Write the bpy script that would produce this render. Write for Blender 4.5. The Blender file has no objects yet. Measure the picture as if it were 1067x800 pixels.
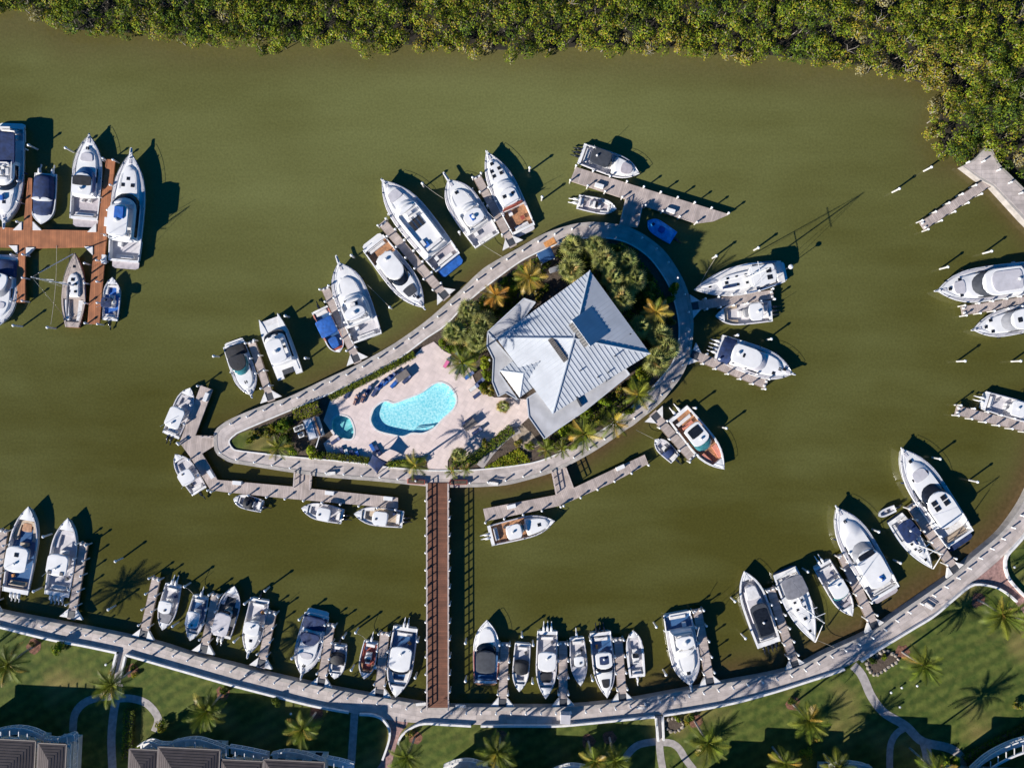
import bpy, bmesh, math, random
import numpy as np
from mathutils import Vector, Matrix
from mathutils.geometry import tessellate_polygon
random.seed(7); rng = np.random.default_rng(7)
R = math.radians
scene = bpy.context.scene
col = scene.collection

# ------------------------------------------------------------------ camera, sky, sun, exposure
CAM_H, FPX, CU, CV = 130.0, 780.0, 533.5, 400.0
cam_d = bpy.data.cameras.new('camera'); cam = bpy.data.objects.new('camera', cam_d); col.objects.link(cam)
cam.location = (0, 0, CAM_H); cam.rotation_euler = (0, 0, 0)
cam_d.sensor_width = 36.0; cam_d.lens = 36.0 * FPX / 1067.0; cam_d.clip_start = 1.0; cam_d.clip_end = 3000.0
scene.camera = cam
SUN_EL = R(27.5); SUN_AZ = (-0.81, -0.585)            # ground direction towards the sun
world = bpy.data.worlds.new('World'); scene.world = world; world.use_nodes = True
wn = world.node_tree; wn.nodes.clear()
sky = wn.nodes.new('ShaderNodeTexSky'); sky.sky_type = 'NISHITA'; sky.sun_disc = False
sky.sun_elevation = SUN_EL; sky.sun_rotation = math.atan2(SUN_AZ[0], SUN_AZ[1])
sky.altitude = 2500.0; sky.air_density = 1.0; sky.dust_density = 0.0; sky.ozone_density = 6.0
bg = wn.nodes.new('ShaderNodeBackground'); bg.inputs[1].default_value = 0.075
wo = wn.nodes.new('ShaderNodeOutputWorld')
hs_ = wn.nodes.new('ShaderNodeHueSaturation'); hs_.inputs['Saturation'].default_value = 1.45
wn.links.new(sky.outputs[0], hs_.inputs['Color']); wn.links.new(hs_.outputs[0], bg.inputs[0]); wn.links.new(bg.outputs[0], wo.inputs[0])
sun_d = bpy.data.lights.new('sun', 'SUN'); sun_d.energy = 5.0; sun_d.angle = R(0.53); sun_d.color = (1.0, 0.945, 0.87)
sun = bpy.data.objects.new('sun', sun_d); col.objects.link(sun)
sd = Vector((SUN_AZ[0]*math.cos(SUN_EL), SUN_AZ[1]*math.cos(SUN_EL), math.sin(SUN_EL)))
sun.rotation_euler = sd.to_track_quat('Z', 'Y').to_euler(); sun.location = sd * 200
vs = scene.view_settings; vs.view_transform = 'Standard'; vs.look = 'None'; vs.exposure = 0.6; vs.gamma = 1.0
vs.use_curve_mapping = False

def G(u, v, z=0.0):
    """photo pixel + height above the water -> point in the place"""
    k = (CAM_H - z) / FPX
    return Vector(((u - CU) * k, (CV - v) * k, z))

# ------------------------------------------------------------------ materials
M = {}
def srgb(r, g, b):
    f = lambda c: ((c/255.0 + 0.055)/1.055)**2.4 if c > 10 else c/255.0/12.92
    return (f(r), f(g), f(b))
def mat(name, c, rough=0.5, var=0.12, scale=1.5, c2=None, bump=0.0, bscale=8.0, metal=0.0, rnd=0.0, spec=0.5, coat=0.0, trans=0.0, detail=3.0):
    m = bpy.data.materials.new(name); m.use_nodes = True; nt = m.node_tree; N = nt.nodes; Lk = nt.links
    p = N['Principled BSDF']; p.inputs['Roughness'].default_value = rough; p.inputs['Metallic'].default_value = metal
    p.inputs['Specular IOR Level'].default_value = spec
    if coat: p.inputs['Coat Weight'].default_value = coat; p.inputs['Coat Roughness'].default_value = 0.08
    geo = N.new('ShaderNodeNewGeometry')
    no = N.new('ShaderNodeTexNoise'); no.inputs['Scale'].default_value = scale; no.inputs['Detail'].default_value = detail
    Lk.new(geo.outputs['Position'], no.inputs['Vector'])
    a = tuple(c); b = tuple(c2) if c2 else tuple(min(1, x*(1-var*1.6)) for x in c)
    if not c2: a = tuple(min(0.95, x*(1+var)) for x in c)
    mx = N.new('ShaderNodeMix'); mx.data_type = 'RGBA'
    rp = N.new('ShaderNodeMapRange'); rp.inputs[1].default_value = 0.32; rp.inputs[2].default_value = 0.68
    Lk.new(no.outputs['Fac'], rp.inputs[0]); Lk.new(rp.outputs[0], mx.inputs['Factor'])
    mx.inputs['A'].default_value = (*b, 1); mx.inputs['B'].default_value = (*a, 1)
    out = mx.outputs['Result']
    if rnd:
        oi = N.new('ShaderNodeObjectInfo'); hs = N.new('ShaderNodeHueSaturation')
        mr = N.new('ShaderNodeMapRange'); mr.inputs[3].default_value = 1-rnd; mr.inputs[4].default_value = 1+rnd
        Lk.new(oi.outputs['Random'], mr.inputs[0]); Lk.new(mr.outputs[0], hs.inputs['Value']); Lk.new(out, hs.inputs['Color'])
        mh = N.new('ShaderNodeMapRange'); mh.inputs[3].default_value = 0.5-rnd*0.06; mh.inputs[4].default_value = 0.5+rnd*0.06
        ml = N.new('ShaderNodeMath'); ml.operation = 'MULTIPLY'; ml.inputs[1].default_value = 7.31
        fr = N.new('ShaderNodeMath'); fr.operation = 'FRACT'
        Lk.new(oi.outputs['Random'], ml.inputs[0]); Lk.new(ml.outputs[0], fr.inputs[0]); Lk.new(fr.outputs[0], mh.inputs[0]); Lk.new(mh.outputs[0], hs.inputs['Hue'])
        out = hs.outputs['Color']
    Lk.new(out, p.inputs['Base Color'])
    if bump:
        nb = N.new('ShaderNodeTexNoise'); nb.inputs['Scale'].default_value = bscale; nb.inputs['Detail'].default_value = 2
        Lk.new(geo.outputs['Position'], nb.inputs['Vector'])
        bp = N.new('ShaderNodeBump'); bp.inputs['Strength'].default_value = bump; bp.inputs['Distance'].default_value = 0.1
        Lk.new(nb.outputs['Fac'], bp.inputs['Height']); Lk.new(bp.outputs[0], p.inputs['Normal'])
    if trans:
        tr = N.new('ShaderNodeBsdfTranslucent'); Lk.new(out, tr.inputs[0])
        ms = N.new('ShaderNodeMixShader'); ms.inputs[0].default_value = trans
        Lk.new(p.outputs[0], ms.inputs[1]); Lk.new(tr.outputs[0], ms.inputs[2]); Lk.new(ms.outputs[0], N['Material Output'].inputs[0])
    M[name] = m
    return m
mat('white', (0.78, 0.77, 0.75), 0.28, 0.04, 0.8, coat=0.3)
mat('cream', (0.68, 0.64, 0.56), 0.35, 0.06, 0.8)
mat('nonskid', (0.52, 0.50, 0.52), 0.7, 0.07, 1.2)
mat('lavender', (0.42, 0.38, 0.40), 0.7, 0.10, 1.6)
mat('tan_deck', (0.40, 0.33, 0.29), 0.7, 0.12, 1.6)
mat('vinyl', (0.70, 0.68, 0.66), 0.5, 0.08, 2.0)
mat('tan_vinyl', (0.46, 0.36, 0.26), 0.55, 0.12, 2.0)
mat('teak', (0.40, 0.20, 0.10), 0.6, 0.20, 3.0)
mat('red_deck', (0.38, 0.09, 0.06), 0.5, 0.15, 3.0)
mat('coral', (0.62, 0.24, 0.17), 0.5, 0.1, 3.0)
mat('navy', (0.012, 0.030, 0.10), 0.75, 0.25, 1.5, bump=0.3, bscale=3)
mat('blue_canvas', (0.012, 0.11, 0.42), 0.7, 0.18, 1.5, bump=0.4, bscale=3)
mat('bright_blue', (0.02, 0.40, 0.92), 0.65, 0.18, 1.8, bump=0.5, bscale=3)
mat('black_canvas', (0.016, 0.017, 0.022), 0.7, 0.3, 1.5, bump=0.3, bscale=3)
mat('charcoal', (0.05, 0.055, 0.065), 0.6, 0.15, 1.5)
mat('grey_canvas', (0.20, 0.20, 0.22), 0.7, 0.12, 1.5, bump=0.3, bscale=3)
mat('glass_dark', (0.015, 0.018, 0.024), 0.06, 0.2, 2.0)
mat('glass_teal', (0.05, 0.20, 0.22), 0.08, 0.2, 2.0)
mat('glass_grey', (0.30, 0.30, 0.31), 0.15, 0.1, 1.0)
mat('hull_blue', (0.05, 0.12, 0.26), 0.25, 0.08, 1.0, coat=0.4)
mat('hull_dark', (0.03, 0.03, 0.035), 0.25, 0.08, 1.0, coat=0.4)
mat('hull_grey', (0.30, 0.30, 0.32), 0.3, 0.08, 1.0, coat=0.4)
mat('steel', (0.62, 0.63, 0.65), 0.25, 0.05, 2.0, metal=0.9)
mat('rubber', (0.02, 0.02, 0.022), 0.6, 0.2, 3.0)
mat('engine_black', (0.015, 0.017, 0.022), 0.2, 0.1, 3.0, coat=0.5)
mat('rope', (0.42, 0.38, 0.30), 0.9, 0.2, 6.0)
mat('pile_wrap', (0.62, 0.60, 0.56), 0.6, 0.15, 2.5)
mat('pile_cap', (0.80, 0.80, 0.78), 0.4, 0.05, 2.0)
mat('wood_pile', (0.20, 0.15, 0.11), 0.85, 0.3, 3.0)
mat('curb_white', (0.74, 0.72, 0.69), 0.6, 0.08, 1.5)
mat('seawall', (0.40, 0.365, 0.33), 0.85, 0.14, 0.9, bump=0.2, bscale=4)
mat('mulch', (0.060, 0.042, 0.030), 0.95, c2=(0.11, 0.082, 0.06), scale=2.2, bump=0.8, bscale=6, detail=6)
mat('mud', (0.022, 0.018, 0.011), 0.95, 0.3, 1.2, bump=0.6, bscale=4)
mat('sand_bed', (0.36, 0.29, 0.22), 0.95, 0.25, 1.5, bump=0.4, bscale=6)
mat('roof_metal', (0.53, 0.55, 0.575), 0.45, 0.09, 0.35, detail=6.0, metal=0.0, spec=0.5)
mat('roof_rib', (0.47, 0.50, 0.535), 0.42, 0.05, 0.6)
mat('flat_roof', (0.46, 0.455, 0.46), 0.7, 0.12, 0.5, detail=6.0)
mat('wall_paint', (0.55, 0.53, 0.48), 0.8, 0.08, 0.8)
mat('louvre', (0.055, 0.052, 0.05), 0.5, 0.4, 4.0)
mat('pool_plaster_caustic', (0.24, 0.64, 0.72), 0.6, 0.10, 3.2, c2=(0.74, 0.90, 0.89), detail=2.0)  # pale mottling paints rippling caustic sunlight into the plaster colour
mat('spa_plaster', (0.14, 0.44, 0.46), 0.6, 0.3, 1.2, c2=(0.45, 0.72, 0.70))
mat('coping', (0.68, 0.65, 0.62), 0.7, 0.08, 2.0)
mat('path', (0.37, 0.335, 0.315), 0.85, 0.14, 1.5, bump=0.2, bscale=6)
mat('brick_path', (0.34, 0.20, 0.175), 0.85, 0.22, 2.0, bump=0.3, bscale=6)
mat('taupe', (0.17, 0.145, 0.13), 0.7, 0.12, 2.0)
mat('lounger_navy', (0.025, 0.045, 0.13), 0.7, 0.2, 3.0)
mat('lounger_frame', (0.10, 0.09, 0.085), 0.5, 0.1, 3.0)
mat('skin', (0.55, 0.30, 0.21), 0.55, 0.08, 6.0)
mat('pink_cloth', (0.72, 0.16, 0.34), 0.7, 0.1, 4.0)
mat('orange_mat', (0.60, 0.26, 0.08), 0.8, 0.15, 3.0)
mat('rock', (0.36, 0.31, 0.25), 0.9, 0.35, 1.5, bump=0.6, bscale=3)
mat('trunk_palm', (0.33, 0.29, 0.25), 0.9, 0.25, 2.5, bump=0.6, bscale=7)
mat('frond', (0.150, 0.178, 0.016), 0.55, 0.25, 0.8, spec=0.25, rnd=0.35, trans=0.25)
mat('frond_yellow', (0.56, 0.36, 0.045), 0.45, 0.3, 0.8, c2=(0.34, 0.27, 0.05), rnd=0.3, trans=0.25)
mat('frond_orange', (0.64, 0.33, 0.04), 0.45, 0.25, 0.8, rnd=0.25, trans=0.25)
mat('fan', (0.31, 0.325, 0.085), 0.6, 0.2, 0.8, rnd=0.4, trans=0.2)
mat('fan_dead', (0.56, 0.40, 0.12), 0.6, 0.2, 0.8, rnd=0.3, trans=0.2)
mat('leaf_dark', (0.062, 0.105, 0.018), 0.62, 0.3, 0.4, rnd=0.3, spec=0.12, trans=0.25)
mat('leaf_mid', (0.125, 0.165, 0.012), 0.62, 0.3, 0.4, rnd=0.3, spec=0.12, trans=0.25)
mat('leaf_bright', (0.24, 0.30, 0.018), 0.6, 0.25, 0.4, rnd=0.25, spec=0.12, trans=0.3)
mat('leaf_yellow', (0.30, 0.25, 0.020), 0.6, 0.25, 0.4, rnd=0.25, spec=0.12, trans=0.25)
mat('leaf_olive', (0.25, 0.18, 0.038), 0.65, 0.25, 0.4, rnd=0.2, spec=0.12, trans=0.2)
mat('leaf_grey', (0.27, 0.245, 0.13), 0.6, 0.25, 0.4, rnd=0.2, spec=0.12, trans=0.2)
mat('twig', (0.32, 0.28, 0.23), 0.9, 0.2, 2.0)
mat('flower_red', (0.30, 0.05, 0.05), 0.6, 0.3, 3.0)
mat('dock_box', (0.78, 0.77, 0.74), 0.4, 0.05, 2.0)
mat('black_metal', (0.022, 0.022, 0.024), 0.45, 0.15, 3.0)
mat('rail_pale', (0.55, 0.47, 0.43), 0.6, 0.12, 2.0)
mat('mulch_red', (0.20, 0.09, 0.055), 0.95, 0.35, 3.0, bump=0.6, bscale=6)

def plank_mat(name, c, w, jc=0.55, long=3.0, rough=0.8, var=0.22, lo=0.76):
    """boards laid across the walk: UV.x runs along the walk in metres, UV.y across"""
    m = bpy.data.materials.new(name); m.use_nodes = True; nt = m.node_tree; N = nt.nodes; Lk = nt.links
    p = N['Principled BSDF']; p.inputs['Roughness'].default_value = rough
    uv = N.new('ShaderNodeUVMap'); br = N.new('ShaderNodeTexBrick'); br.offset = 0.0
    br.inputs['Scale'].default_value = 1.0; br.inputs['Brick Width'].default_value = w; br.inputs['Row Height'].default_value = long
    br.inputs['Mortar Size'].default_value = 0.02; br.inputs['Mortar Smooth'].default_value = 0.3; br.inputs['Bias'].default_value = 0.0
    br.inputs['Color1'].default_value = (*[x*(1+var*0.6) for x in c], 1); br.inputs['Color2'].default_value = (*[x*(1-var*0.6) for x in c], 1)
    br.inputs['Mortar'].default_value = (*[x*jc for x in c], 1)
    Lk.new(uv.outputs[0], br.inputs['Vector'])
    no = N.new('ShaderNodeTexNoise'); no.inputs['Scale'].default_value = 0.7; no.inputs['Detail'].default_value = 5
    geo = N.new('ShaderNodeNewGeometry'); Lk.new(geo.outputs['Position'], no.inputs['Vector'])
    rp = N.new('ShaderNodeMapRange'); rp.inputs[1].default_value = 0.3; rp.inputs[2].default_value = 0.7; rp.inputs[3].default_value = lo; rp.inputs[4].default_value = 1.14
    Lk.new(no.outputs['Fac'], rp.inputs[0])
    mx = N.new('ShaderNodeMix'); mx.data_type = 'RGBA'; mx.blend_type = 'MULTIPLY'; mx.inputs['Factor'].default_value = 1.0
    Lk.new(br.outputs['Color'], mx.inputs['A']); Lk.new(rp.outputs[0], mx.inputs['B'])
    Lk.new(mx.outputs['Result'], p.inputs['Base Color'])
    bp = N.new('ShaderNodeBump'); bp.inputs['Strength'].default_value = 0.4; bp.inputs['Distance'].default_value = 0.03; bp.invert = True
    Lk.new(br.outputs['Fac'], bp.inputs['Height']); Lk.new(bp.outputs[0], p.inputs['Normal'])
    M[name] = m
plank_mat('boardwalk', (0.49, 0.425, 0.39), 2.6, 0.72, 0.75)
plank_mat('pier_planks', (0.44, 0.365, 0.325), 0.30, 0.75, 9.0)
plank_mat('brown_planks', (0.37, 0.14, 0.058), 0.34, 0.6, 9.0, var=0.3)
plank_mat('bridge_planks', (0.165, 0.066, 0.036), 0.32, 0.6, 9.0, var=0.3)
plank_mat('terrace_pavers', (0.66, 0.545, 0.50), 0.8, 0.88, 0.8, var=0.10, lo=0.95)
plank_mat('brown_roof', (0.074, 0.056, 0.054), 30.0, 0.35, 0.42, var=0.12)

def lawn_mat():
    m = bpy.data.materials.new('lawn'); m.use_nodes = True; nt = m.node_tree; N = nt.nodes; Lk = nt.links
    p = N['Principled BSDF']; p.inputs['Roughness'].default_value = 0.9; p.inputs['Specular IOR Level'].default_value = 0.2
    geo = N.new('ShaderNodeNewGeometry')
    def noise(s, d=4):
        n = N.new('ShaderNodeTexNoise'); n.inputs['Scale'].default_value = s; n.inputs['Detail'].default_value = d
        Lk.new(geo.outputs['Position'], n.inputs['Vector']); return n
    def mix(a, b, fac, lo, hi):
        r = N.new('ShaderNodeMapRange'); r.inputs[1].default_value = lo; r.inputs[2].default_value = hi
        Lk.new(fac.outputs['Fac'], r.inputs[0]); x = N.new('ShaderNodeMix'); x.data_type = 'RGBA'
        Lk.new(r.outputs[0], x.inputs['Factor'])
        for s, v in (('A', a), ('B', b)):
            if isinstance(v, tuple): x.inputs[s].default_value = (*v, 1)
            else: Lk.new(v, x.inputs[s])
        return x.outputs['Result']
    c = mix((0.045, 0.070, 0.012), (0.102, 0.120, 0.024), noise(0.9, 6), 0.35, 0.65)
    c = mix(c, (0.19, 0.155, 0.050), noise(0.11, 5), 0.52, 0.72)
    c = mix(c, (0.052, 0.080, 0.015), noise(5.0, 3), 0.55, 0.8)
    mp = N.new('ShaderNodeMapping'); mp.inputs['Rotation'].default_value = (0, 0, R(62)); Lk.new(geo.outputs['Position'], mp.inputs[0])
    wv = N.new('ShaderNodeTexWave'); wv.inputs['Scale'].default_value = 0.16; wv.inputs['Distortion'].default_value = 2.5; wv.inputs['Detail'].default_value = 2; wv.inputs['Detail Scale'].default_value = 0.3; Lk.new(mp.outputs[0], wv.inputs[0])
    mwm = N.new('ShaderNodeMapRange'); mwm.inputs[3].default_value = 0.90; mwm.inputs[4].default_value = 1.22; Lk.new(wv.outputs['Fac'], mwm.inputs[0])
    mw = N.new('ShaderNodeMix'); mw.data_type = 'RGBA'; mw.blend_type = 'MULTIPLY'; mw.inputs['Factor'].default_value = 1.0; Lk.new(c, mw.inputs['A']); Lk.new(mwm.outputs[0], mw.inputs['B']); c = mw.outputs['Result']
    Lk.new(c, p.inputs['Base Color'])
    b = N.new('ShaderNodeBump'); b.inputs['Strength'].default_value = 0.8; b.inputs['Distance'].default_value = 0.06
    Lk.new(noise(9.0, 3).outputs['Fac'], b.inputs['Height']); Lk.new(b.outputs[0], p.inputs['Normal'])
    M['lawn'] = m
lawn_mat()

def water_mat():
    m = bpy.data.materials.new('water'); m.use_nodes = True; nt = m.node_tree; N = nt.nodes; Lk = nt.links
    p = N['Principled BSDF']; p.inputs['Roughness'].default_value = 0.12; p.inputs['IOR'].default_value = 1.33
    geo = N.new('ShaderNodeNewGeometry')
    def noise(s, d=4, dist=0.0):
        n = N.new('ShaderNodeTexNoise'); n.inputs['Scale'].default_value = s; n.inputs['Detail'].default_value = d; n.inputs['Distortion'].default_value = dist
        Lk.new(geo.outputs['Position'], n.inputs['Vector']); return n
    def attr(a):
        n = N.new('ShaderNodeAttribute'); n.attribute_name = a; return n.outputs['Fac']
    def math_(op, a, b=None):
        n = N.new('ShaderNodeMath'); n.operation = op; n.use_clamp = op in ('ADD', 'MULTIPLY') 
        for i, v in enumerate((a, b)):
            if v is None: continue
            if isinstance(v, (int, float)): n.inputs[i].default_value = v
            else: Lk.new(v, n.inputs[i])
        return n.outputs[0]
    def mix(a, b, f):
        x = N.new('ShaderNodeMix'); x.data_type = 'RGBA'; Lk.new(f, x.inputs['Factor'])
        for s, v in (('A', a), ('B', b)):
            if isinstance(v, tuple): x.inputs[s].default_value = (*v, 1)
            else: Lk.new(v, x.inputs[s])
        return x.outputs['Result']
    big = N.new('ShaderNodeMapRange'); big.inputs[1].default_value = 0.3; big.inputs[2].default_value = 0.7; big.inputs[3].default_value = -0.22; big.inputs[4].default_value = 0.22
    Lk.new(noise(0.028, 5, 0.6).outputs['Fac'], big.inputs[0])
    mp = N.new('ShaderNodeMapping'); mp.inputs['Rotation'].default_value = (0, 0, R(35)); mp.inputs['Scale'].default_value = (0.035, 0.16, 1); Lk.new(geo.outputs['Position'], mp.inputs[0])
    stn = N.new('ShaderNodeTexNoise'); stn.inputs['Scale'].default_value = 1.0; stn.inputs['Detail'].default_value = 4; Lk.new(mp.outputs[0], stn.inputs['Vector'])
    stm = N.new('ShaderNodeMapRange'); stm.inputs[1].default_value = 0.3; stm.inputs[2].default_value = 0.7; stm.inputs[3].default_value = -0.16; stm.inputs[4].default_value = 0.16; Lk.new(stn.outputs['Fac'], stm.inputs[0])
    sl0 = N.new('ShaderNodeMath'); sl0.operation = 'ADD'; Lk.new(big.outputs[0], sl0.inputs[0]); Lk.new(stm.outputs[0], sl0.inputs[1])
    pale_tone = math_('ADD', attr('pale_tone'), sl0.outputs[0])
    c = mix((0.070, 0.066, 0.0125), (0.148, 0.155, 0.052), pale_tone)
    fine = N.new('ShaderNodeMapRange'); fine.inputs[1].default_value = 0.3; fine.inputs[2].default_value = 0.7; fine.inputs[3].default_value = 0.88; fine.inputs[4].default_value = 1.12
    Lk.new(noise(2.6, 3).outputs['Fac'], fine.inputs[0])
    x = N.new('ShaderNodeMix'); x.data_type = 'RGBA'; x.blend_type = 'MULTIPLY'; x.inputs['Factor'].default_value = 1.0
    Lk.new(c, x.inputs['A']); Lk.new(fine.outputs[0], x.inputs['B']); c = x.outputs['Result']
    rocks = mix((0.035, 0.022, 0.008), (0.155, 0.095, 0.045), noise(1.6, 5).outputs['Fac'])
    sh = N.new('ShaderNodeMapRange'); sh.inputs[3].default_value = -0.25; sh.inputs[4].default_value = 0.25
    Lk.new(noise(0.35, 4).outputs['Fac'], sh.inputs[0])
    shallow = math_('MULTIPLY', math_('ADD', attr('shallow'), math_('MULTIPLY', sh.outputs[0], attr('shallow'))), 0.9)
    c = mix(c, rocks, shallow)
    Lk.new(c, p.inputs['Base Color'])
    b1 = N.new('ShaderNodeBump'); b1.inputs['Strength'].default_value = 0.22; b1.inputs['Distance'].default_value = 0.06
    Lk.new(noise(1.7, 4, 0.4).outputs['Fac'], b1.inputs['Height']); Lk.new(b1.outputs[0], p.inputs['Normal'])
    M['water'] = m
water_mat()

def pool_water_mat():
    m = bpy.data.materials.new('pool_water'); m.use_nodes = True; nt = m.node_tree; N = nt.nodes; Lk = nt.links
    N.remove(N['Principled BSDF'])
    tr = N.new('ShaderNodeBsdfTransparent'); tr.inputs[0].default_value = (0.80, 0.965, 0.975, 1)
    gl = N.new('ShaderNodeBsdfGlossy'); gl.inputs['Roughness'].default_value = 0.04
    geo = N.new('ShaderNodeNewGeometry'); no = N.new('ShaderNodeTexNoise'); no.inputs['Scale'].default_value = 2.5
    Lk.new(geo.outputs['Position'], no.inputs['Vector'])
    bp = N.new('ShaderNodeBump'); bp.inputs['Strength'].default_value = 0.5; bp.inputs['Distance'].default_value = 0.08
    Lk.new(no.outputs['Fac'], bp.inputs['Height']); Lk.new(bp.outputs[0], gl.inputs['Normal'])
    ms = N.new('ShaderNodeMixShader'); ms.inputs[0].default_value = 0.035; Lk.new(tr.outputs[0], ms.inputs[1]); Lk.new(gl.outputs[0], ms.inputs[2])
    Lk.new(ms.outputs[0], N['Material Output'].inputs[0]); M['pool_water'] = m
pool_water_mat()

# ------------------------------------------------------------------ mesh helpers
def link_mesh(name, me, m, parent=None, smooth=None):
    ms = m if isinstance(m, (list, tuple)) else [m]
    if not len(me.materials):
        for x in ms: me.materials.append(M[x])
    if smooth:
        me.shade_smooth(); me.set_sharp_from_angle(angle=R(smooth))
    o = bpy.data.objects.new(name, me); col.objects.link(o)
    if parent is not None: o.parent = parent
    return o
def tag(o, label, cat, group=None):
    o['label'] = label; o['category'] = cat
    if group: o['group'] = group
    return o
def thing(name, label, cat, loc=(0, 0, 0), rz=0.0, group=None):
    o = bpy.data.objects.new(name, None); col.objects.link(o); o.location = loc; o.rotation_euler = (0, 0, rz)
    o.empty_display_size = 0.5
    return tag(o, label, cat, group)
def struct(o): o['kind'] = 'structure'; return o
def stuff(o): o['kind'] = 'stuff'; return o

class MB:
    def __init__(s): s.v = []; s.f = []; s.m = []; s.uv = {}
    def add(s, pts): 
        n = len(s.v); s.v.extend([tuple(p) for p in pts]); return n
    def face(s, idx, mi=0, uv=None):
        if uv is not None: s.uv[len(s.f)] = uv
        s.f.append(tuple(idx)); s.m.append(mi)
    def box(s, c, sz, rz=0.0, mi=0, top=1.0):
        cx, cy, cz = c; hx, hy, hz = sz[0]/2, sz[1]/2, sz[2]/2; ca, sa = math.cos(rz), math.sin(rz); P = []
        for z, k in ((-hz, 1), (hz, top)):
            for x, y in ((-hx, -hy), (hx, -hy), (hx, hy), (-hx, hy)):
                x *= k; y *= k; P.append((cx + x*ca - y*sa, cy + x*sa + y*ca, cz + z))
        n = s.add(P)
        for q in ((3, 2, 1, 0), (4, 5, 6, 7), (0, 1, 5, 4), (1, 2, 6, 5), (2, 3, 7, 6), (3, 0, 4, 7)): s.face([n+i for i in q], mi)
    def tube(s, pts, r, n=6, mi=0, r2=None):
        pts = [Vector(p) for p in pts]; rings = []
        for i, p in enumerate(pts):
            d = (pts[min(i+1, len(pts)-1)] - pts[max(i-1, 0)]).normalized()
            a = d.orthogonal().normalized(); b = d.cross(a)
            rr = r if r2 is None else r + (r2-r)*i/(len(pts)-1)
            rings.append(s.add([p + a*math.cos(2*math.pi*k/n)*rr + b*math.sin(2*math.pi*k/n)*rr for k in range(n)]))
        for i in range(len(rings)-1):
            for k in range(n): s.face((rings[i]+k, rings[i]+(k+1) % n, rings[i+1]+(k+1) % n, rings[i+1]+k), mi)
        s.face([rings[0]+k for k in range(n)][::-1], mi); s.face([rings[-1]+k for k in range(n)], mi)
    def rings(s, rr, closed=True, cap0=True, cap1=True, mi=0):
        n = len(rr[0]); ix = [s.add(r) for r in rr]
        for i in range(len(ix)-1):
            for k in range(n if closed else n-1):
                k2 = (k+1) % n; s.face((ix[i]+k, ix[i]+k2, ix[i+1]+k2, ix[i+1]+k), mi)
        if cap0: s.face([ix[0]+k for k in range(n)][::-1], mi)
        if cap1: s.face([ix[-1]+k for k in range(n)], mi)
    def prism(s, poly, z0, z1, mi=0, uvdir=None, bottom=True):
        """polygon (list of xy) extruded; concave outlines are tessellated"""
        n = len(poly); area = sum(poly[i][0]*poly[(i+1) % n][1]-poly[(i+1) % n][0]*poly[i][1] for i in range(n))
        if area < 0: poly = poly[::-1]
        a = s.add([(p[0], p[1], z0) for p in poly]); b = s.add([(p[0], p[1], z1) for p in poly])
        for i in range(n): j = (i+1) % n; s.face((a+i, a+j, b+j, b+i), mi)
        if uvdir is None: uvdir = (1, 0)
        for t in tessellate_polygon([[Vector((p[0], p[1], 0)) for p in poly]]):
            p0, p1, p2 = (poly[i] for i in t)
            if (p1[0]-p0[0])*(p2[1]-p0[1])-(p1[1]-p0[1])*(p2[0]-p0[0]) < 0: t = t[::-1]
            uv = [(poly[i][0]*uvdir[0]+poly[i][1]*uvdir[1], -poly[i][0]*uvdir[1]+poly[i][1]*uvdir[0]) for i in t]
            s.face([b+i for i in t], mi, uv)
            if bottom: s.face([a+i for i in t[::-1]], mi)
    def mesh(s, name):
        me = bpy.data.meshes.new(name); me.from_pydata(s.v, [], s.f)
        if any(s.m): me.polygons.foreach_set('material_index', s.m)
        if s.uv:
            ul = me.uv_layers.new(name='UVMap').data
            for fi, uv in s.uv.items():
                st = me.polygons[fi].loop_start
                for k, t in enumerate(uv): ul[st+k].uv = t
        me.update(); return me
    def build(s, name, m, parent=None, smooth=None):
        return link_mesh(name, s.mesh(name), m, parent, smooth)

def dup(o, parent=None):
    c = o.copy(); col.objects.link(c)
    if parent is not None: c.parent = parent
    return c
def catmull(P, closed=False, k=6):
    P = [Vector((p[0], p[1])) for p in P]; n = len(P); out = []
    rngi = range(n) if closed else range(n-1)
    for i in rngi:
        g = (lambda j: P[j % n]) if closed else (lambda j: P[max(0, min(n-1, j))])
        p0, p1, p2, p3 = g(i-1), g(i), g(i+1), g(i+2)
        for q in range(k):
            t = q/k; out.append(0.5*((2*p1)+(p2-p0)*t+(2*p0-5*p1+4*p2-p3)*t*t+(3*p1-p0-3*p2+p3)*t**3))
    if not closed: out.append(P[-1])
    return out
def resample(P, step):
    P = [Vector(p) for p in P]; L = [0]
    for i in range(len(P)-1): L.append(L[-1]+(P[i+1]-P[i]).length)
    n = max(2, int(round(L[-1]/step))+1); out = []; j = 0
    for i in range(n):
        d = L[-1]*i/(n-1)
        while j < len(L)-2 and L[j+1] < d: j += 1
        t = (d-L[j])/max(1e-9, L[j+1]-L[j]); out.append(P[j].lerp(P[j+1], t))
    return out
def nearest_on(poly, p):
    best = None; bd = 1e18
    for i in range(len(poly)-1):
        a, b = poly[i], poly[i+1]; d = b-a; t = max(0, min(1, (p-a).dot(d)/max(1e-12, d.length_squared))); q = a+d*t
        e = (q-p).length_squared
        if e < bd: bd = e; best = q
    return best
def W(P, z): return [G(u, v, z).to_2d() for u, v in P]
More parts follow.
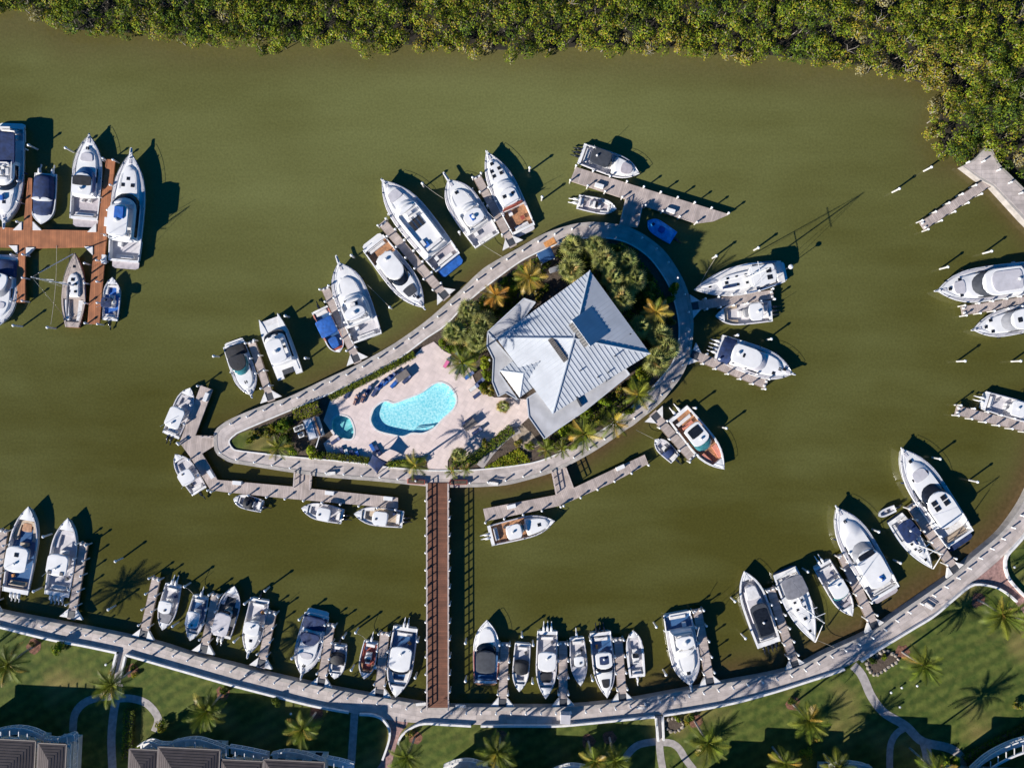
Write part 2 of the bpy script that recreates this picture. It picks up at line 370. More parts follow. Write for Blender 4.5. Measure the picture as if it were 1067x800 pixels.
def ribbon(A, B, z1, z0, name, m, parent=None):
    """walk between edge A and edge B (same count), UV.x along"""
    mb = MB(); n = len(A); s = 0; uvx = [0]
    for i in range(1, n): s += ((A[i]+B[i])/2-(A[i-1]+B[i-1])/2).length; uvx.append(s)
    a = mb.add([(p.x, p.y, z1) for p in A]); b = mb.add([(p.x, p.y, z1) for p in B])
    a0 = mb.add([(p.x, p.y, z0) for p in A]); b0 = mb.add([(p.x, p.y, z0) for p in B])
    for i in range(n-1):
        w0 = (A[i]-B[i]).length; w1 = (A[i+1]-B[i+1]).length
        mb.face((a+i, a+i+1, b+i+1, b+i), 0, [(uvx[i], 0), (uvx[i+1], 0), (uvx[i+1], w1), (uvx[i], w0)])
        mb.face((a0+i, a0+i+1, a+i+1, a+i)); mb.face((b+i, b+i+1, b0+i+1, b0+i))
    return mb.build(name, m, parent)
def offset(P, d, closed=False):
    n = len(P); out = []
    for i in range(n):
        a = P[(i-1) % n] if closed else P[max(0, i-1)]; b = P[(i+1) % n] if closed else P[min(n-1, i+1)]
        t = (b-a).normalized(); out.append(P[i]+Vector((-t.y, t.x))*d)
    return out
# ------------------------------------------------------------------ outlines read from the photograph (pixels)
ISL_OUT = [(223,451),(231,442),(241,436),(259.5,428),(278,421),(301.6,413),(339,395),(370.6,380.6),(401,363.7),(421,351),(448,331),(477,304.7),(499,283.6),(512.5,274),(541,258),(566.5,243.7),(592,235),(608,232),(624,231.5),(648,234.5),(660,238.5),(675,247),(692,261),(705,279),(714,296),(720,315),(722.5,333),(722,351),(719,371),(711,390.6),(700,405.6),(687,420.8),(664.5,439),(624,467),(591,485.5),(573,493),(540,502.5),(520,506),(488,507.5),(465,507.5),(439,506),(395,501.5),(340,497),(307.6,492.7),(256,484.5),(241,482),(232,477.5),(224,470)]
ISL_IN = [(239.6,459.5),(246,453),(252.5,449.4),(288.5,434),(311,424.6),(350,408),(381,393),(414.7,375),(444.6,353),(464,340),(479.5,324),(493,310.5),(523,287),(547,270.5),(575,257.5),(599,250),(621,248.6),(641,250),(658,256),(675,268),(688,284),(698,302),(705,326),(707,345),(705.5,360),(701,376),(690,391),(672,410.6),(650,430),(630,445.5),(600,463),(573,475.5),(552,482),(520,486.5),(490,489),(466,489.5),(440,489),(400.7,485.5),(382.7,482.7),(340,478.3),(300,474.7),(279.5,472.4),(250,469),(243,466.5)]
S_OUT = [(-120,608),(-60,623),(0,637.5),(50,647),(102,657),(161.5,670),(200,682),(251.5,695),(276,702),(344,717),(400,727),(445,734.5),(468,736),(515.5,736.5),(579,736.5),(620,734),(660,729),(696,722.5),(752,712),(822,698),(860,680),(908.5,657.5),(932,641),(990,601),(1015,579),(1042,556),(1060,533),(1072,512),(1090,470),(1098,420)]
S_IN = [(-120,622),(-60,637),(0,652),(53,665),(123,679),(200,700.5),(282.5,723),(344,737.5),(390,747),(430,752.5),(491,754.5),(579,754.4),(620,750.5),(682,745),(764,731),(840,708.5),(880,695),(927,667.7),(972,640),(1011,608.5),(1036,588),(1054,570),(1070,551),(1090,520),(1112,475),(1118,420)]
Z_ISL, Z_PROM, Z_LAND, Z_PIER = 1.40, 1.50, 1.45, 1.10

iso = resample(catmull(W(ISL_OUT, Z_PROM), True) + [W(ISL_OUT[:1], Z_PROM)[0]], 1.0)
isi = catmull(W(ISL_IN, Z_PROM), True); isi.append(isi[0].copy())
so = resample(catmull(W(S_OUT, Z_PROM)), 1.0); si = catmull(W(S_IN, Z_PROM))

# ------------------------------------------------------------------ water
def make_water():
    x = np.arange(-150, 150.1, 1.5); y = np.arange(-130, 130.1, 1.5); X, Y = np.meshgrid(x, y)
    def dist(P):
        P = np.array([(p.x, p.y) for p in P]); d = np.full(X.shape, 1e9)
        for px, py in P[::1]: d = np.minimum(d, (X-px)**2+(Y-py)**2)
        return np.sqrt(d)
    di = dist(iso[::2]); ds = dist(so[::2])
    k = 130.0/780; U = X/k+533.5; V = 400-Y/k
    wr = np.clip((U-560)/160, 0.0, 1.0)
    wi = np.clip(0.25+0.75*np.clip((V-400)/60, 0, 1)*np.clip((U-430)/120, 0, 1)+0.35*((V < 400) & (U < 560)), 0, 1)
    sh = np.maximum(np.exp(-(ds/3.2)**2)*wr, np.exp(-(di/2.1)**2)*wi)
    pl = dist(resample(W([(1003,172),(1015,180),(1035,194),(1067,231),(1090,260)], 0), 1.0)); sh = np.maximum(sh, np.exp(-(pl/2.5)**2)*0.8)
    mg = dist(resample(W([(-60,20),(40,22),(75,40),(125,33),(185,45),(310,50),(385,50),(480,52),(640,55),(760,62),(920,78),(985,92),(972,135),(985,165)], 0), 1.0))
    sh = np.maximum(sh, np.exp(-(mg/4.5)**2)*0.42)
    pale_tone = 0.14+0.80*np.exp(-(((U-560)/520)**2+((V-120)/190)**2))-0.14*np.clip((V-430)/300, 0, 1)*np.clip((U-450)/400, 0, 1)-0.12*np.exp(-((U-960)/130)**2-((V-150)/90)**2)+0.1*np.exp(-((U-60)/220)**2-((V-90)/100)**2)  # water paler and greener at the top centre, darker at lower right
    n, mm = X.shape; verts = np.stack([X, Y, np.zeros_like(X)], -1).reshape(-1, 3)
    i = np.arange(n-1)[:, None]*mm+np.arange(mm-1)[None]; f = np.stack([i, i+1, i+mm+1, i+mm], -1).reshape(-1, 4)
    # far skirt so that the water goes on well past the frame
    base = len(verts); far = [(-900, -900, 0), (900, -900, 0), (900, 900, 0), (-900, 900, 0)]
    near = [(x[0], y[0], 0), (x[-1], y[0], 0), (x[-1], y[-1], 0), (x[0], y[-1], 0)]
    verts = np.vstack([verts, far, near]); fl = f.tolist()+[[base+a, base+(a+1) % 4, base+4+(a+1) % 4, base+4+a] for a in range(4)]
    me = bpy.data.meshes.new('water'); me.from_pydata(verts.tolist(), [], fl)
    for nm, arr in (('shallow', sh), ('pale_tone', pale_tone)):
        at = me.attributes.new(nm, 'FLOAT', 'POINT'); at.data.foreach_set('value', np.concatenate([arr.reshape(-1), np.full(8, 0.1)]).astype(np.float32))
    return struct(link_mesh('water', me, 'water', smooth=60))
make_water()

# ------------------------------------------------------------------ the island and its boardwalk
mb = MB(); mb.prism([(p.x, p.y) for p in offset(iso[:-1], -0.4, True)] if False else [(p.x, p.y) for p in isi[:-1]], -2.0, Z_ISL)
isl = struct(mb.build('island_ground', 'mulch'))
inn = [nearest_on(isi, p) for p in iso]
def toward(A, B, d): return [a+(b-a).normalized()*d for a, b in zip(A, B)]
cap = toward(iso, inn, 0.62)
ib = struct(ribbon(cap, inn, Z_PROM, -1.0, 'island_boardwalk', 'boardwalk'))
struct(ribbon(iso, cap, Z_PROM+0.05, -2.0, 'seawall', 'seawall'))
# pale kerb on the garden side
kin = toward(inn, iso, 0.22)
struct(ribbon(kin, inn, Z_PROM+0.13, Z_PROM-0.3, 'kerb', 'curb_white'))

def bollard_mesh():
    mb = MB(); n = 8
    def ring(r, z): return [(r*math.cos(2*math.pi*k/n), r*math.sin(2*math.pi*k/n), z) for k in range(n)]
    mb.rings([ring(0.14, 0), ring(0.14, 0.80), ring(0.18, 0.82), ring(0.17, 0.90), ring(0.05, 1.0)])
    return mb.mesh('post')
BOL = bollard_mesh()
def posts_along(P, z, parent, step, skip=()):
    for q in resample(P, step):
        if any((q-s).length < r for s, r in skip): continue
        o = link_mesh('post', BOL, 'pile_cap', parent); o.location = (q.x, q.y, z)
gates = [(G(456,506,1.5).to_2d(), 2.6), (G(316,492,1.5).to_2d(), 2.2), (G(222,460,1.5).to_2d(), 1.8), (G(582,489,1.5).to_2d(), 2.0), (G(654,236,1.5).to_2d(), 2.2)]
posts_along(toward(iso, inn, 0.85), Z_PROM, ib, 3.1, gates)

# ------------------------------------------------------------------ the south shore: lawn, promenade, kerb wall
sin_ = [nearest_on(si, p) for p in so]
capS = toward(so, sin_, 0.6)
land = [(p.x, p.y) for p in toward(so, sin_, 0.3)] + [(400, so[-1].y), (400, -400), (-400, -400), (-400, so[0].y)]
mb = MB(); mb.prism(land, -2.0, Z_LAND); lawn = struct(mb.build('lawn', 'lawn'))
sp = struct(ribbon(capS, sin_, Z_PROM, -1.0, 'promenade', 'boardwalk'))
struct(ribbon(so, capS, Z_PROM+0.05, -2.0, 'seawall', 'seawall'))
posts_along(toward(so, sin_, 0.8), Z_PROM, sp, 2.55, [(G(456,737,1.5).to_2d(), 2.3)])
def wall_strip(pts, name, label=None, h=0.62, w=0.34, m='curb_white', z=Z_LAND, close=False, s=True):
    P = resample(catmull(W(pts, Z_PROM)), 0.9) if len(pts) > 2 else resample(W(pts, Z_PROM), 0.9)
    o = ribbon(offset(P, w/2), offset(P, -w/2), z+h, z-0.3, name, m)
    mb = MB()
    return o
def wallthing(pts, label):
    tag(wall_strip(pts, 'low_wall'), label, 'wall', 'white walls along the promenade')
wallthing([(-120,622),(-60,637),(0,652),(53,665),(90,672),(123,679)], 'white low wall along the promenade at the photo\'s far left')
wallthing([(122.5,680),(116.5,703)], 'short white wall on the left of the walk between the two left lawns')
wallthing([(132,681.5),(127,704)], 'short white wall on the right of the walk between the two left lawns')
wallthing([(132,681),(165,690.5),(200,700.5),(240,712),(282.5,723),(320,732.5),(344,737.5),(364,741)], 'long white low wall below the small red boat and the slips left of the bridge')
wallthing([(375,743),(390,744),(400,749),(406,758),(406.5,766),(404,776),(399,790)], 'curved white wall round the dark lawn left of the bridge foot')
wallthing([(415,774),(418,766),(427,758),(441,752.5),(465,753.5),(491,755)], 'white wall curving round the lawn right below the bridge foot')
wallthing([(501,755),(540,755),(579,755),(605,753),(630,750.5),(660,747.5),(682,745.5)], 'white low wall below the promenade beside the white storage box')
wallthing([(683,746),(685.5,771)], 'short white wall on the left of the walk at lower right of centre')
wallthing([(690,745),(691,770)], 'short white wall on the right of the walk at lower right of centre')
wallthing([(690,744),(725,738.5),(764,731),(805,720),(840,709),(862,702),(879,696)], 'white low wall bordering the lawn right of the walk with the red mulch bed')
wallthing([(896,688),(912,677),(927,668),(950,654),(972,640.5),(995,621),(1011,609),(1024,608.5),(1038.5,612),(1050,619),(1058,626)], 'white low wall above the large lawn at the lower right')
wallthing([(1075,628),(1063,617),(1050,602),(1046,588),(1048,578),(1056,569),(1070,552),(1090,520)], 'white wall curving beside the red brick walk at the right edge')

def sheet(pts, z, name, m, smooth=True, thick=0.3, uvdir=None, raw=False):
    P = catmull(W(pts, z), True, 4) if smooth else W(pts, z)
    mb = MB(); mb.prism([(p.x, p.y) for p in P], z-thick, z, uvdir=uvdir, bottom=False)
    return struct(mb.build(name, m))
def walk(pts, w, name='path', m='path', z=Z_LAND+0.03):
    P = resample(catmull(W(pts, z)), 0.8); k = w/6.07/2
    return struct(ribbon(offset(P, k), offset(P, -k), z, z-0.4, name, m))
walk([(127.5,680),(123,704),(121,716)], 7.5)
walk([(124,712),(121,728),(118,745),(116,770),(117,800),(118,840)], 8.5, z=Z_LAND+0.038)
walk([(119,728),(130,727),(140,728),(152,732),(161,741),(165,750),(161,762)], 8, z=Z_LAND+0.022)
walk([(119,725),(104,726),(91,730),(82,737),(77,747),(76,762)], 8, z=Z_LAND+0.014)
walk([(369.5,742),(368,765),(366,795)], 8)
sheet([(404,748),(412,751),(425,752),(417,764),(412,780),(402,812),(386,812),(399,790),(408,766)], Z_LAND+0.03, 'plaza', 'brick_path')
walk([(686.5,745),(687,765),(688,785),(693,815)], 7.5)
walk([(650,792),(657,782),(667,775),(685,772)], 7.5, z=Z_LAND+0.022)
walk([(687,773),(700,774),(708,780),(714,790),(724,803)], 7.5, z=Z_LAND+0.014)
walk([(889,693),(896,700),(901,709),(908,725),(921,742),(944,756),(961,772),(989,779),(1002,789),(1010,806)], 9)
walk([(946,757),(935,763),(928,776),(927,800)], 7, z=Z_LAND+0.022)
walk([(963,773),(966,785),(968,805)], 10, z=Z_LAND+0.014)
sheet([(1014,606),(1031,592),(1046,579),(1048,600),(1063,617),(1082,633),(1076,650),(1056,625),(1040,612)], Z_LAND+0.05, 'brick_walk', 'brick_path', False)

# ------------------------------------------------------------------ north-east quay platform and the mangrove shore
sheet([(1003,173),(1015,166),(1027,154),(1034,156),(1041.5,171),(1067,196),(1110,235),(1150,260),(1130,290),(1100,262),(1067,229),(1035,194),(1020,186)], 1.5, 'quay', 'seawall', False, 3.5)
q = sheet([(1005,173),(1016,167.5),(1027,157),(1033,158),(1040,172),(1064,196.5),(1105,234),(1098,253),(1062,219),(1036,192),(1020,183)], 1.53, 'quay_paving', 'boardwalk', False, 0.2)
for u, v in ((1007,170),(1023,169),(1039,178),(1051,191),(1062,202)):
    o = link_mesh('post', BOL, 'pile_cap', q); p = G(u, v, 1.53); o.location = p
sheet([(-260,-200),(1400,-200),(1400,330),(1200,300),(1130,245),(1067,190),(1041,168),(1030,150),(1005,168),(988,160),(978,135),(985,95),(920,70),(760,52),(640,46),(535,52),(385,44),(310,40),(185,36),(75,30),(20,5),(-260,-10)], 0.35, 'mangrove_ground', 'mud', False, 2.0)

# ------------------------------------------------------------------ leaves
LEAFM = ['leaf_dark', 'leaf_mid', 'leaf_bright', 'leaf_yellow', 'leaf_olive', 'leaf_grey']
def leaf_mesh(name, C, Nn, S, mi, mats):
    """one diamond-ish quad for each leaf clump"""
    n = len(C); up = np.tile([0.0, 0, 1], (n, 1)); up[np.abs(Nn[:, 2]) > 0.9] = [1, 0, 0]
    a = np.cross(Nn, up); a /= np.linalg.norm(a, axis=1)[:, None]; b = np.cross(Nn, a)
    th = rng.uniform(0, 2*np.pi, n)[:, None]; a2 = a*np.cos(th)+b*np.sin(th); b2 = -a*np.sin(th)+b*np.cos(th)
    S = S[:, None]; V = np.stack([C-a2*S, C-b2*S*0.55+Nn*S*0.12, C+a2*S, C+b2*S*0.55+Nn*S*0.12], 1).reshape(-1, 3)
    me = bpy.data.meshes.new(name); me.vertices.add(4*n); me.vertices.foreach_set('co', V.reshape(-1).astype(np.float32))
    me.loops.add(4*n); me.loops.foreach_set('vertex_index', np.arange(4*n, dtype=np.int32))
    me.polygons.add(n); me.polygons.foreach_set('loop_start', np.arange(0, 4*n, 4, dtype=np.int32)); me.polygons.foreach_set('loop_total', np.full(n, 4, dtype=np.int32))
    for x in mats: me.materials.append(M[x])
    me.polygons.foreach_set('material_index', mi.astype(np.int32)); me.update(); me.validate()
    return me
def blob_leaves(c, r, n, size, squash=0.75, low=-0.35):
    d = rng.normal(size=(n, 3)); d /= np.linalg.norm(d, axis=1)[:, None]; d[:, 2] = np.where(d[:, 2] < low, -d[:, 2], d[:, 2])
    rr = r*rng.uniform(0.55, 1.08, n)**0.6
    P = np.array(c)+d*rr[:, None]*np.array([1, 1, squash])
    nn = d+rng.normal(scale=0.34, size=(n, 3)); nn /= np.linalg.norm(nn, axis=1)[:, None]
    return P, nn, size*rng.uniform(0.65, 1.3, n)
def inside(poly, x, y):
    ins = np.zeros(len(x), bool); n = len(poly)
    for i in range(n):
        x0, y0 = poly[i]; x1, y1 = poly[(i+1) % n]
        c = ((y0 > y) != (y1 > y)) & (x < (x1-x0)*(y-y0)/(y1-y0+1e-12)+x0); ins ^= c
    return ins
MANG = [(-80,-45),(1150,-45),(1150,240),(1067,183),(1046,166),(1036,152),(1026,148),(1012,160),(1000,166),(988,162),(979,155),(972,140),(970,122),(978,108),(984,93),(968,86),(944,78),(920,76),(896,70),(868,68),(846,66),(832,58),(800,56),(770,60),(742,56),(712,50),(690,55),(664,50),(640,54),(610,50),(585,46),(560,52),(536,64),(515,52),(490,55),(470,46),(450,48),(425,42),(400,44),(384,54),(370,42),(345,42),(318,48),(300,44),(270,48),(240,48),(215,44),(185,44),(160,36),(135,30),(118,32),(95,33),(78,38),(60,30),(40,18),(22,8),(-80,12)]
def make_mangrove():
    poly = [(p.x, p.y) for p in W(MANG, 2.5)]
    xs = [p[0] for p in poly]; ys = [p[1] for p in poly]
    n = 16000; X = rng.uniform(min(xs), max(xs), n); Y = rng.uniform(min(ys), max(ys), n)
    k = inside(poly, X, Y); X, Y = X[k], Y[k]
    edge = resample([Vector(p) for p in poly[2:]], 0.9); E = np.array([(p.x, p.y) for p in edge])
    # thin out to about one crown in each 2 m2
    keep = []; cell = {}
    for i in range(len(X)):
        r = rng.uniform(1.0, 1.75); c = (int(X[i]//1.5), int(Y[i]//1.5))
        if any((X[i]-a)**2+(Y[i]-b)**2 < 1.12**2 for dx in (-1, 0, 1) for dy in (-1, 0, 1) for a, b in cell.get((c[0]+dx, c[1]+dy), ())): continue
        cell.setdefault(c, []).append((X[i], Y[i])); keep.append(i)
    X, Y = X[keep], Y[keep]
    d = np.sqrt(((X[:, None]-E[None, :, 0])**2+(Y[:, None]-E[None, :, 1])**2).min(1))
    P, Nn, S, Mi = [], [], [], []
    nf = lambda a, b, s: np.sin(a*s+1.3*np.sin(b*s*0.7))*np.cos(b*s*1.1+0.7*np.sin(a*s*0.6))
    tone = nf(X, Y, 0.16)+0.6*nf(X+40, Y-13, 0.41)
    U = X*6+533.5
    for i in range(len(X)):
        r = rng.uniform(0.75, 1.7); h = 0.9+min(3.4, d[i]*0.75)+rng.uniform(-0.9, 1.3)
        nl = int(100*r*r) if d[i] < 14 else int(55*r*r)
        p, q, s = blob_leaves((X[i], Y[i], h), r, nl, 0.185, 0.9, -0.1)
        t = tone[i]+rng.normal(scale=0.45)+(0.35 if d[i] < 2.0 else 0)+0.25*(U[i] > 600)-0.3*(U[i] < 330)-(1.1 if U[i] > 985 and Y[i]*6 < 312 else 0)
        w = [0.08, 0.6, 0.1, 0.1, 0.06, 0.06] if t < 0.1 else [0.10, 0.48, 0.17, 0.14, 0.08, 0.03] if t < 1.0 else [0.03, 0.22, 0.10, 0.26, 0.27, 0.12]
        if t < -0.6: w = [0.55, 0.38, 0.05, 0.02, 0, 0]
        if rng.uniform() < 0.02: w = [0, 0, 0, 0.1, 0.2, 0.7]
        Mi.append(rng.choice(6, nl, p=np.array(w)/sum(w))); P.append(p); Nn.append(q); S.append(s)
    me = leaf_mesh('mangrove_foliage', np.concatenate(P), np.concatenate(Nn), np.concatenate(S), np.concatenate(Mi), LEAFM)
    root = thing('mangrove_thicket', 'dense mass of green and olive mangrove crowns along the top shore', 'mangroves')
    stuff(root)
    o = link_mesh('crown', me, LEAFM, root); o['kind'] = 'stuff'
    mb = MB()
    for i in range(0, len(X), 2):
        if d[i] > 14: continue
        a = rng.uniform(0, 6.28); mb.tube([(X[i], Y[i], -0.3), (X[i]+0.3*math.cos(a), Y[i]+0.3*math.sin(a), 1.0), (X[i]+0.5*math.cos(a), Y[i]+0.5*math.sin(a), 2.2)], 0.09, 4, r2=0.04)
    for i in rng.choice(len(X), 60):
        a = rng.uniform(0, 6.28); h = 1.6+min(3.6, d[i]*0.75)
        for j in range(4):
            a += rng.uniform(0.8, 2.2); mb.tube([(X[i], Y[i], h-0.6), (X[i]+0.7*math.cos(a), Y[i]+0.7*math.sin(a), h+0.6), (X[i]+1.3*math.cos(a+0.3), Y[i]+1.3*math.sin(a+0.3), h+1.0)], 0.05, 4, r2=0.02)
    o = mb.build('trunk', 'twig', root); o['kind'] = 'stuff'
make_mangrove()
# ------------------------------------------------------------------ piers, bridge, piles
def pile_mesh(h, r=0.16, depth=1.5):
    mb = MB(); n = 9
    def ring(r, z): return [(r*math.cos(2*math.pi*k/n), r*math.sin(2*math.pi*k/n), z) for k in range(n)]
    mb.rings([ring(r, -depth), ring(r, h-0.12)], cap1=False)
    return mb.mesh('shaft')
def cap_mesh(r=0.2):
    mb = MB(); n = 9
    def ring(r, z): return [(r*math.cos(2*math.pi*k/n), r*math.sin(2*math.pi*k/n), z) for k in range(n)]
    mb.rings([ring(r*0.9, -0.16), ring(r, -0.1), ring(r, 0.0), ring(r*0.5, 0.14), ring(0.02, 0.2)])
    return mb.mesh('cap')
SHAFT_P, SHAFT_F, CAP = pile_mesh(2.05, 0.13), pile_mesh(2.5, 0.16), cap_mesh(0.21)
CAPB = cap_mesh(0.25)
def add_pile(parent, x, y, top=2.05):
    o = link_mesh('pile', SHAFT_P, 'pile_wrap', parent); o.location = (x, y, top-2.05)
    c = link_mesh('cap', CAP, 'pile_cap', o); c.location = (0, 0, 2.05)
def edge_piles(parent, a, b, step, inset=0.0, ends=True):
    n = max(1, int(round((b-a).length/step)))
    for i in range(0 if ends else 1, n+1): q = a.lerp(b, i/n); add_pile(parent, q.x, q.y)
PIERS = []   # (root, mid) labels filled in later from the boats beside them
def gusset(root, c, d, s, w, m='curb_white'):
    """triangular corner brace where a finger meets the walk"""
    n = Vector((-d.y, d.x)); mb = MB()
    for sg in (-1, 1):
        mb = MB(); a = c+n*sg*w*0.48; P = [a, a+n*sg*s, a+d*s*1.15+n*sg*0.02]
        if sg < 0: P = P[::-1]
        mb.prism([(p.x, p.y) for p in P], 0.75, Z_PIER+0.16); mb.build('corner_brace', m, root)
def finger(base, tip, w, m='pier_planks', label=None, plate=True, gus=True, pst=2.5, name='finger_pier'):
    a = G(*base, Z_PIER).to_2d(); b = G(*tip, Z_PIER).to_2d(); d = (b-a).normalized(); n = Vector((-d.y, d.x)); hw = w/6.05/2
    root = thing(name, label or '', 'pier', (0, 0, 0), 0, 'finger piers')
    P = [a+n*hw, a-n*hw, b-n*hw, b+n*hw]
    mb = MB(); mb.prism([(p.x, p.y) for p in P], Z_PIER-0.14, Z_PIER, uvdir=(d.x, d.y)); mb.build('deck', m, root)
    for sg in (-1, 1):
        mb = MB(); q = n*sg*(hw+0.05); mb.box(((a.x+b.x)/2+q.x, (a.y+b.y)/2+q.y, Z_PIER-0.2), ((b-a).length, 0.1, 0.32), math.atan2(d.y, d.x)); mb.build('stringer', 'wood_pile', root)
        L = (b-a).length; off = 2.6
        edge_piles(root, a+n*sg*(hw+0.16)+d*off, b+n*sg*(hw+0.16)-d*0.2, pst)
    if gus: gusset(root, a+d*0.25, d, 1.35, hw*2)
    if plate:
        mb = MB(); c = a+d*0.85; mb.box((c.x, c.y, Z_PIER+0.05), (1.2, hw*1.7, 0.06), math.atan2(d.y, d.x)); mb.build('ramp_plate', 'charcoal', root)
    e = b-d*0.35
    for sg in (-1, 1):
        mb = MB(); q = e+n*sg*hw*0.55; mb.box((q.x, q.y, Z_PIER+0.14), (0.35, 0.35, 0.28), math.atan2(d.y, d.x), top=0.85); mb.build('cleat_box', 'dock_box', root)
    if label is None: PIERS.append((root, (a+b)/2, n))
    return root
FINGERS = [((-8,640),(4,551),8),((74,645),(87.5,565),8),((148.5,666),(163,601),8.3),((211.5,681),(225,618),8),((271.5,696),(284,636),8.3),((334,716),(345,649),8),((395,727),(401,658),9),
 ((523.5,737),(526,669),8.5),((587,737),(586.5,668),8.5),((649,732),(644,664),8.5),((740.5,715),(726.5,634),9),((830,697),(802.5,612),8.5),((913,656),(877,576),9.5),((997.5,597),(949,525),9.5),
 ((283,418),(261.5,355),7.5),((373,378),(338.5,299),8),((466,311),(398,231.5),9),((535,257),(496.5,183),8)]
for bpx, tpx, w in FINGERS: finger(bpx, tpx, w)
finger((719,319.5),(806,306.5),9); finger((719,368),(799,400.5),9); finger((680,430),(722.5,478),9)
finger((1120,305),(1002,324),8.5,gus=False,plate=False); finger((1110,455),(996,427),9,gus=False,plate=False); finger((1030,190),(960.5,236),9,gus=False,plate=False)

def polypier(pts, label, m='pier_planks', edges=(), links=(), uv=(1, 0), name='floating_dock', rails=()):
    root = thing(name, label, 'dock', (0, 0, 0), 0, 'docks')
    P = W(pts, Z_PIER); mb = MB(); mb.prism([(p.x, p.y) for p in P], Z_PIER-0.3, Z_PIER, uvdir=uv); mb.build('deck', m, root)
    for a, b, st in edges: edge_piles(root, G(*a, Z_PIER).to_2d(), G(*b, Z_PIER).to_2d(), st)
    for a, b in rails: railing(root, [G(*a, Z_PIER), G(*b, Z_PIER)], Z_PIER, 1.0, 1.3)
    return root
def railing(root, pts, z, h, step, m='rail_pale', post='black_metal'):
    for a, b in zip(pts[:-1], pts[1:]):
        n = max(1, int(round((b-a).length/step)))
        mb = MB(); ang = math.atan2(b.y-a.y, b.x-a.x); c = (a+b)/2
        mb.box((c.x, c.y, z+h), ((b-a).length, 0.16, 0.09), ang); mb.build('handrail', m, root)
        mb = MB(); mb.box((c.x, c.y, z+h*0.52), ((b-a).length, 0.09, 0.12), ang); mb.build('middle_rail', m, root)
        for i in range(n+1):
            q = a.lerp(b, i/n); mb = MB(); mb.box((q.x, q.y, z+h*0.48), (0.14, 0.14, h*0.96), ang); mb.build('rail_post', m, root)
polypier([(600,174),(665,194.5),(760,223.5),(744,230.5),(725.5,233),(669,214),(664,237),(645,235.5),(651.5,207.5),(594,188.5)], 'tee shaped dock with pointed right end north of the clubhouse', uv=(.95,-.3), edges=[((600,174),(758,223),3.2),((594,189),(648,206.5),3.2),((672,215),(725,232.5),3.2)], rails=[((645.5,234),(651.5,209)),((664,236),(668.5,215))], name='tee_dock')
polypier([(209,401.5),(221.5,406),(203.5,453.5),(223,454),(223,464.5),(210.5,472.5),(226.5,499.8),(307,507),(308.5,489),(325.5,491),(324,509),(414.6,518.4),(414.6,529.6),(292,518.6),(230,512),(219,510),(197.5,475),(187,461)], 'long angled dock wrapping the island\'s west tip and south side', uv=(.99,-.1), edges=[((187,461),(208,402),3.2),((188.5,462.5),(218.5,510),3.0),((222,511.5),(413,530),3.05)], rails=[((308.5,490.5),(307.5,507)),((325,492),(324,509)),((210,455),(222,455))], name='angled_dock')
polypier([(503.4,530),(579,515.5),(574,489),(589.5,485),(598,508),(671.7,473.5),(675.5,483),(640,502),(584.4,526.5),(506,543)], 'bent dock off the island\'s south side right of the bridge', uv=(.93,.35), edges=[((506,543.5),(584,527),3.1),((587,526),(675,484),3.1)], rails=[((575,490.5),(579.5,514)),((589,487),(597,507.5))], name='bent_dock')
# brown dock at the left: one body of planks with corner braces
root = polypier([(-70,231),(24,238.5),(29,185),(33.5,186),(33,239),(101.5,240.5),(110.5,166),(120,166.5),(110,258),(103.5,338),(91,337.5),(97.5,257.5),(26,259),(26,315),(15,315),(19.5,258.5),(-70,255)], 'brown timber dock with cross arms at the upper left', 'brown_planks', uv=(1, 0), edges=[((120.5,168),(109,272),4.2),((110,166.5),(106,206),4.6),((103.5,272),(104.5,338),3.6),((91,275),(91.5,337),3.8),((21.8,190),(21,232),3.6),((15,266),(15,314),3.6),((27,266),(26.5,314),3.6)], name='timber_dock')
for (u, v, su, sv) in ((23,240,-1,-1),(34.5,240,1,-1),(18.5,256,-1,1),(27.5,258,1,1),(100.5,242,-1,-1),(97,257,-1,1)):
    c = G(u, v, Z_PIER).to_2d(); mb = MB(); s = 1.5
    mb.prism([(c.x, c.y), (c.x+su*s, c.y), (c.x, c.y-sv*s)], 0.75, Z_PIER+0.15); mb.build('corner_brace', 'curb_white', root)

# footbridge
def bridge():
    root = thing('footbridge', 'long brown timber footbridge crossing from the promenade to the island', 'bridge')
    z = 1.62; a = G(456.2, 503, z); b = G(456.6, 737, z); hw = 1.72
    mb = MB(); L = a.y-b.y
    mb.prism([(a.x-hw, a.y), (a.x+hw, a.y), (b.x+hw, b.y), (b.x-hw, b.y)], z-0.35, z, uvdir=(0, 1)); mb.build('deck', 'bridge_planks', root)
    for sg in (-1, 1):
        A = Vector((a.x+sg*(hw+0.1), a.y, z)); B = Vector((b.x+sg*(hw+0.1), b.y, z))
        mb = MB(); mb.box((A.x, (A.y+B.y)/2, z-0.1), (0.2, L, 0.3)); mb.build('kerb_beam', 'rail_pale', root)
        railing(root, [A, B], z, 1.08, 1.5)
        for i in range(1, 13):
            q = A.lerp(B, i/13); o = link_mesh('pile', SHAFT_P, 'pile_wrap', root); o.location = (q.x+sg*0.22, q.y, 0.2)
            c = link_mesh('cap', CAP, 'pile_cap', o); c.location = (0, 0, 2.05)
    return root
bridge()

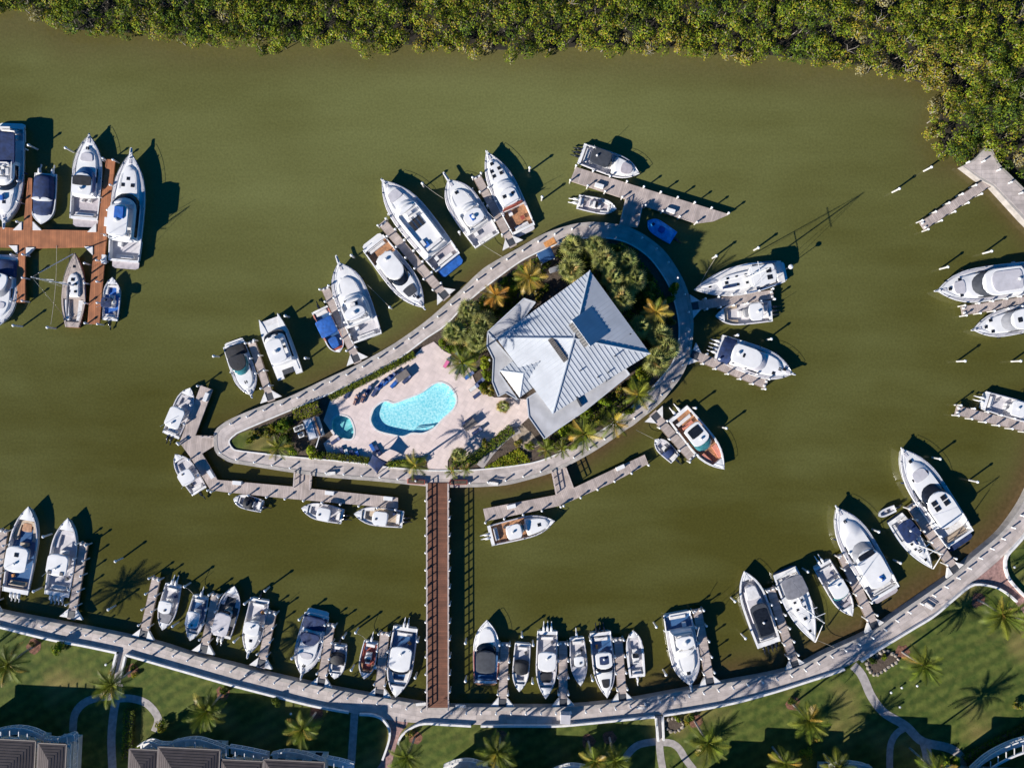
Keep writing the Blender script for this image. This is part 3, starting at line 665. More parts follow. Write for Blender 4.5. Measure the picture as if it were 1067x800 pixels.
# white dock lockers on the docks
def dock_box(u, v, ang, label, z=Z_PIER):
    p = G(u, v, z+0.5); root = thing('dock_box', label, 'locker', (p.x, p.y, z), R(ang), 'dock lockers')
    mb = MB(); mb.box((0, 0, 0.27), (1.5, 0.62, 0.54), top=0.96); mb.build('body', 'dock_box', root)
    mb = MB(); mb.box((0, 0, 0.585), (1.58, 0.7, 0.09), top=0.93); mb.build('lid', 'white', root)
for u, v, a, lb in ((624.5,193.5,-17,'white locker on the tee dock right of the white open boat'),(699,219.5,-17,'white locker on the tee dock above the blue covered boat'),(214.5,413.5,68,'white upright lying locker near the top of the western dock arm'),(219.5,494,-58,'white locker on the dock bend beside the small boat at the west tip'),(247,503,-5,'white locker on the south dock above the black covered runabout'),(343.4,513.5,-6,'white locker on the south dock above the two white open boats'),(404.5,519.3,-6,'white locker at the right end of the long south dock'),(533,527.5,14,'white locker on the bent dock right of the footbridge'),(646.5,487,24,'white locker near the right tip of the bent dock'),(111,231,85,'white locker on the timber dock beside the large white yacht'),(108,270,85,'white locker on the timber dock above the small blue topped boat')):
    dock_box(u, v, a, lb)
# ------------------------------------------------------------------ boats
BOATS = []   # (short, bow2d, stern2d, mid2d)
class Boat:
    def __init__(s, name, label, cat, bow, stern, beam, short, group='boats moored in the marina', sb=0.86, tm=0.49, p=2.3, fb=1.0, gunwale='white', z=0.0):
        a = G(*bow, 1.0+z); b = G(*stern, 0.8+z); d = (a-b).to_2d(); s.L = d.length; s.B = beam/6.05
        s.ang = math.atan2(d.y, d.x); c = (a+b)/2; s.sb, s.tm, s.p = sb, tm, p+0.4; s.gw = gunwale
        s.S = (0.52+0.042*s.L)*fb
        s.root = thing(name, label, cat, (b.x, b.y, z), s.ang, group)
        BOATS.append((short, a.to_2d(), b.to_2d(), c.to_2d(), s.B))
    def hb(s, t):
        t = max(0.0, min(1.0, t)); B = s.B/2
        if t < s.tm: return B*(s.sb+(1-s.sb)*math.sin(math.pi/2*t/s.tm))
        return B*max(0.015, 1-((t-s.tm)/(1-s.tm))**s.p)
    def sh(s, t): return s.S*(1+0.38*max(0, t)**2.2)
    def hull(s, m='white', boot='hull_dark', cockpit=None, sole=None, solem='white', gw=0.16, deckm='white', rail=True):
        st = [0, .06, .12, .2, .3, .4, .5, .6, .68, .76, .83, .89, .94, .975, 1.0]; mb = MB(); rr = []
        for t in st:
            h, z = s.hb(t), s.sh(t); x = t*s.L; rk = 0.75*max(0, (t-0.6)/0.4)**2*s.S
            row = [(h, z, 0), (h*1.012+0.03, z-0.10, 0.02), (h*0.94, z*0.5, 0.45), (h*0.80, 0.02, 0.9), (0.0, -0.35, 1.2)]
            ring = [(x-rk*q, y, zz) for y, zz, q in row]+[(x-rk*q, -y, zz) for y, zz, q in row[-2::-1]]
            rr.append(ring)
        mb.rings(rr, closed=False, cap0=True, cap1=True); mb.build('hull', m, s.root, 40)
        # rub rail
        mb = MB(); pts = [(t*s.L, s.hb(t)+0.03, s.sh(t)-0.08) for t in st]+[(t*s.L, -s.hb(t)-0.03, s.sh(t)-0.08) for t in st[::-1]]
        mb.tube(pts, 0.045, 4); mb.build('rub_rail', 'rubber' if boot else m, s.root)
        # deck with an optional well
        mb = MB(); rows = []; S2 = list(st)
        if cockpit:
            c0, c1 = cockpit; S2 = sorted([t for t in st if abs(t-c0) > .012 and abs(t-c1) > .012]+[c0, c0+1e-4, c1, c1+1e-4])
            s.sole = sole if sole is not None else min(0.45, s.S*0.5)
        for t in S2:
            h, z = s.hb(t), s.sh(t); x = t*s.L; g = min(gw, h*0.5)
            if cockpit and c0 < t <= c1: hw = max(0.02, h-g); r = [(h, z), (hw, z+0.015), (hw, s.sole), (hw*0.5, s.sole+0.01), (0, s.sole+0.012)]
            else: r = [(h, z), (max(.01, h-g*0.5), z+0.03), (max(0.008, h-g), z-0.02), (h*0.4, z+0.05), (0, z+0.06)]
            rows.append([(x, y, zz) for y, zz in r]+[(x, -y, zz) for y, zz in r[-2::-1]])
        n = len(rows[0]); ix = [mb.add(r) for r in rows]
        for i in range(len(ix)-1):
            well = cockpit and c0 < S2[i] < c1
            for k in range(n-1): mb.face((ix[i]+k, ix[i]+k+1, ix[i+1]+k+1, ix[i+1]+k), 1 if (well and 2 <= k <= 5) else 0)
        mb.build('deck', [deckm, solem], s.root, 30)
        if rail: s.bow_rail()
    def outline(s, x0, x1, fr, rf, rb, wmax=None, n=11):
        L = s.L; P = []
        for i in range(n+1):
            u = 0.5-0.5*math.cos(math.pi*i/n); x = x0+(x1-x0)*u; w = s.hb(x)*fr
            if wmax is not None: w = min(w, wmax*s.B/2)
            P.append([x*L, w])
        wf = P[-2][1]; wb = P[1][1]; lf = max(1e-3, rf*wf); lb = max(1e-3, rb*wb)
        for q in P:
            d = x1*L-q[0]
            if d < lf: q[1] *= math.sqrt(max(0.0, 1-(1-d/lf)**2))*0.96+0.04
            d = q[0]-x0*L
            if d < lb: q[1] *= math.sqrt(max(0.0, 1-(1-d/lb)**2))*0.9+0.1
        return P
    def piece(s, name, m, x0, x1, fr, z0, z1, rf=0.6, rb=0.15, ins=0.06, wmax=None, camber=0.04, slope=0.0, aft=0.0, y=0.0, parent=None):
        P = s.outline(x0, x1, fr, rf, rb, wmax); mb = MB(); xm = (x0+x1)/2*s.L; hl = max(.05, (x1-x0)*s.L/2)
        bev = min(0.08, (z1-z0)*0.4); rows = []
        for z, k in ((z0, 0.0), (z1-bev, 0.75), (z1, 1.0)):
            row = []
            for x, w in P:
                q = k*ins; xx = xm+(x-xm)*(1-q*0.6); f = (x-x0*s.L)/(hl*2)
                xx -= slope*s.L*(f**2)*k; xx += aft*s.L*((1-f)**2)*k
                row.append((xx, w*(1-q), z))
            rows.append(row)
        n = len(P)
        full = [[(x, yy+y, z) for x, yy, z in r]+[(x, -yy+y, z) for x, yy, z in r[::-1]] for r in rows]
        ix = [mb.add(r) for r in full]; N = 2*n
        for i in range(2):
            for k in range(N): k2 = (k+1) % N; mb.face((ix[i]+k, ix[i+1]+k, ix[i+1]+k2, ix[i]+k2))
        c = mb.add([(r[0], y, r[2]+camber) for r in rows[2]])
        for k in range(n-1):
            mb.face((ix[2]+k, c+k, c+k+1, ix[2]+k+1)); mb.face((c+k, ix[2]+N-1-k, ix[2]+N-2-k, c+k+1))
        mb.face((ix[2], ix[2]+N-1, c)); mb.face((ix[2]+n-1, c+n-1, ix[2]+n))
        return mb.build(name, m, s.root if parent is None else parent, 40)
    def strips(s, name, m, x0, x1, fo, fi, z0, z1):
        for sg in (1, -1):
            mb = MB(); P = []; n = 7
            for i in range(n): t = x0+(x1-x0)*i/(n-1); P.append((t*s.L, sg*s.hb(t)*fo))
            for i in range(n)[::-1]: t = x0+(x1-x0)*i/(n-1); P.append((t*s.L, sg*s.hb(t)*fi))
            mb.prism(P, z0, z1); mb.build(name, m, s.root)
    def side_deck(s, m, x0, x1, fo, fi):
        for sg in (1, -1):
            mb = MB(); T = [x0+(x1-x0)*i/9 for i in range(10)]
            a = mb.add([(t*s.L, sg*s.hb(t)*fo, s.sh(t)+0.055) for t in T]); b_ = mb.add([(t*s.L, sg*s.hb(t)*fi, s.sh(t)+0.07) for t in T])
            for i in range(9): mb.face((a+i, a+i+1, b_+i+1, b_+i) if sg < 0 else (b_+i, b_+i+1, a+i+1, a+i))
            mb.build('side_deck', m, s.root)
    def cleats(s):
        for t in (0.06, 0.5, 0.9):
            for sg in (1, -1): mb = MB(); mb.box((t*s.L, sg*(s.hb(t)-0.1), s.sh(t)+0.09), (0.34, 0.1, 0.1)); mb.build('cleat', 'steel', s.root)
    def fenders(s, n=3, side=1):
        for i in range(n):
            t = 0.22+0.5*i/max(1, n-1); mb = MB(); mb.tube([(t*s.L, side*(s.hb(t)+0.14), s.sh(t)*0.9), (t*s.L, side*(s.hb(t)+0.16), s.sh(t)*0.9-0.7)], 0.14, 6); mb.build('fender', random.choice(['white', 'navy', 'hull_dark']), s.root)
    def box(s, name, m, x, y, z, lx, ly, lz, rz=0, top=0.92, parent=None):
        mb = MB(); mb.box((x*s.L, y*s.B/2, z), (lx, ly, lz), rz, top=top); return mb.build(name, m, s.root if parent is None else parent)
    def legs(s, x0, x1, w, z0, z1, r=0.05, name='support_post'):
        for x in (x0, x1):
            for sg in (-1, 1): mb = MB(); mb.tube([(x*s.L, sg*w*s.B/2, z0), (x*s.L, sg*w*s.B/2*0.92, z1)], r, 5); mb.build(name, 'steel', s.root)
    def bow_rail(s, t0=0.52, h=0.42):
        mb = MB(); T = [t0+(0.985-t0)*i/9 for i in range(10)]
        for sg in (1, -1): mb.tube([(t*s.L-0.05, sg*max(0.03, s.hb(t)-0.12), s.sh(t)+h*min(1, 0.3+i*0.3)) for i, t in enumerate(T)], 0.022, 4)
        for t in T[1::2]:
            for sg in (1, -1): mb.tube([(t*s.L-0.05, sg*max(0.03, s.hb(t)-0.12), s.sh(t)), (t*s.L-0.05, sg*max(0.03, s.hb(t)-0.12), s.sh(t)+h)], 0.025, 4)
        mb.build('bow_rail', 'steel', s.root)
    def pulpit(s, ln=1.0, w=0.5):
        z = s.sh(1.0); mb = MB(); L = s.L
        mb.prism([(L-0.6, -w*0.7), (L+ln-0.2, -w*0.45), (L+ln, -w*0.25), (L+ln, w*0.25), (L+ln-0.2, w*0.45), (L-0.6, w*0.7)], z+0.0, z+0.12); mb.build('pulpit', 'white', s.root)
        mb = MB(); mb.box((L+ln*0.4, 0, z+0.18), (ln*0.9, 0.1, 0.12)); mb.build('anchor_roller', 'steel', s.root)
    def hatch(s, x, y, sz, z, m='glass_dark', r=None):
        mb = MB(); mb.box((x*s.L, y*s.B/2, z), (sz, sz, 0.09), top=0.9); o = mb.build('hatch', m, s.root)
        return o
    def radome(s, x, y, z, r=0.32):
        mb = MB(); n = 10; c = (x*s.L, y*s.B/2)
        rg = lambda rr, zz: [(c[0]+rr*math.cos(2*math.pi*k/n), c[1]+rr*math.sin(2*math.pi*k/n), z+zz) for k in range(n)]
        mb.rings([rg(r*.5, 0), rg(r*.6, .18), rg(r, .2), rg(r, .34), rg(r*.6, .44), rg(.02, .46)]); mb.build('radar_dome', 'white', s.root, 40)
    def antenna(s, x, y, z, h=2.0, lean=0.5):
        mb = MB(); mb.tube([(x*s.L, y*s.B/2, z), (x*s.L-lean, y*s.B/2, z+h)], 0.028, 4); mb.build('antenna', 'white', s.root)
    def outboards(s, n, m='engine_white', gap=0.62, raised=True, x=0.0):
        mm = {'engine_white': 'white', 'engine_black': 'engine_black', 'grey': 'charcoal'}[m]
        for i in range(n):
            y = (i-(n-1)/2)*gap; mb = MB(); rr = []; z = s.S*0.78
            for xx, w, h in ((0.12, .13, .16), (0.02, .20, .26), (-0.35, .215, .30), (-0.66, .17, .24), (-0.82, .06, .1)):
                rr.append([(x*s.L+xx-0.1, y+w*a, z+0.18+h*b) for a, b in ((1, -.9), (1, .5), (.55, 1), (-.55, 1), (-1, .5), (-1, -.9))])
            mb.rings(rr); o = mb.build('outboard_engine', mm, s.root, 50)
            mb = MB(); mb.tube([(x*s.L-0.45, y, z+0.05), (x*s.L-1.05, y, z-0.18), (x*s.L-1.5, y, z-0.28)] if raised else [(x*s.L-0.4, y, z), (x*s.L-0.5, y, -0.4)], 0.13, 6, r2=0.08)
            mb.box((x*s.L-1.42, y, z-0.28) if raised else (x*s.L-.5, y, -.45), (0.42, 0.07, 0.34)); mb.build('drive_leg', mm if m != 'grey' else 'engine_black', o)
    def platform(s, m='white', ln=0.07, fr=0.9):
        mb = MB(); w = s.hb(0)*fr; l = ln*s.L
        mb.prism([(0.02, -w), (0.02, w), (-l*0.75, w*0.97), (-l, w*0.75), (-l, -w*0.75), (-l*0.75, -w*0.97)], 0.28, 0.46); mb.build('swim_platform', m, s.root)
    def seats(s, x, w, m='vinyl', z=None, n=2):
        z = s.sole if z is None else z
        for i in range(n):
            y = (i-(n-1)/2)*w; o = s.box('seat', m, x, y, z+0.25, 0.55, 0.55, 0.5); s.box('seat_back', m, x-0.26/s.L*1.0, y, z+0.6, 0.14, 0.5, 0.5, parent=o)
    def bench(s, x, fr, m='vinyl', z=None, dp=0.55):
        z = s.sole if z is None else z; w = s.hb(x)*2*fr
        o = s.box('bench', m, x, 0, z+0.22, dp, w, 0.44); s.box('bench_back', m, x-(dp*0.55)/s.L, 0, z+0.5, 0.16, w, 0.62, parent=o)

def express(b, hullm='white', solem='nonskid', scr=0.62, screen='glass_dark', top='white', t0=0.24, sun=(), sunm='glass_dark', plat=('lavender', .07), pad=True, hatches=((.74, 0), (.8, 0)), deckm='white', cab=0.88, aft=None, cockpit=(0.04, 0.30), seatm='vinyl', dome=True, pul=0.5, topw=0.68):
    S = b.S; b.hull(hullm, cockpit=cockpit, solem=solem, deckm=deckm)
    b.piece('cabin', deckm, cockpit[1]-.02, cab, 0.76, S-0.05, S*1.12+0.42, 1.7, 0.1, 0.14, camber=0.10)
    zc = S*1.12+0.42
    if screen: b.piece('windscreen', screen, t0+.05, scr, 0.72, zc-0.15, zc+0.72, 1.5, 0.1, 0.10, slope=0.085, camber=0.02)
    if top: 
        b.piece('hardtop', top, t0, scr-0.10, topw, zc+0.70, zc+0.86, 1.1, 0.35, 0.06, camber=0.07)
        for x0, x1, f in sun: b.piece('sunroof', sunm, x0, x1, f, zc+0.84, zc+0.955, 0.15, 0.1, 0.02, camber=0.03)
        if dome: b.radome(t0+.08, 0, zc+0.92, 0.28)
        b.legs(t0+.02, t0+.05, 0.6, S, zc+0.72)
    if pad: 
        o = b.piece('sun_pad', 'nonskid', scr+.035, scr+.15, 0.5, zc-0.02, zc+0.16, 0.5, 0.3, 0.1, camber=0.02)
    b.side_deck('nonskid', .30, .95, .93, .80); b.cleats(); b.fenders(3, random.choice((-1, 1)))
    b.piece('side_window', 'glass_dark', .42, .74, 0.765, S*1.12+.06, S*1.12+.24, 1.6, 0.1, 0.03, camber=0)
    b.box('anchor_locker', 'nonskid', .93, 0, b.sh(.93)+.09, .7, .5, .1); b.box('windlass', 'steel', .965, 0, b.sh(.96)+.16, .28, .2, .2)
    for x, y in hatches: b.hatch(x, y, 0.55, S*1.12+0.47)
    b.bench(cockpit[0]+.035, 0.72, seatm); b.seats(cockpit[1]-.04, 0.5, seatm)
    if aft: b.piece('cockpit_cover', aft, cockpit[0]-.01, cockpit[1]+.01, 0.95, S+0.02, S+0.5, 0.2, 0.2, 0.14, camber=0.2)
    if plat: b.platform(*plat)
    if pul: b.pulpit(pul, 0.34)
def flybridge(b, hullm='white', solem='nonskid', house=(0.2, 0.6), screen='glass_dark', fly=True, top='white', t=(0.27, 0.46), cockpit=(0.02, 0.2), trunk=0.9, plat=None, pul=0.9, hatches=((.78, 0),), cover=None, seatm='vinyl', deckm='white', outr=True, hf=0.8):
    S = b.S; b.hull(hullm, cockpit=cockpit, solem=solem, deckm=deckm)
    b.piece('cabin', deckm, house[1]-.06, trunk, 0.70, S-0.05, S*1.15+0.40, 1.7, 0.1, 0.16, camber=0.12)
    h0, h1 = house; zt = S+1.45
    b.piece('deckhouse', deckm, h0, h1, hf, S-0.05, zt, 1.0, 0.08, 0.12, slope=0.05, camber=0.06)
    if screen: b.piece('windscreen', screen, h0+.03, h1+.012, hf+.01, S+0.55, S+1.18, 1.0, 0.1, 0.05, slope=0.035, camber=0.0)
    b.side_deck('nonskid', .24, .95, .95, .82); b.cleats(); b.fenders(3, random.choice((-1, 1)))
    b.box('anchor_locker', 'nonskid', .92, 0, b.sh(.92)+.09, .7, .5, .1); b.box('windlass', 'steel', .955, 0, b.sh(.96)+.16, .28, .2, .2)
    mb = MB()
    for sg in (1, -1): mb.tube([(t_*b.L, sg*b.hb(t_)*.52, S*1.15+.52) for t_ in (house[1]+.04, .7, .8)], .03, 4)
    mb.build('grab_rail', 'steel', b.root)
    for x, y in hatches: b.hatch(x, y, 0.6, S*1.15+0.50)
    if fly:
        f0, f1 = h0+.01, h1-.10
        b.strips('coaming', deckm, f0, f1, hf*.86, hf*.80, zt-.02, zt+.42)
        b.piece('bridge_front', deckm, f1-.02, f1+.05, hf*.86, zt, zt+.5, 1.1, 0.2, 0.15, slope=.03)
        b.box('helm_console', 'vinyl', f1-.05, 0, zt+.45, 0.6, 1.0, 0.8); b.seats(f1-.10, 0.34, seatm, zt); b.bench(f0+.05, 0.55, seatm, zt)
        b.box('cushion', seatm, f0+.12, 0.42, zt+.28, 1.2, 0.55, 0.45)
    if top:
        dh = 1.5 if fly else 0.04
        b.piece('hardtop', top, t[0], t[1], 0.62, zt+dh, zt+dh+.13, 0.6, 0.4, 0.05, camber=0.08)
        if fly: b.legs(t[0]+.02, t[1]-.03, 0.5, zt, zt+dh+.03, 0.06)
        b.radome((t[0]+t[1])/2, 0, zt+dh+.17, 0.34); b.antenna(t[0]+.02, 0.4, zt+dh+.1, 2.4); b.antenna(t[0]+.02, -0.4, zt+dh+.1, 2.4)
    if outr:
        for sg in (-1, 1): mb = MB(); mb.tube([(b.L*.42, sg*b.B*.4, S+1.0), (b.L*.1, sg*b.B*.47, S+5.0)], 0.035, 4); mb.build('outrigger', 'white', b.root)
    o = b.bench(cockpit[0]+.03, 0.6, seatm); b.box('fish_box', 'white', cockpit[1]-.04, 0.35, b.sole+.3, 0.8, 0.7, 0.6)
    if cover: b.piece('cockpit_cover', cover, cockpit[0], cockpit[1]+.01, 0.97, S, S+0.3, 0.1, 0.2, 0.1, camber=0.1)
    if plat: b.platform(*plat)
    if pul: b.pulpit(pul, 0.42)
def console(b, hullm='white', solem='nonskid', top='white', t=(0.27, 0.54), n=2, eng='engine_white', seatm='vinyl', bowm='vinyl', fore=0.84, cabin=None, topw=0.62, sun=None, screen='glass_dark', raised=True, cover=None, dark=None, rail=False, con=True):
    b.hull(hullm, cockpit=(0.05, fore), solem=solem, gw=0.2, rail=rail); S = b.S; z = b.sole
    b.bench(0.11, 0.62, seatm); b.cleats(); b.side_deck('nonskid', .08, fore+.1, .97, .90)
    b.box('gear_bag', random.choice(['charcoal', 'navy', 'orange_mat', 'grey_canvas']), random.uniform(.18, .26), random.choice((-.45, .45)), z+.2, .6, .4, .4, random.random())
    if con:
        b.piece('console', 'white', 0.38, 0.52, 0.5, z, z+0.95, 0.5, 0.15, 0.1, wmax=0.42); b.piece('console_screen', screen, 0.44, 0.525, 0.44, z+0.9, z+1.35, 0.5, 0.1, 0.1, wmax=0.38, slope=.02)
        b.seats(0.34, 0.36, seatm); b.box('forward_seat', seatm, 0.555, 0, z+0.25, 0.6, b.B*0.3, 0.5)
    if bowm:
        b.strips('bow_cushion', bowm, 0.60, fore-.02, 0.86, 0.52, z, z+0.42); b.piece('bow_pad', bowm, fore-.07, fore-.01, 0.8, z, z+0.43, .5, .1)
    if cabin: b.piece('cuddy', cabin, 0.55, 0.93, 0.82, S-0.1, S*1.1+0.4, 1.6, 0.1, 0.2, camber=0.1)
    if top:
        zt = z+2.0; b.piece('hardtop', top, t[0], t[1], 0.9, zt, zt+0.10, 0.5, 0.35, 0.05, wmax=topw, camber=0.06); b.legs(t[0]+.04, t[1]-.04, topw*.8, z, zt, 0.04)
        if sun: b.piece('top_panel', sun, t[0]+.06, t[1]-.07, 0.6, zt+0.08, zt+0.185, .2, .2, .02, wmax=topw*.55, camber=0.02)
        b.radome(t[0]+.10, 0, zt+0.12, 0.2) if b.L > 9 else b.box('radio_box', 'charcoal', t[1]-.08, 0.1, zt+0.22, 0.3, 0.3, 0.14)
        b.antenna(t[0]+.05, topw*.7, zt+.1, 1.6)
    if cover: b.piece('canvas_cover', cover, *(dark or (0.3, 0.62)), 0.92, S-.05, S+0.55, 0.4, 0.4, 0.25, camber=0.2)
    if n: b.outboards(n, eng, min(0.66, b.B*0.8/max(1, n)), raised)
def sailboat(b, hullm='white', deckm='white', mast=(0.55, 12.0), cab=(0.34, 0.72), boom=True, boomm='grey_canvas', bimini=None, plat=None, ports=2, solem='nonskid'):
    S = b.S; b.hull(hullm, cockpit=(0.07, cab[0]-.02), solem=solem, deckm=deckm, gw=0.3, rail=True); 
    b.piece('cabin', 'white', cab[0], cab[1], 0.58, S-0.03, S*1.1+0.38, 1.6, 0.1, 0.16, camber=0.08)
    zc = S*1.1+0.42; L = b.L; mx, mh = mast
    b.strips('cockpit_seat', 'vinyl', 0.09, cab[0]-.03, 0.78, 0.42, b.sole, b.sole+0.4)
    mb = MB(); mb.tube([(0.13*L, 0, b.sole), (0.13*L, 0, b.sole+0.9)], 0.08, 6); mb.tube([(0.13*L, 0.42*math.cos(a), b.sole+0.9+0.42*math.sin(a)) for a in [i*math.pi/5 for i in range(11)]], 0.03, 4); mb.build('steering_wheel', 'steel', b.root)
    mb = MB(); mb.tube([(mx*L, 0, S*0.5), (mx*L-0.05, 0, mh*0.5), (mx*L-0.12, 0, mh)], 0.15, 8, r2=0.09); o = mb.build('mast', 'white', b.root, 50)
    for zz in (mh*0.45, mh*0.72):
        mb = MB(); mb.tube([(mx*L, -b.B*0.34, zz), (mx*L, b.B*0.34, zz)], 0.06, 4); mb.build('spreader', 'white', o)
    mb = MB()
    for p in ((L*0.99, 0, b.sh(1)), (0.02*L, 0, S), (mx*L-.3, b.hb(mx)-.1, b.sh(mx)), (mx*L-.3, -b.hb(mx)+.1, b.sh(mx))):
        mb.tube([p, (mx*L-0.12, 0, mh-0.15)], 0.022, 4)
    mb.build('stay', 'steel', b.root)
    mb = MB(); mb.tube([(L*0.98, 0, b.sh(1)+.5), (mx*L+0.1+ (L*0.98-mx*L)*0.12, 0, mh*0.86)], 0.10, 6, r2=0.05); mb.build('furled_jib', 'vinyl', b.root)
    if boom:
        mb = MB(); l = L*(mx-0.14); mb.rings([[(mx*L-0.1-l*f, w*math.cos(a), zc+1.15+w*1.3*math.sin(a)) for a in [i*math.pi/3 for i in range(6)]] for f, w in ((0, .1), (.04, .24), (.5, .2), (.95, .13), (1, .06))]); mb.build('boom_cover', boomm, b.root, 50)
    if bimini: b.piece('bimini', bimini, 0.04, cab[0]-.01, 0.86, zc+1.5, zc+1.56, 0.3, 0.3, 0.04, camber=0.12); b.legs(0.07, cab[0]-.04, 0.7, S, zc+1.5, .03)
    b.hatch(cab[1]-.1, 0, 0.55, zc+0.06)
    for i in range(ports): b.hatch(cab[0]+.08+i*.1, 0.26, 0.4, zc+.04); b.hatch(cab[0]+.08+i*.1, -0.26, 0.4, zc+.04)
    b.hatch(cab[1]+.08, 0, 0.5, b.sh(cab[1])+.1)
    if plat: b.platform(*plat)

BG = 'boats moored in the marina'
# ---- left timber dock
b = Boat('motor_yacht', 'white yacht with navy aft canopy cut by the left edge, top of the timber dock', 'yacht', (7,234), (11,133), 34, 'the navy canopied yacht at the left edge', sb=.92); flybridge(b, house=(.36,.66), screen='glass_dark', fly=True, top=None, cockpit=(.02,.14), trunk=.92, plat=('white',.05), outr=False)
b.piece('aft_canopy', 'navy', .08, .42, .86, b.S+1.7, b.S+1.85, .15, .1, .04, camber=.1); b.box('rolled_tarp', 'blue_canvas', .74, -.1, b.S+1.0, .9, .8, .3)
b = Boat('runabout', 'small twin engined boat under navy covers with a white arch, left timber dock', 'boat', (43.5,234), (48,181), 25, 'the navy covered twin engined boat', p=3.6, sb=.92); b.hull(cockpit=(.05,.8), rail=False); S = b.S
b.piece('fore_cover', 'navy', .12, .86, .9, S, S+.32, .3, .2, .15, camber=.18); b.piece('aft_cover', 'navy', .03, .58, .86, S+.3, S+.95, .5, .25, .25, camber=.25); b.piece('arch', 'white', .48, .56, .96, S+.1, S+1.05, .3, .3, .1, camber=.12); b.outboards(2, gap=2.3)
b = Boat('cabin_cruiser', 'white cruiser with black slatted sunroof and pale aft deck, upper left dock', 'cruiser', (95,142), (88,229), 31, 'the cruiser with the black slatted roof', sb=.94); express(b, scr=.64, screen='hull_blue', top='white', t0=.26, sun=((.38,.50,.62),), sunm='black_canvas', solem='lavender', plat=('lavender',.085), cockpit=(.03,.27), pul=.3, hatches=((.84,0),))
b = Boat('motor_yacht', 'large white flybridge yacht on the outer side of the brown timber dock', 'yacht', (139,161), (130,273), 35, 'the large white yacht on the timber dock', sb=.9); flybridge(b, house=(.18,.62), top='white', t=(.2,.5), plat=('lavender',.06), hatches=((.76,.0),(.70,.28),(.70,-.28)), outr=False, pul=.9)
b.box('tender_cover', 'blue_canvas', .42, -.1, b.S+3.27, 2.0, 1.6, .25)
b = Boat('motor_yacht', 'white boat cut by the left edge below the brown timber dock', 'yacht', (-1,341), (4,268), 34, 'the yacht cut off below the timber dock', sb=.94); express(b, scr=.6, screen='glass_grey', solem='nonskid', plat=('white',.04), aft='navy')
b = Boat('sailboat', 'tan decked sailboat with white mast beside the brown timber dock', 'sailboat', (79,264), (75.5,341), 25, 'the tan decked sailboat', sb=.55, tm=.40, p=1.7, fb=.9); sailboat(b, hullm='coral', deckm='tan_deck', mast=(.56,12.5), cab=(.40,.74), solem='tan_deck', plat=None)
b = Boat('center_console_boat', 'small white boat with blue top at the foot of the timber dock', 'boat', (117.5,289), (114.5,334), 18.5, 'the small blue topped boat', p=2.6); console(b, top='navy', t=(.28,.52), n=1, solem='blue_canvas', topw=.6, eng='engine_black')
# ---- north side of the island
b = Boat('center_console_boat', 'white boat with square white hardtop beside the western dock arm', 'boat', (199,404), (178,454), 20, 'the hardtop boat at the western dock arm', p=3.4, sb=.92); console(b, t=(.18,.60), n=2, eng='engine_black', topw=.82, bowm='nonskid')
b = Boat('center_console_boat', 'white boat with square hardtop at the island\'s west tip, bow to upper left', 'boat', (183,473), (208,512), 20, 'the hardtop boat at the west tip', p=2.6); console(b, t=(.24,.58), n=1, topw=.78, bowm='nonskid', eng='engine_black')
b = Boat('runabout', 'small runabout with black cover below the south dock', 'boat', (243,519.5), (273,527.5), 15, 'the black covered runabout', p=3.0); console(b, top=None, n=1, cover='black_canvas', dark=(.28,.66), eng='engine_black', bowm='vinyl')
b = Boat('center_console_boat', 'white open boat with hardtop under the middle of the south dock', 'boat', (314,529), (357,538), 18, 'the left open boat of the south dock', p=2.3); console(b, n=2, eng='engine_black', topw=.76, t=(.24,.58), sun=None)
b = Boat('center_console_boat', 'cream trimmed open boat with white top at the end of the south dock', 'boat', (369,535), (420,541), 20, 'the cream trimmed open boat', p=2.3); console(b, n=2, eng='engine_black', topw=.72, t=(.28,.6), solem='tan_vinyl', hullm='cream')
b = Boat('cabin_cruiser', 'white cruiser with black bimini and black cockpit cover, bow to the island', 'cruiser', (262.5,412), (243.5,358), 25, 'the black bimini cruiser', sb=.92, p=2.5); express(b, scr=.62, screen='glass_teal', top='black_canvas', t0=.22, aft='black_canvas', plat=('white',.06), hatches=((.74,0),), pad=False, dome=False, cockpit=(.04,.24), topw=.72)
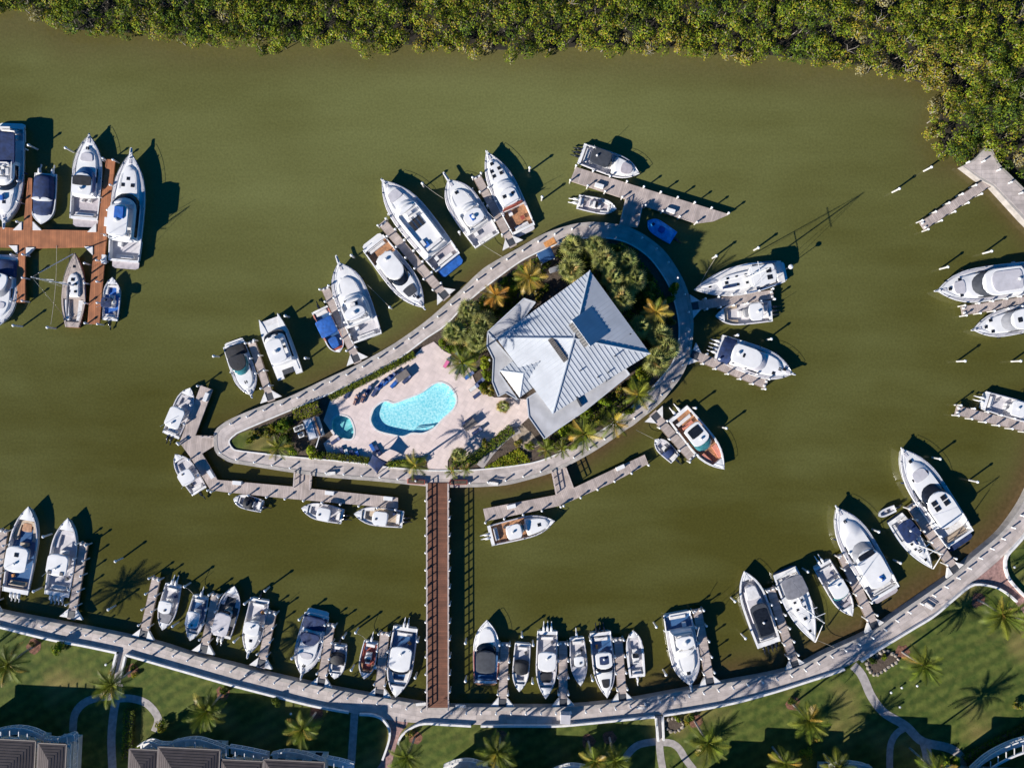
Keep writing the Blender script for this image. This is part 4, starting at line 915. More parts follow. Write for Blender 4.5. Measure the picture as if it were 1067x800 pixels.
def catamaran(b):
    L, B, S = b.L, b.B, b.S
    for sg in (-1, 1):
        mb = MB(); rr = []
        for t in (0, .1, .3, .5, .7, .85, .95, 1.0):
            w = 0.20*B*(0.85+.15*math.sin(math.pi*t) if t < .6 else max(.04, 1-((t-.6)/.4)**2)); y = sg*B*.36; z = S*(1+.25*t)
            rr.append([(t*L, y+w*.75, z), (t*L, y+w*.75, z*.5), (t*L, y, -.3), (t*L, y-w*.75, z*.5), (t*L, y-w*.75, z)])
        mb.rings(rr); mb.build('hull', 'white', b.root, 40)
    mb = MB(); mb.prism([(L*.06, -B*.42), (L*.86, -B*.42), (L*.86, B*.42), (L*.06, B*.42)], S*.6, S*1.12); mb.build('bridge_deck', 'white', b.root)
    mb = MB(); mb.prism([(L*.86, -B*.3), (L*.955, -B*.36), (L*.955, B*.36), (L*.86, B*.3)], S*1.05, S*1.1); mb.build('trampoline', 'vinyl', b.root)
    b.piece('deckhouse', 'white', .2, .74, .84, S*1.1, S+1.5, .5, .1, .12, wmax=.84, slope=.05); b.piece('windscreen', 'glass_dark', .24, .765, .84, S+.55, S+1.2, .5, .1, .05, wmax=.84, slope=.03)
    b.piece('hardtop', 'white', .22, .6, .7, S+3.1, S+3.22, .4, .2, .05, wmax=.62); b.legs(.25, .55, .5, S+1.4, S+3.1)
    b.seats(.52, .4, 'charcoal', S+1.45); b.bench(.3, .5, 'blue_canvas', S+1.45); b.box('helm_console', 'vinyl', .6, .1, S+1.8, .6, 1.2, .8); b.radome(.4, 0, S+3.25)
    b.box('cockpit_hatch', 'charcoal', .09, 0, S*1.16, .9, 2.0, .1)
    for x, y in ((.68,.3),(.68,-.3),(.45,.5),(.45,-.5)): b.hatch(x, y, .45, S+1.55)
b = Boat('catamaran', 'white power catamaran with twin bows, second slip from the western end', 'catamaran', (280,330), (303,392), 28, 'the catamaran', sb=.98, tm=.6, p=6, fb=1.1); catamaran(b)
b = Boat('deck_boat', 'small coral and white boat under a bright blue canopy beside the finger pier', 'boat', (354.5,367), (333,322), 19, 'the blue canopied coral boat', p=5.0, sb=.95); b.hull('white', cockpit=(.04,.93), solem='hull_blue', rail=False); S = b.S
b.strips('side_bench', 'coral', .06, .9, 1.0, .86, S-.1, S+.14); b.piece('canopy', 'blue_canvas', .24, .62, .98, S+1.5, S+1.6, .1, .1, .05, wmax=.95, camber=.2); b.legs(.27,.58,.8,S,S+1.5,.03); b.bench(.1,.7,'vinyl'); b.piece('bow_bench', 'red_deck', .88, .99, .9, S-.2, S+.16, .2, .1); b.piece('bow_cover', 'blue_canvas', .64, .88, .5, b.sole, S+.12, .3, .3, y=-.3); b.outboards(1, 'engine_black')
b = Boat('sport_fishing_boat', 'broad white sport fishing boat with bow pulpit left of the black windowed yacht', 'fishing boat', (353.5,274), (383,353), 36, 'the broad white fishing boat', p=2.8, sb=.9); flybridge(b, screen='white', top='white', t=(.24,.4), hatches=(), pul=1.3, trunk=.82, house=(.2,.58))
b.hatch(.44,-.2,.5,b.S+1.56); b.hatch(.5,.35,.5,b.S+1.56)
b = Boat('motor_yacht', 'white yacht with black windscreen bow pointing at the island, teak aft deck', 'yacht', (442,321), (389,253), 30, 'the black windowed yacht', sb=.9, p=2.2); express(b, scr=.66, screen='glass_dark', top='white', t0=.2, solem='teak', cockpit=(.04,.24), plat=('white',.06), hatches=((.82,.0),(.86,.15)), pad=False)
b.piece('foredeck_glass', 'charcoal', .68, .80, .5, b.S*1.12+.4, b.S*1.12+.56, .2, .2, .02)
b = Boat('motor_yacht', 'largest white yacht with three dark roof panels and blue swim platform', 'yacht', (399,189), (467,274), 37, 'the largest yacht with the blue platform', sb=.86, p=2.4); flybridge(b, house=(.14,.72), screen='white', fly=True, top=None, hatches=(), plat=('blue_canvas',.085), cockpit=(.02,.14), trunk=.93, outr=False, pul=.3, solem='lavender', hf=.76)
for i in range(3): b.box('roof_panel', 'black_canvas', .46, -.26+.26*i, b.S+1.56, 1.9, .62, .1)
b.piece('sun_pad', 'nonskid', .76, .86, .55, b.S*1.15+.4, b.S*1.15+.6, .3, .2, .1); b.box('cushion', 'blue_canvas', .24, .3, b.S+1.7, 1.0, .8, .3)
b = Boat('sport_fishing_boat', 'plain white sport fishing boat with pulpit left of the red trimmed yacht', 'fishing boat', (467,188), (508,251), 34, 'the plain white fishing boat', p=2.8, sb=.88); flybridge(b, screen='white', top='white', t=(.22,.44), hatches=((.78,0),), pul=1.5, trunk=.84, house=(.2,.58), cockpit=(.02,.2), fly=True)
b.box('blue_cushion', 'blue_canvas', .33, .1, b.S+3.25, 1.2, .5, .1)
b = Boat('motor_yacht', 'white yacht with red trim and orange teak cockpit, topmost of the island slips', 'yacht', (507,159), (546,240), 29, 'the red trimmed yacht', sb=.88, p=2.1); flybridge(b, hullm='white', house=(.3,.62), screen='white', fly=False, top='white', t=(.3,.5), cockpit=(.03,.28), solem='teak', trunk=.9, hatches=((.84,.05),(.76,.28),(.76,-.28),(.7,.28),(.7,-.28)), pul=.2, outr=False, plat=('nonskid',.04))
b.piece('red_stripe', 'red_deck', .285, .305, .9, b.S-.1, b.S+1.5, .1, .1); b.box('table', 'red_deck', .14, -.3, b.sole+.5, .7, .7, .1); b.hatch(.42,.3,.6,b.S+1.72); b.hatch(.42,-.35,.5,b.S+1.72)
# ---- north-east tee dock
b = Boat('center_console_boat', 'white boat with dark grey hardtop above the tee dock', 'boat', (666,181.5), (605,160), 24, 'the grey topped boat at the tee dock', p=2.6, sb=.92); console(b, top='charcoal', t=(.16,.5), n=3, topw=.72, cabin='white', bowm=None, eng='engine_black', solem='nonskid', rail=True)
b.piece('bow_pad', 'lavender', .68, .88, .6, b.S*1.1+.35, b.S*1.1+.55, .8, .5, .1)
b = Boat('center_console_boat', 'white open boat without a top below the tee dock\'s left arm', 'boat', (642.5,218), (602,210), 16.5, 'the small open boat below the tee dock', p=2.8, sb=.9); console(b, top=None, n=2, bowm='vinyl', solem='lavender')
b = Boat('covered_runabout', 'small boat wholly wrapped in a bright blue cover by the shaded boardwalk', 'boat', (675,230.5), (702,248), 15.5, 'the bright blue covered boat', p=3.6, sb=.9); b.hull('bright_blue', cockpit=None, rail=False, boot=None, deckm='bright_blue'); S = b.S
b.piece('canvas_cover', 'bright_blue', .06, .94, .98, S-.05, S+.35, .6, .3, .3, camber=.25); b.piece('console_cover', 'blue_canvas', .36, .6, .5, S+.3, S+.8, .5, .4, .3, camber=.1); b.hatch(.8,0,.5,S+.62,'navy'); b.outboards(1,'engine_black')
# ---- east slips
b = Boat('sailboat', 'large white sailboat with cluttered deck moored right of the shaded boardwalk', 'sailboat', (722,302.5), (815,283), 31, 'the large cluttered sailboat', sb=.72, tm=.42, p=1.75, fb=1.05); sailboat(b, hullm='white', deckm='vinyl', mast=(.44,13.6), cab=(.34,.74), plat=('white',.05), ports=3, boomm='vinyl', solem='hull_blue')
for x, y in ((.2,.25),(.2,-.2)): b.box('solar_panel', 'glass_dark', x, y, b.S+2.1, .9, .8, .06)
b.piece('hard_dodger', 'white', .12, .42, .7, b.S+1.95, b.S+2.05, .3, .3, .05); b.legs(.14,.4,.55,b.S,b.S+2,.04); b.radome(-.02,-.1,b.S+2.6,.4); b.box('sail_bag','navy',.62,.3,b.S*1.2+.5,2.4,.35,.3); b.strips('toe_rail','hull_blue',.05,.94,.98,.9,b.S*1.02,b.S*1.08)
mb = MB(); mb.tube([(-.02*b.L,-.1*b.B/2,b.S),(-.02*b.L,-.1*b.B/2,b.S+2.6)],.06,5); mb.build('radar_pole','steel',b.root)
b = Boat('center_console_boat', 'white boat with three black engines right below the large cluttered sailboat', 'boat', (745,329.5), (804,324), 23, 'the triple engined boat under the sailboat', p=2.6, sb=.94); console(b, t=(.2,.46), n=3, eng='engine_black', topw=.78, bowm='tan_vinyl', solem='nonskid', screen='glass_grey')
b = Boat('motor_yacht', 'white yacht with four engines and navy cockpit cover, east finger pier', 'yacht', (825,389.5), (748,362), 31, 'the quad engined yacht with the navy cover', p=2.5, sb=.9); express(b, scr=.66, screen='nonskid', top='white', t0=.16, sun=((.30,.33,.14),), cockpit=(.03,.2), hatches=((.82,0),(.88,.1),(.76,-.4)), plat=None, pad=False, aft='navy'); b.outboards(4, 'engine_white', .66)
b = Boat('express_boat', 'white boat with teak cockpit, black glass roof and orange bow seats', 'boat', (754,488.5), (706,430), 28, 'the teak decked express boat', p=2.2, sb=.9); b.hull(cockpit=(.05,.86), solem='teak', gw=.3); S = b.S
b.piece('console', 'white', .34, .56, .6, b.sole, S+.6, .6, .1, .1); b.piece('windscreen', 'glass_teal', .36, .64, .68, S+.3, S+.95, .8, .1, .08, slope=.06); b.piece('hardtop', 'white', .22, .53, .70, S+1.45, S+1.57, .5, .2, .05); b.piece('glass_roof', 'glass_dark', .26, .40, .5, S+1.56, S+1.66, .1, .1, .02); b.legs(.26,.5,.6,S,S+1.45); b.bench(.14,.7,'vinyl'); b.bench(.22,.5,'coral'); b.strips('bow_cushion','coral',.66,.84,.8,.4,b.sole,b.sole+.5); b.radome(.45,.0,S+1.6,.22); b.outboards(2, 'engine_white', 1.0)
b = Boat('dinghy', 'small white boat with navy cover left of the teak decked boat\'s pier', 'boat', (682.5,457.5), (704,478), 15, 'the small navy covered white boat', p=2.6); console(b, top=None, n=1, cover='navy', dark=(.16,.5), eng='engine_black', bowm='nonskid')
b = Boat('center_console_boat', 'white boat with twin engines and tan aft deck below the bent dock', 'boat', (578,542), (510,558), 23, 'the tan decked boat at the bent dock', p=2.4, sb=.92); console(b, t=(.26,.5), n=2, solem='teak', seatm='vinyl', topw=.66, bowm=None, cabin='white', screen='glass_teal', rail=True); b.hatch(.76,0,.6,b.S*1.1+.5)
# ---- right edge
b = Boat('motor_yacht', 'large white yacht with dark curved windscreen at the right edge, upper one', 'yacht', (974,303.5), (1082,288), 36, 'the upper yacht at the right edge', p=2.6, sb=.9); express(b, scr=.70, screen='charcoal', top='white', t0=.18, sun=(), cockpit=(.03,.18), hatches=((.88,0),(.78,.45),(.78,-.45)), pad=True, pul=.6, topw=.78, plat=('white',.06)); b.piece('bridge_pad', 'nonskid', .22, .52, .6, b.S*1.12+1.26, b.S*1.12+1.44, .6, .2, .05)
b = Boat('motor_yacht', 'white yacht with pale grey windscreen at the right edge, lower one', 'yacht', (1011.5,344), (1105,323), 29, 'the lower yacht at the right edge', p=2.6, sb=.9); express(b, scr=.72, screen='glass_grey', top='white', t0=.2, sun=((.50,.55,.18),), cockpit=(.03,.18), hatches=((.86,0),(.80,.4),(.80,-.4)), pad=False, pul=.4, topw=.74, deckm='white')
b = Boat('center_console_boat', 'white hardtop boat, engines to the left, cut by the right edge', 'boat', (1094,437), (1025,417), 21, 'the hardtop boat cut by the right edge', p=2.4, sb=.92); console(b, t=(.32,.56), n=2, topw=.78, solem='nonskid')
# ---- south shore, left to right
b = Boat('center_console_boat', 'long white boat with tan bow seats and white hardtop, leftmost south slip', 'boat', (32,527), (17,617), 30, 'the tan bowed boat in the leftmost south slip', p=2.2, sb=.9); console(b, t=(.26,.56), n=3, topw=.78, solem='hull_blue', bowm='tan_vinyl', seatm='tan_vinyl')
b.hatch(.46,0,.7,b.sole+2.2); b.piece('bow_table','teak',.70,.80,.4,b.sole+.3,b.sole+.5,.2,.2)
b = Boat('center_console_boat', 'long white boat with four white engines, second south slip from the left', 'boat', (72.5,539), (60,620), 28, 'the four engined boat in the second south slip', p=2.2, sb=.92); console(b, t=(.28,.56), n=4, topw=.78, solem='nonskid', bowm='nonskid'); b.hatch(.32,.45,.6,b.sole+2.2,'charcoal'); b.hatch(.32,-.45,.6,b.sole+2.2,'charcoal')
b = Boat('center_console_boat', 'small white boat with grey bow cover, first boat right of the empty slip', 'boat', (169.5,656), (181,609), 19.5, 'the grey bowed small boat', p=2.3); console(b, t=(.3,.58), n=2, topw=.7, bowm=None); b.piece('bow_cover','grey_canvas',.62,.88,.72,b.S*1.0,b.S*1.1+.12,.6,.3,.1)
b = Boat('center_console_boat', 'small white boat under a rounded white top, blue bow, left of the grey pier', 'boat', (198.5,667), (209.5,621), 19, 'the rounded top small boat', p=2.4); console(b, t=(.28,.66), n=1, topw=.74, solem='hull_blue', bowm='nonskid')
b = Boat('center_console_boat', 'grey trimmed boat bow outward with pale blue canopy and twin engines', 'boat', (245,610), (230,663), 23, 'the pale blue canopied boat', p=2.3, sb=.92); console(b, hullm='hull_grey', top='nonskid', t=(.08,.52), n=2, topw=.74, solem='charcoal', bowm='nonskid', seatm='tan_vinyl')
b = Boat('cabin_cruiser', 'white cuddy boat with short pulpit beside the fourth finger pier', 'boat', (259,681), (271,624), 22, 'the short pulpit cuddy boat', p=2.3, sb=.92); console(b, t=(.36,.62), n=1, topw=.74, cabin='white', bowm=None, eng='engine_black', rail=True); b.pulpit(.7,.36); b.hatch(.74,0,.5,b.S*1.1+.5)
b = Boat('cabin_cruiser', 'white cruiser under two navy canopies, pulpit toward the promenade', 'cruiser', (315,702), (330.5,640), 28, 'the cruiser with two navy canopies', p=2.5, sb=.92); express(b, scr=.58, screen=None, top='navy', t0=.26, aft='navy', cockpit=(.03,.24), plat=('white',.07), hatches=((.84,0),), pad=True, topw=.76, dome=False, pul=.9)
b = Boat('runabout', 'small runabout with round black canopy between two finger piers left of the bridge', 'boat', (348.5,707), (354,671), 18, 'the black canopied runabout', p=2.8); console(b, top=None, n=1, cover='black_canvas', dark=(.24,.6), bowm='vinyl', con=False, eng='engine_black')
b = Boat('open_skiff', 'small open boat with red interior and white seats', 'boat', (379.5,707), (387,668), 17.5, 'the small red boat', p=2.5); console(b, top=None, n=1, solem='red_deck', bowm='teak', seatm='vinyl', con=True); b.strips('red_side','red_deck',.08,.8,.9,.7,b.sole,b.S-.05)
b = Boat('center_console_boat', 'large white hardtop boat immediately left of the footbridge', 'boat', (412.5,725), (423,653), 27, 'the hardtop boat left of the footbridge', p=2.3, sb=.94); console(b, t=(.24,.6), n=2, topw=.82, solem='hull_blue', bowm='vinyl', cabin=None); b.piece('windscreen','glass_dark',.56,.68,.78,b.S+.2,b.S+.8,.5,.2,.1,slope=.03)
b = Boat('express_boat', 'dark roofed boat with maroon rail, bow outward, just right of the footbridge', 'boat', (507.5,645), (506,711), 27, 'the dark roofed boat right of the footbridge', p=2.3, sb=.88); b.hull('white', cockpit=(.04,.5), solem='hull_blue', gw=.2); S = b.S
b.strips('maroon_rail','red_deck',.02,.96,1.0,.93,S,S+.1); b.piece('cabin','white',.48,.9,.78,S-.05,S+.5,1.6,.1,.15); b.piece('windscreen','glass_dark',.4,.66,.76,S+.4,S+1.0,.8,.1,.1,slope=.05); b.piece('hardtop','charcoal',.2,.56,.76,S+1.45,S+1.57,.6,.3,.05,camber=.1); b.legs(.22,.5,.6,S,S+1.45); b.bench(.1,.7,'hull_blue'); b.platform('teak',.05,.9)
b = Boat('center_console_boat', 'slim white boat with dark console cover, second right of the footbridge', 'boat', (541,720), (545,670), 17.5, 'the slim dark covered boat', p=2.6, sb=.94); console(b, top=None, n=0, cover='black_canvas', dark=(.34,.66), bowm='vinyl', con=False)
b = Boat('center_console_boat', 'white boat with large square white top and three white engines', 'boat', (568.5,727), (570.5,657), 22, 'the square topped triple engined boat', p=2.2, sb=.95); console(b, t=(.26,.56), n=3, topw=.84, solem='nonskid', bowm='nonskid'); b.piece('bow_well','black_canvas',.62,.76,.62,b.sole+.3,b.S+.02,.3,.2)
b = Boat('center_console_boat', 'small white boat with narrow top and pale blue bow deck', 'boat', (605,714), (601,664), 17.5, 'the narrow topped small boat', p=2.1); console(b, t=(.32,.54), n=1, topw=.6, bowm=None, solem='nonskid'); b.piece('foredeck','nonskid',.58,.95,.9,b.S-.1,b.S*1.1+.14,1.2,.1,.1)
b = Boat('center_console_boat', 'white boat with dark panel in its hardtop and three black engines', 'boat', (632.5,726), (625.5,658), 23, 'the black engined boat with the panelled top', p=2.0, sb=.95); console(b, t=(.26,.52), n=3, eng='engine_black', topw=.74, sun='navy', solem='hull_blue', cabin='white', bowm=None); b.piece('windscreen','glass_dark',.54,.62,.8,b.S+.2,b.S+.85,.6,.2,.1,slope=.03); b.piece('bow_well','black_canvas',.70,.84,.45,b.S+.3,b.S*1.1+.5,.5,.2)
b = Boat('inflatable_boat', 'slim white inflatable boat bow outward, left of the widest boat gap', 'boat', (659.5,656), (664,705), 17.5, 'the slim white inflatable', p=3.0, sb=.9); console(b, top=None, n=1, solem='nonskid', bowm='nonskid', con=True); b.strips('tube','white',.02,.92,1.04,.78,b.S-.2,b.S+.16)
b = Boat('sport_fishing_boat', 'white sport fishing boat with pulpit, alone in the wide slip', 'fishing boat', (719,713), (705,638), 31, 'the lone fishing boat in the wide slip', p=2.7, sb=.92); flybridge(b, screen='white', top='white', t=(.24,.42), hatches=((.82,0),), pul=1.1, trunk=.86, house=(.22,.58), cockpit=(.03,.22), solem='hull_blue')
b = Boat('express_boat', 'grey sided boat with long black roof and four engines', 'boat', (774.5,594), (801,671), 28, 'the black roofed four engined boat', p=2.4, sb=.9); b.hull('hull_grey', cockpit=(.06,.88), solem='nonskid', gw=.34); S = b.S
b.piece('cabin','nonskid',.3,.82,.62,b.sole,S+.4,1.2,.1,.12); b.piece('hardtop','charcoal',.14,.58,.66,S+1.35,S+1.47,.5,.2,.04); b.piece('glass_roof','glass_dark',.17,.52,.54,S+1.46,S+1.54,.3,.1,.02); b.legs(.18,.5,.55,S,S+1.35); b.bench(.1,.6,'vinyl'); b.piece('bow_pad','vinyl',.62,.80,.5,S+.35,S+.55,.4,.2); b.hatch(.87,0,.6,S*1.25,'charcoal'); b.radome(.34,0,S+1.5,.22); b.outboards(4,'engine_black',.72)
b = Boat('sailboat', 'white sailboat with grey bimini and blue stern rim, mast leaning to lower right', 'sailboat', (848,668), (817,594), 29, 'the grey bimini sailboat', sb=.88, tm=.35, p=1.75); sailboat(b, hullm='hull_blue', deckm='white', mast=(.46,12.0), cab=(.34,.76), boom=True, boomm='vinyl', bimini='grey_canvas')
b = Boat('center_console_boat', 'white boat with broad white top and teal windscreen, right of the bimini sailboat', 'boat', (887.5,641), (856,587), 21, 'the teal windscreened boat', p=2.8, sb=.94); console(b, t=(.28,.6), n=2, topw=.84, screen='glass_teal', bowm='lavender'); b.piece('windscreen','glass_teal',.58,.68,.8,b.S+.1,b.S+.7,.5,.2,.1,slope=.03)
b = Boat('motor_yacht', 'large white express yacht with grey roof screen, bow to the upper left, lower right shore', 'yacht', (870,528), (922,618), 36, 'the grey screened large yacht', p=2.4, sb=.9); express(b, scr=.62, screen='glass_grey', top='white', t0=.12, sun=((.44,.50,.5),), sunm='glass_dark', cockpit=(.03,.16), plat=('lavender',.06), hatches=((.84,0),), pad=False, topw=.76, pul=.5); b.box('tender','blue_canvas',.2,-.1,b.S*1.12+1.45,1.0,.6,.2)
b = Boat('sailboat', 'sailboat with navy stern canopy and a dinghy behind it', 'sailboat', (970.5,592), (932,539), 22, 'the navy canopied sailboat', sb=.85, tm=.36, p=1.7); sailboat(b, hullm='hull_blue', deckm='white', mast=(.50,10.0), cab=(.40,.74), boomm='navy', bimini='navy'); b.radome(.2,0,b.S+2.5,.2)
b = Boat('dinghy', 'little white dinghy across the navy canopied sailboat\'s stern', 'dinghy', (915.5,537.5), (933.5,529.5), 8, 'the dinghy', p=3.0, sb=.9, z=0.25); b.hull('white', cockpit=(.05,.85), solem='nonskid', rail=False, gw=.28); b.box('thwart','charcoal',.4,0,b.S*.8,.25,1.0,.1); b.outboards(1,'engine_black')
b = Boat('motor_yacht', 'large white yacht with two dark roof windows and navy swim platform, right shore', 'yacht', (937,467), (999,561), 37, 'the navy platform yacht on the right shore', p=2.4, sb=.9); express(b, scr=.62, screen='glass_dark', top='white', t0=.18, sun=(), cockpit=(.02,.2), solem='vinyl', seatm='tan_vinyl', plat=('navy',.075), hatches=((.86,0),(.70,.42),(.70,-.42)), pad=True, topw=.76, pul=.3, dome=False)
for sg in (-1, 1):
    for i in range(2): b.box('roof_window', 'glass_dark', .385+.055*i, .3*sg, b.S*1.12+1.41, .85, .95, .08)

# ------------------------------------------------------------------ mooring piles and labels that depend on the boats
def side_words(d):
    return ('right' if d.x > 0 else 'left') if abs(d.x) > abs(d.y) else ('upper' if d.y > 0 else 'lower')
PILES = [(68,154),(13.5,339),(49,341),(29.5,151),(222.4,371),(297,329),(318,373),(366,266),(440,191),(478.5,241.7),(406,320),(552,174.6),(565,205),(746.6,266.5),(790.5,258),(769,349),(804,353),(725,425),(757,446),
 (971,174),(937.5,196.5),(988,278),(1033.7,261.5),(1006,376),(1064,376),(980,478),(1019,502),(916,554),(938.6,586.5),(842,595.6),(766,626.5),(684,653),(694,703),(777,665),(485,670),(485,709.6),(555.6,672),(555,711.5),(615.6,667),(617.6,708.6),(544,663),(311.7,645.4),(304,686),(370.5,659),(366,698),(435,668),(432.6,706),(357.6,664),(192,611),(179.6,652.5),(254.7,629),(243.7,668.5),(276,615.4),(44.7,559),(34.6,616),(120,584.7),(112.6,635)]
pil = []
for u, v in PILES:
    p = G(u, v, 2.5); root = thing('mooring_pile', '', 'pile', (p.x, p.y, 0), 0, 'mooring piles standing in the water')
    s = link_mesh('shaft', SHAFT_F, 'pile_wrap', root); c = link_mesh('cap', CAPB, 'pile_cap', root); c.location = (0, 0, 2.5)
    q = p.to_2d(); best = min(BOATS, key=lambda B: min((q-B[1].lerp(B[2], t/8)).length for t in range(9))-B[4]/2)
    end = 'bow' if (q-best[1]).length < (q-best[2]).length else 'stern'
    pil.append([root, q, best, end])
from collections import defaultdict
grp = defaultdict(list)
for x in pil: grp[(x[2][0], x[3])].append(x)
for (short, end), xs in grp.items():
    cen = sum((x[1] for x in xs), Vector((0, 0)))/len(xs)
    for x in xs:
        w = '' if len(xs) == 1 else side_words(x[1]-cen)+' '
        lb = f"{w}white mooring pile near the {end} of {short}"; x[0]['label'] = lb if len(lb.split()) <= 16 else lb.replace('white mooring pile near', 'pile by')
taken = defaultdict(int)
for root, c, n in PIERS:
    def nb(sg):
        C = [B for B in BOATS if (B[3]-c).dot(n)*sg > 0]; return min(C, key=lambda B: (B[3]-c).length) if C else None
    A, Bb = nb(1), nb(-1); A, Bb = sorted([x for x in (A, Bb) if x], key=lambda B: B[3].x)[:2] if A and Bb else (A or Bb, A or Bb)
    if A is Bb: lb = f"pale finger pier beside {A[0]}"
    else:
        def sht(s): return s.replace('the ', '', 1)
        lb = f"finger pier between {A[0]} and {Bb[0]}"
        if len(lb.split()) > 16: N_ = A if (A[3]-c).length < (Bb[3]-c).length else Bb; lb = f"pale finger pier right beside {N_[0]}"
    taken[lb] += 1
    if taken[lb] > 1: lb = lb.replace('finger pier', 'farther finger pier', 1)
    root['label'] = ' '.join(lb.split()[:16])

# a few mooring lines that show in the photograph
def line(a, za, b, zb, label):
    A, Bv = G(*a, za), G(*b, zb); mb = MB(); mb.tube([A.lerp(Bv, t/6)-Vector((0, 0, 0.5*math.sin(math.pi*t/6))) for t in range(7)], 0.035, 4)
    tag(mb.build('mooring_line', 'rope'), label, 'rope', 'mooring lines')
line((440,191),2.2,(462,207),1.5,'pale mooring line from the pile to the plain white fishing boat')
line((746.6,267),2.3,(729,297),1.4,'pale mooring line from the pile to the cluttered sailboat\'s bow')
line((59,256),1.2,(53,338),2.0,'thin line hanging from the timber dock past the tan decked sailboat')
line((406,320),2.3,(383,297),1.6,'mooring line from the pile to the broad white fishing boat')
line((500,253),1.5,(524,268),1.6,'mooring line from the plain white fishing boat\'s stern to the boardwalk')
line((663,448),1.6,(681,457),1.1,'mooring line from the boardwalk to the small navy covered boat')
line((849,666),1.7,(877,678),1.6,'mooring line from the bimini sailboat to the promenade')
line((192,611),2.3,(203,622),1.2,'mooring line between the pile and the rounded top small boat')
line((370.5,659),2.3,(383,668),1.1,'mooring line between the pile and the small red boat')
# ------------------------------------------------------------------ pool terrace
POOL = [(387,439),(388.5,430),(392,424),(401,418.5),(410.6,420.6),(423.7,416),(438.7,410),(450,402),(459,399),(468.7,403.7),(475,415),(471.5,426),(461,435.6),(452,445),(440.6,450.6),(429,450.6),(420,454),(410.6,452.5),(393.7,448)]
SPA = [(346,441),(348,436),(353.4,433),(363,435.6),(367,443),(368.4,450.6),(365.6,457),(354.4,455),(347,448.7)]
TERR = [(344,417),(381,398.5),(431,371),(440,362),(452,356),(463,366),(480,374),(489,383),(498,405),(515,414),(528,414),(549,416),(552,434),(541,444),(527,446),(493,478),(470,474),(466.5,480),(466.5,490),(446,490),(445,481),(438,476),(404,481),(386,478.5),(341,472),(337,462),(347,453),(337,438)]
zT = Z_ISL+0.10
Pp = catmull(W(POOL, zT), True, 5); Ps = catmull(W(SPA, zT), True, 5); Pt = W(TERR, zT)
def ring_sheet(outer, holes, z, name, m, uv=(1, 0)):
    mb = MB(); loops = [[Vector((p.x, p.y, 0)) for p in outer]]+[[Vector((p.x, p.y, 0)) for p in h] for h in holes]
    flat = [p for l in loops for p in l]; a = mb.add([(p.x, p.y, z) for p in flat])
    for t in tessellate_polygon(loops):
        p0, p1, p2 = (flat[i] for i in t)
        if (p1.x-p0.x)*(p2.y-p0.y)-(p1.y-p0.y)*(p2.x-p0.x) < 0: t = t[::-1]
        mb.face([a+i for i in t], 0, [(flat[i].x*uv[0]+flat[i].y*uv[1], -flat[i].x*uv[1]+flat[i].y*uv[0]) for i in t])
    return struct(mb.build(name, m))
# the island ground gets real holes where the pools sit
bpy.data.objects.remove(isl)
io = [Vector((p.x, p.y)) for p in isi[:-1]]
isl = ring_sheet(io, [Pp, Ps], Z_ISL, 'island_ground', 'mulch')
ring_sheet(Pt, [offset(Pp, 0.0, True), Ps], zT, 'pool_terrace', 'terrace_pavers', (.85, -.5))
def pool(P, depth, name, label, plaster, step=None):
    root = thing(name, label, 'pool')
    sgn = 1 if sum(P[i].x*P[(i+1) % len(P)].y-P[(i+1) % len(P)].x*P[i].y for i in range(len(P))) < 0 else -1
    O = offset(P, 0.30*sgn, True); P2 = list(P)+[P[0]]; O2 = O+[O[0]]
    o = ribbon(O2, P2, zT+0.05, zT-0.10, 'coping', 'coping', root)
    mb = MB(); n = len(P); a = mb.add([(p.x, p.y, zT+0.04) for p in P]); b = mb.add([(p.x, p.y, zT-depth) for p in P])
    for i in range(n): j = (i+1) % n; mb.face((a+i, a+j, b+j, b+i))
    for t in tessellate_polygon([[Vector((p.x, p.y, 0)) for p in P]]): mb.face([b+i for i in t])
    bm = bmesh.new(); me = mb.mesh('basin'); bm.from_mesh(me); bmesh.ops.recalc_face_normals(bm, faces=bm.faces); bmesh.ops.reverse_faces(bm, faces=bm.faces); bm.to_mesh(me); bm.free()
    link_mesh('basin', me, plaster, root)
    mb = MB(); c = mb.add([(p.x, p.y, zT-0.10) for p in P])
    for t in tessellate_polygon([[Vector((p.x, p.y, 0)) for p in P]]):
        p0, p1, p2 = (P[i] for i in t)
        if (p1.x-p0.x)*(p2.y-p0.y)-(p1.y-p0.y)*(p2.x-p0.x) < 0: t = t[::-1]
        mb.face([c+i for i in t])
    mb.build('water_surface', 'pool_water', root)
    return root
r = pool(Pp, 0.78, 'swimming_pool', 'turquoise kidney shaped swimming pool on the pink terrace', 'pool_plaster_caustic')
for st, zz in ((0.0, 0.35), (0.35, 0.6)):
    pts = catmull(W([(428,450),(434,446.5-st*4),(444,445-st*4),(452,443),(450,446),(441,450.2),(431,450.2)], zT), True, 4); mb = MB(); mb.prism([(p.x, p.y) for p in pts], zT-0.77, zT-zz*.7-.1); mb.build('step', 'pool_plaster_caustic', r)
mb = MB(); a = G(466,412,zT); b2 = G(471,409.5,zT)
for k in (-.3, .3): mb.tube([a+Vector((.1*k, k, -.3)), a+Vector((.1*k, k, .7)), a.lerp(b2, .5)+Vector((0, k, .85)), b2+Vector((0, k, .05))], .04, 5)
mb.build('grab_rail', 'steel', r)
pool(Ps, 0.7, 'spa_pool', 'small teal spa pool left of the swimming pool', 'spa_plaster')

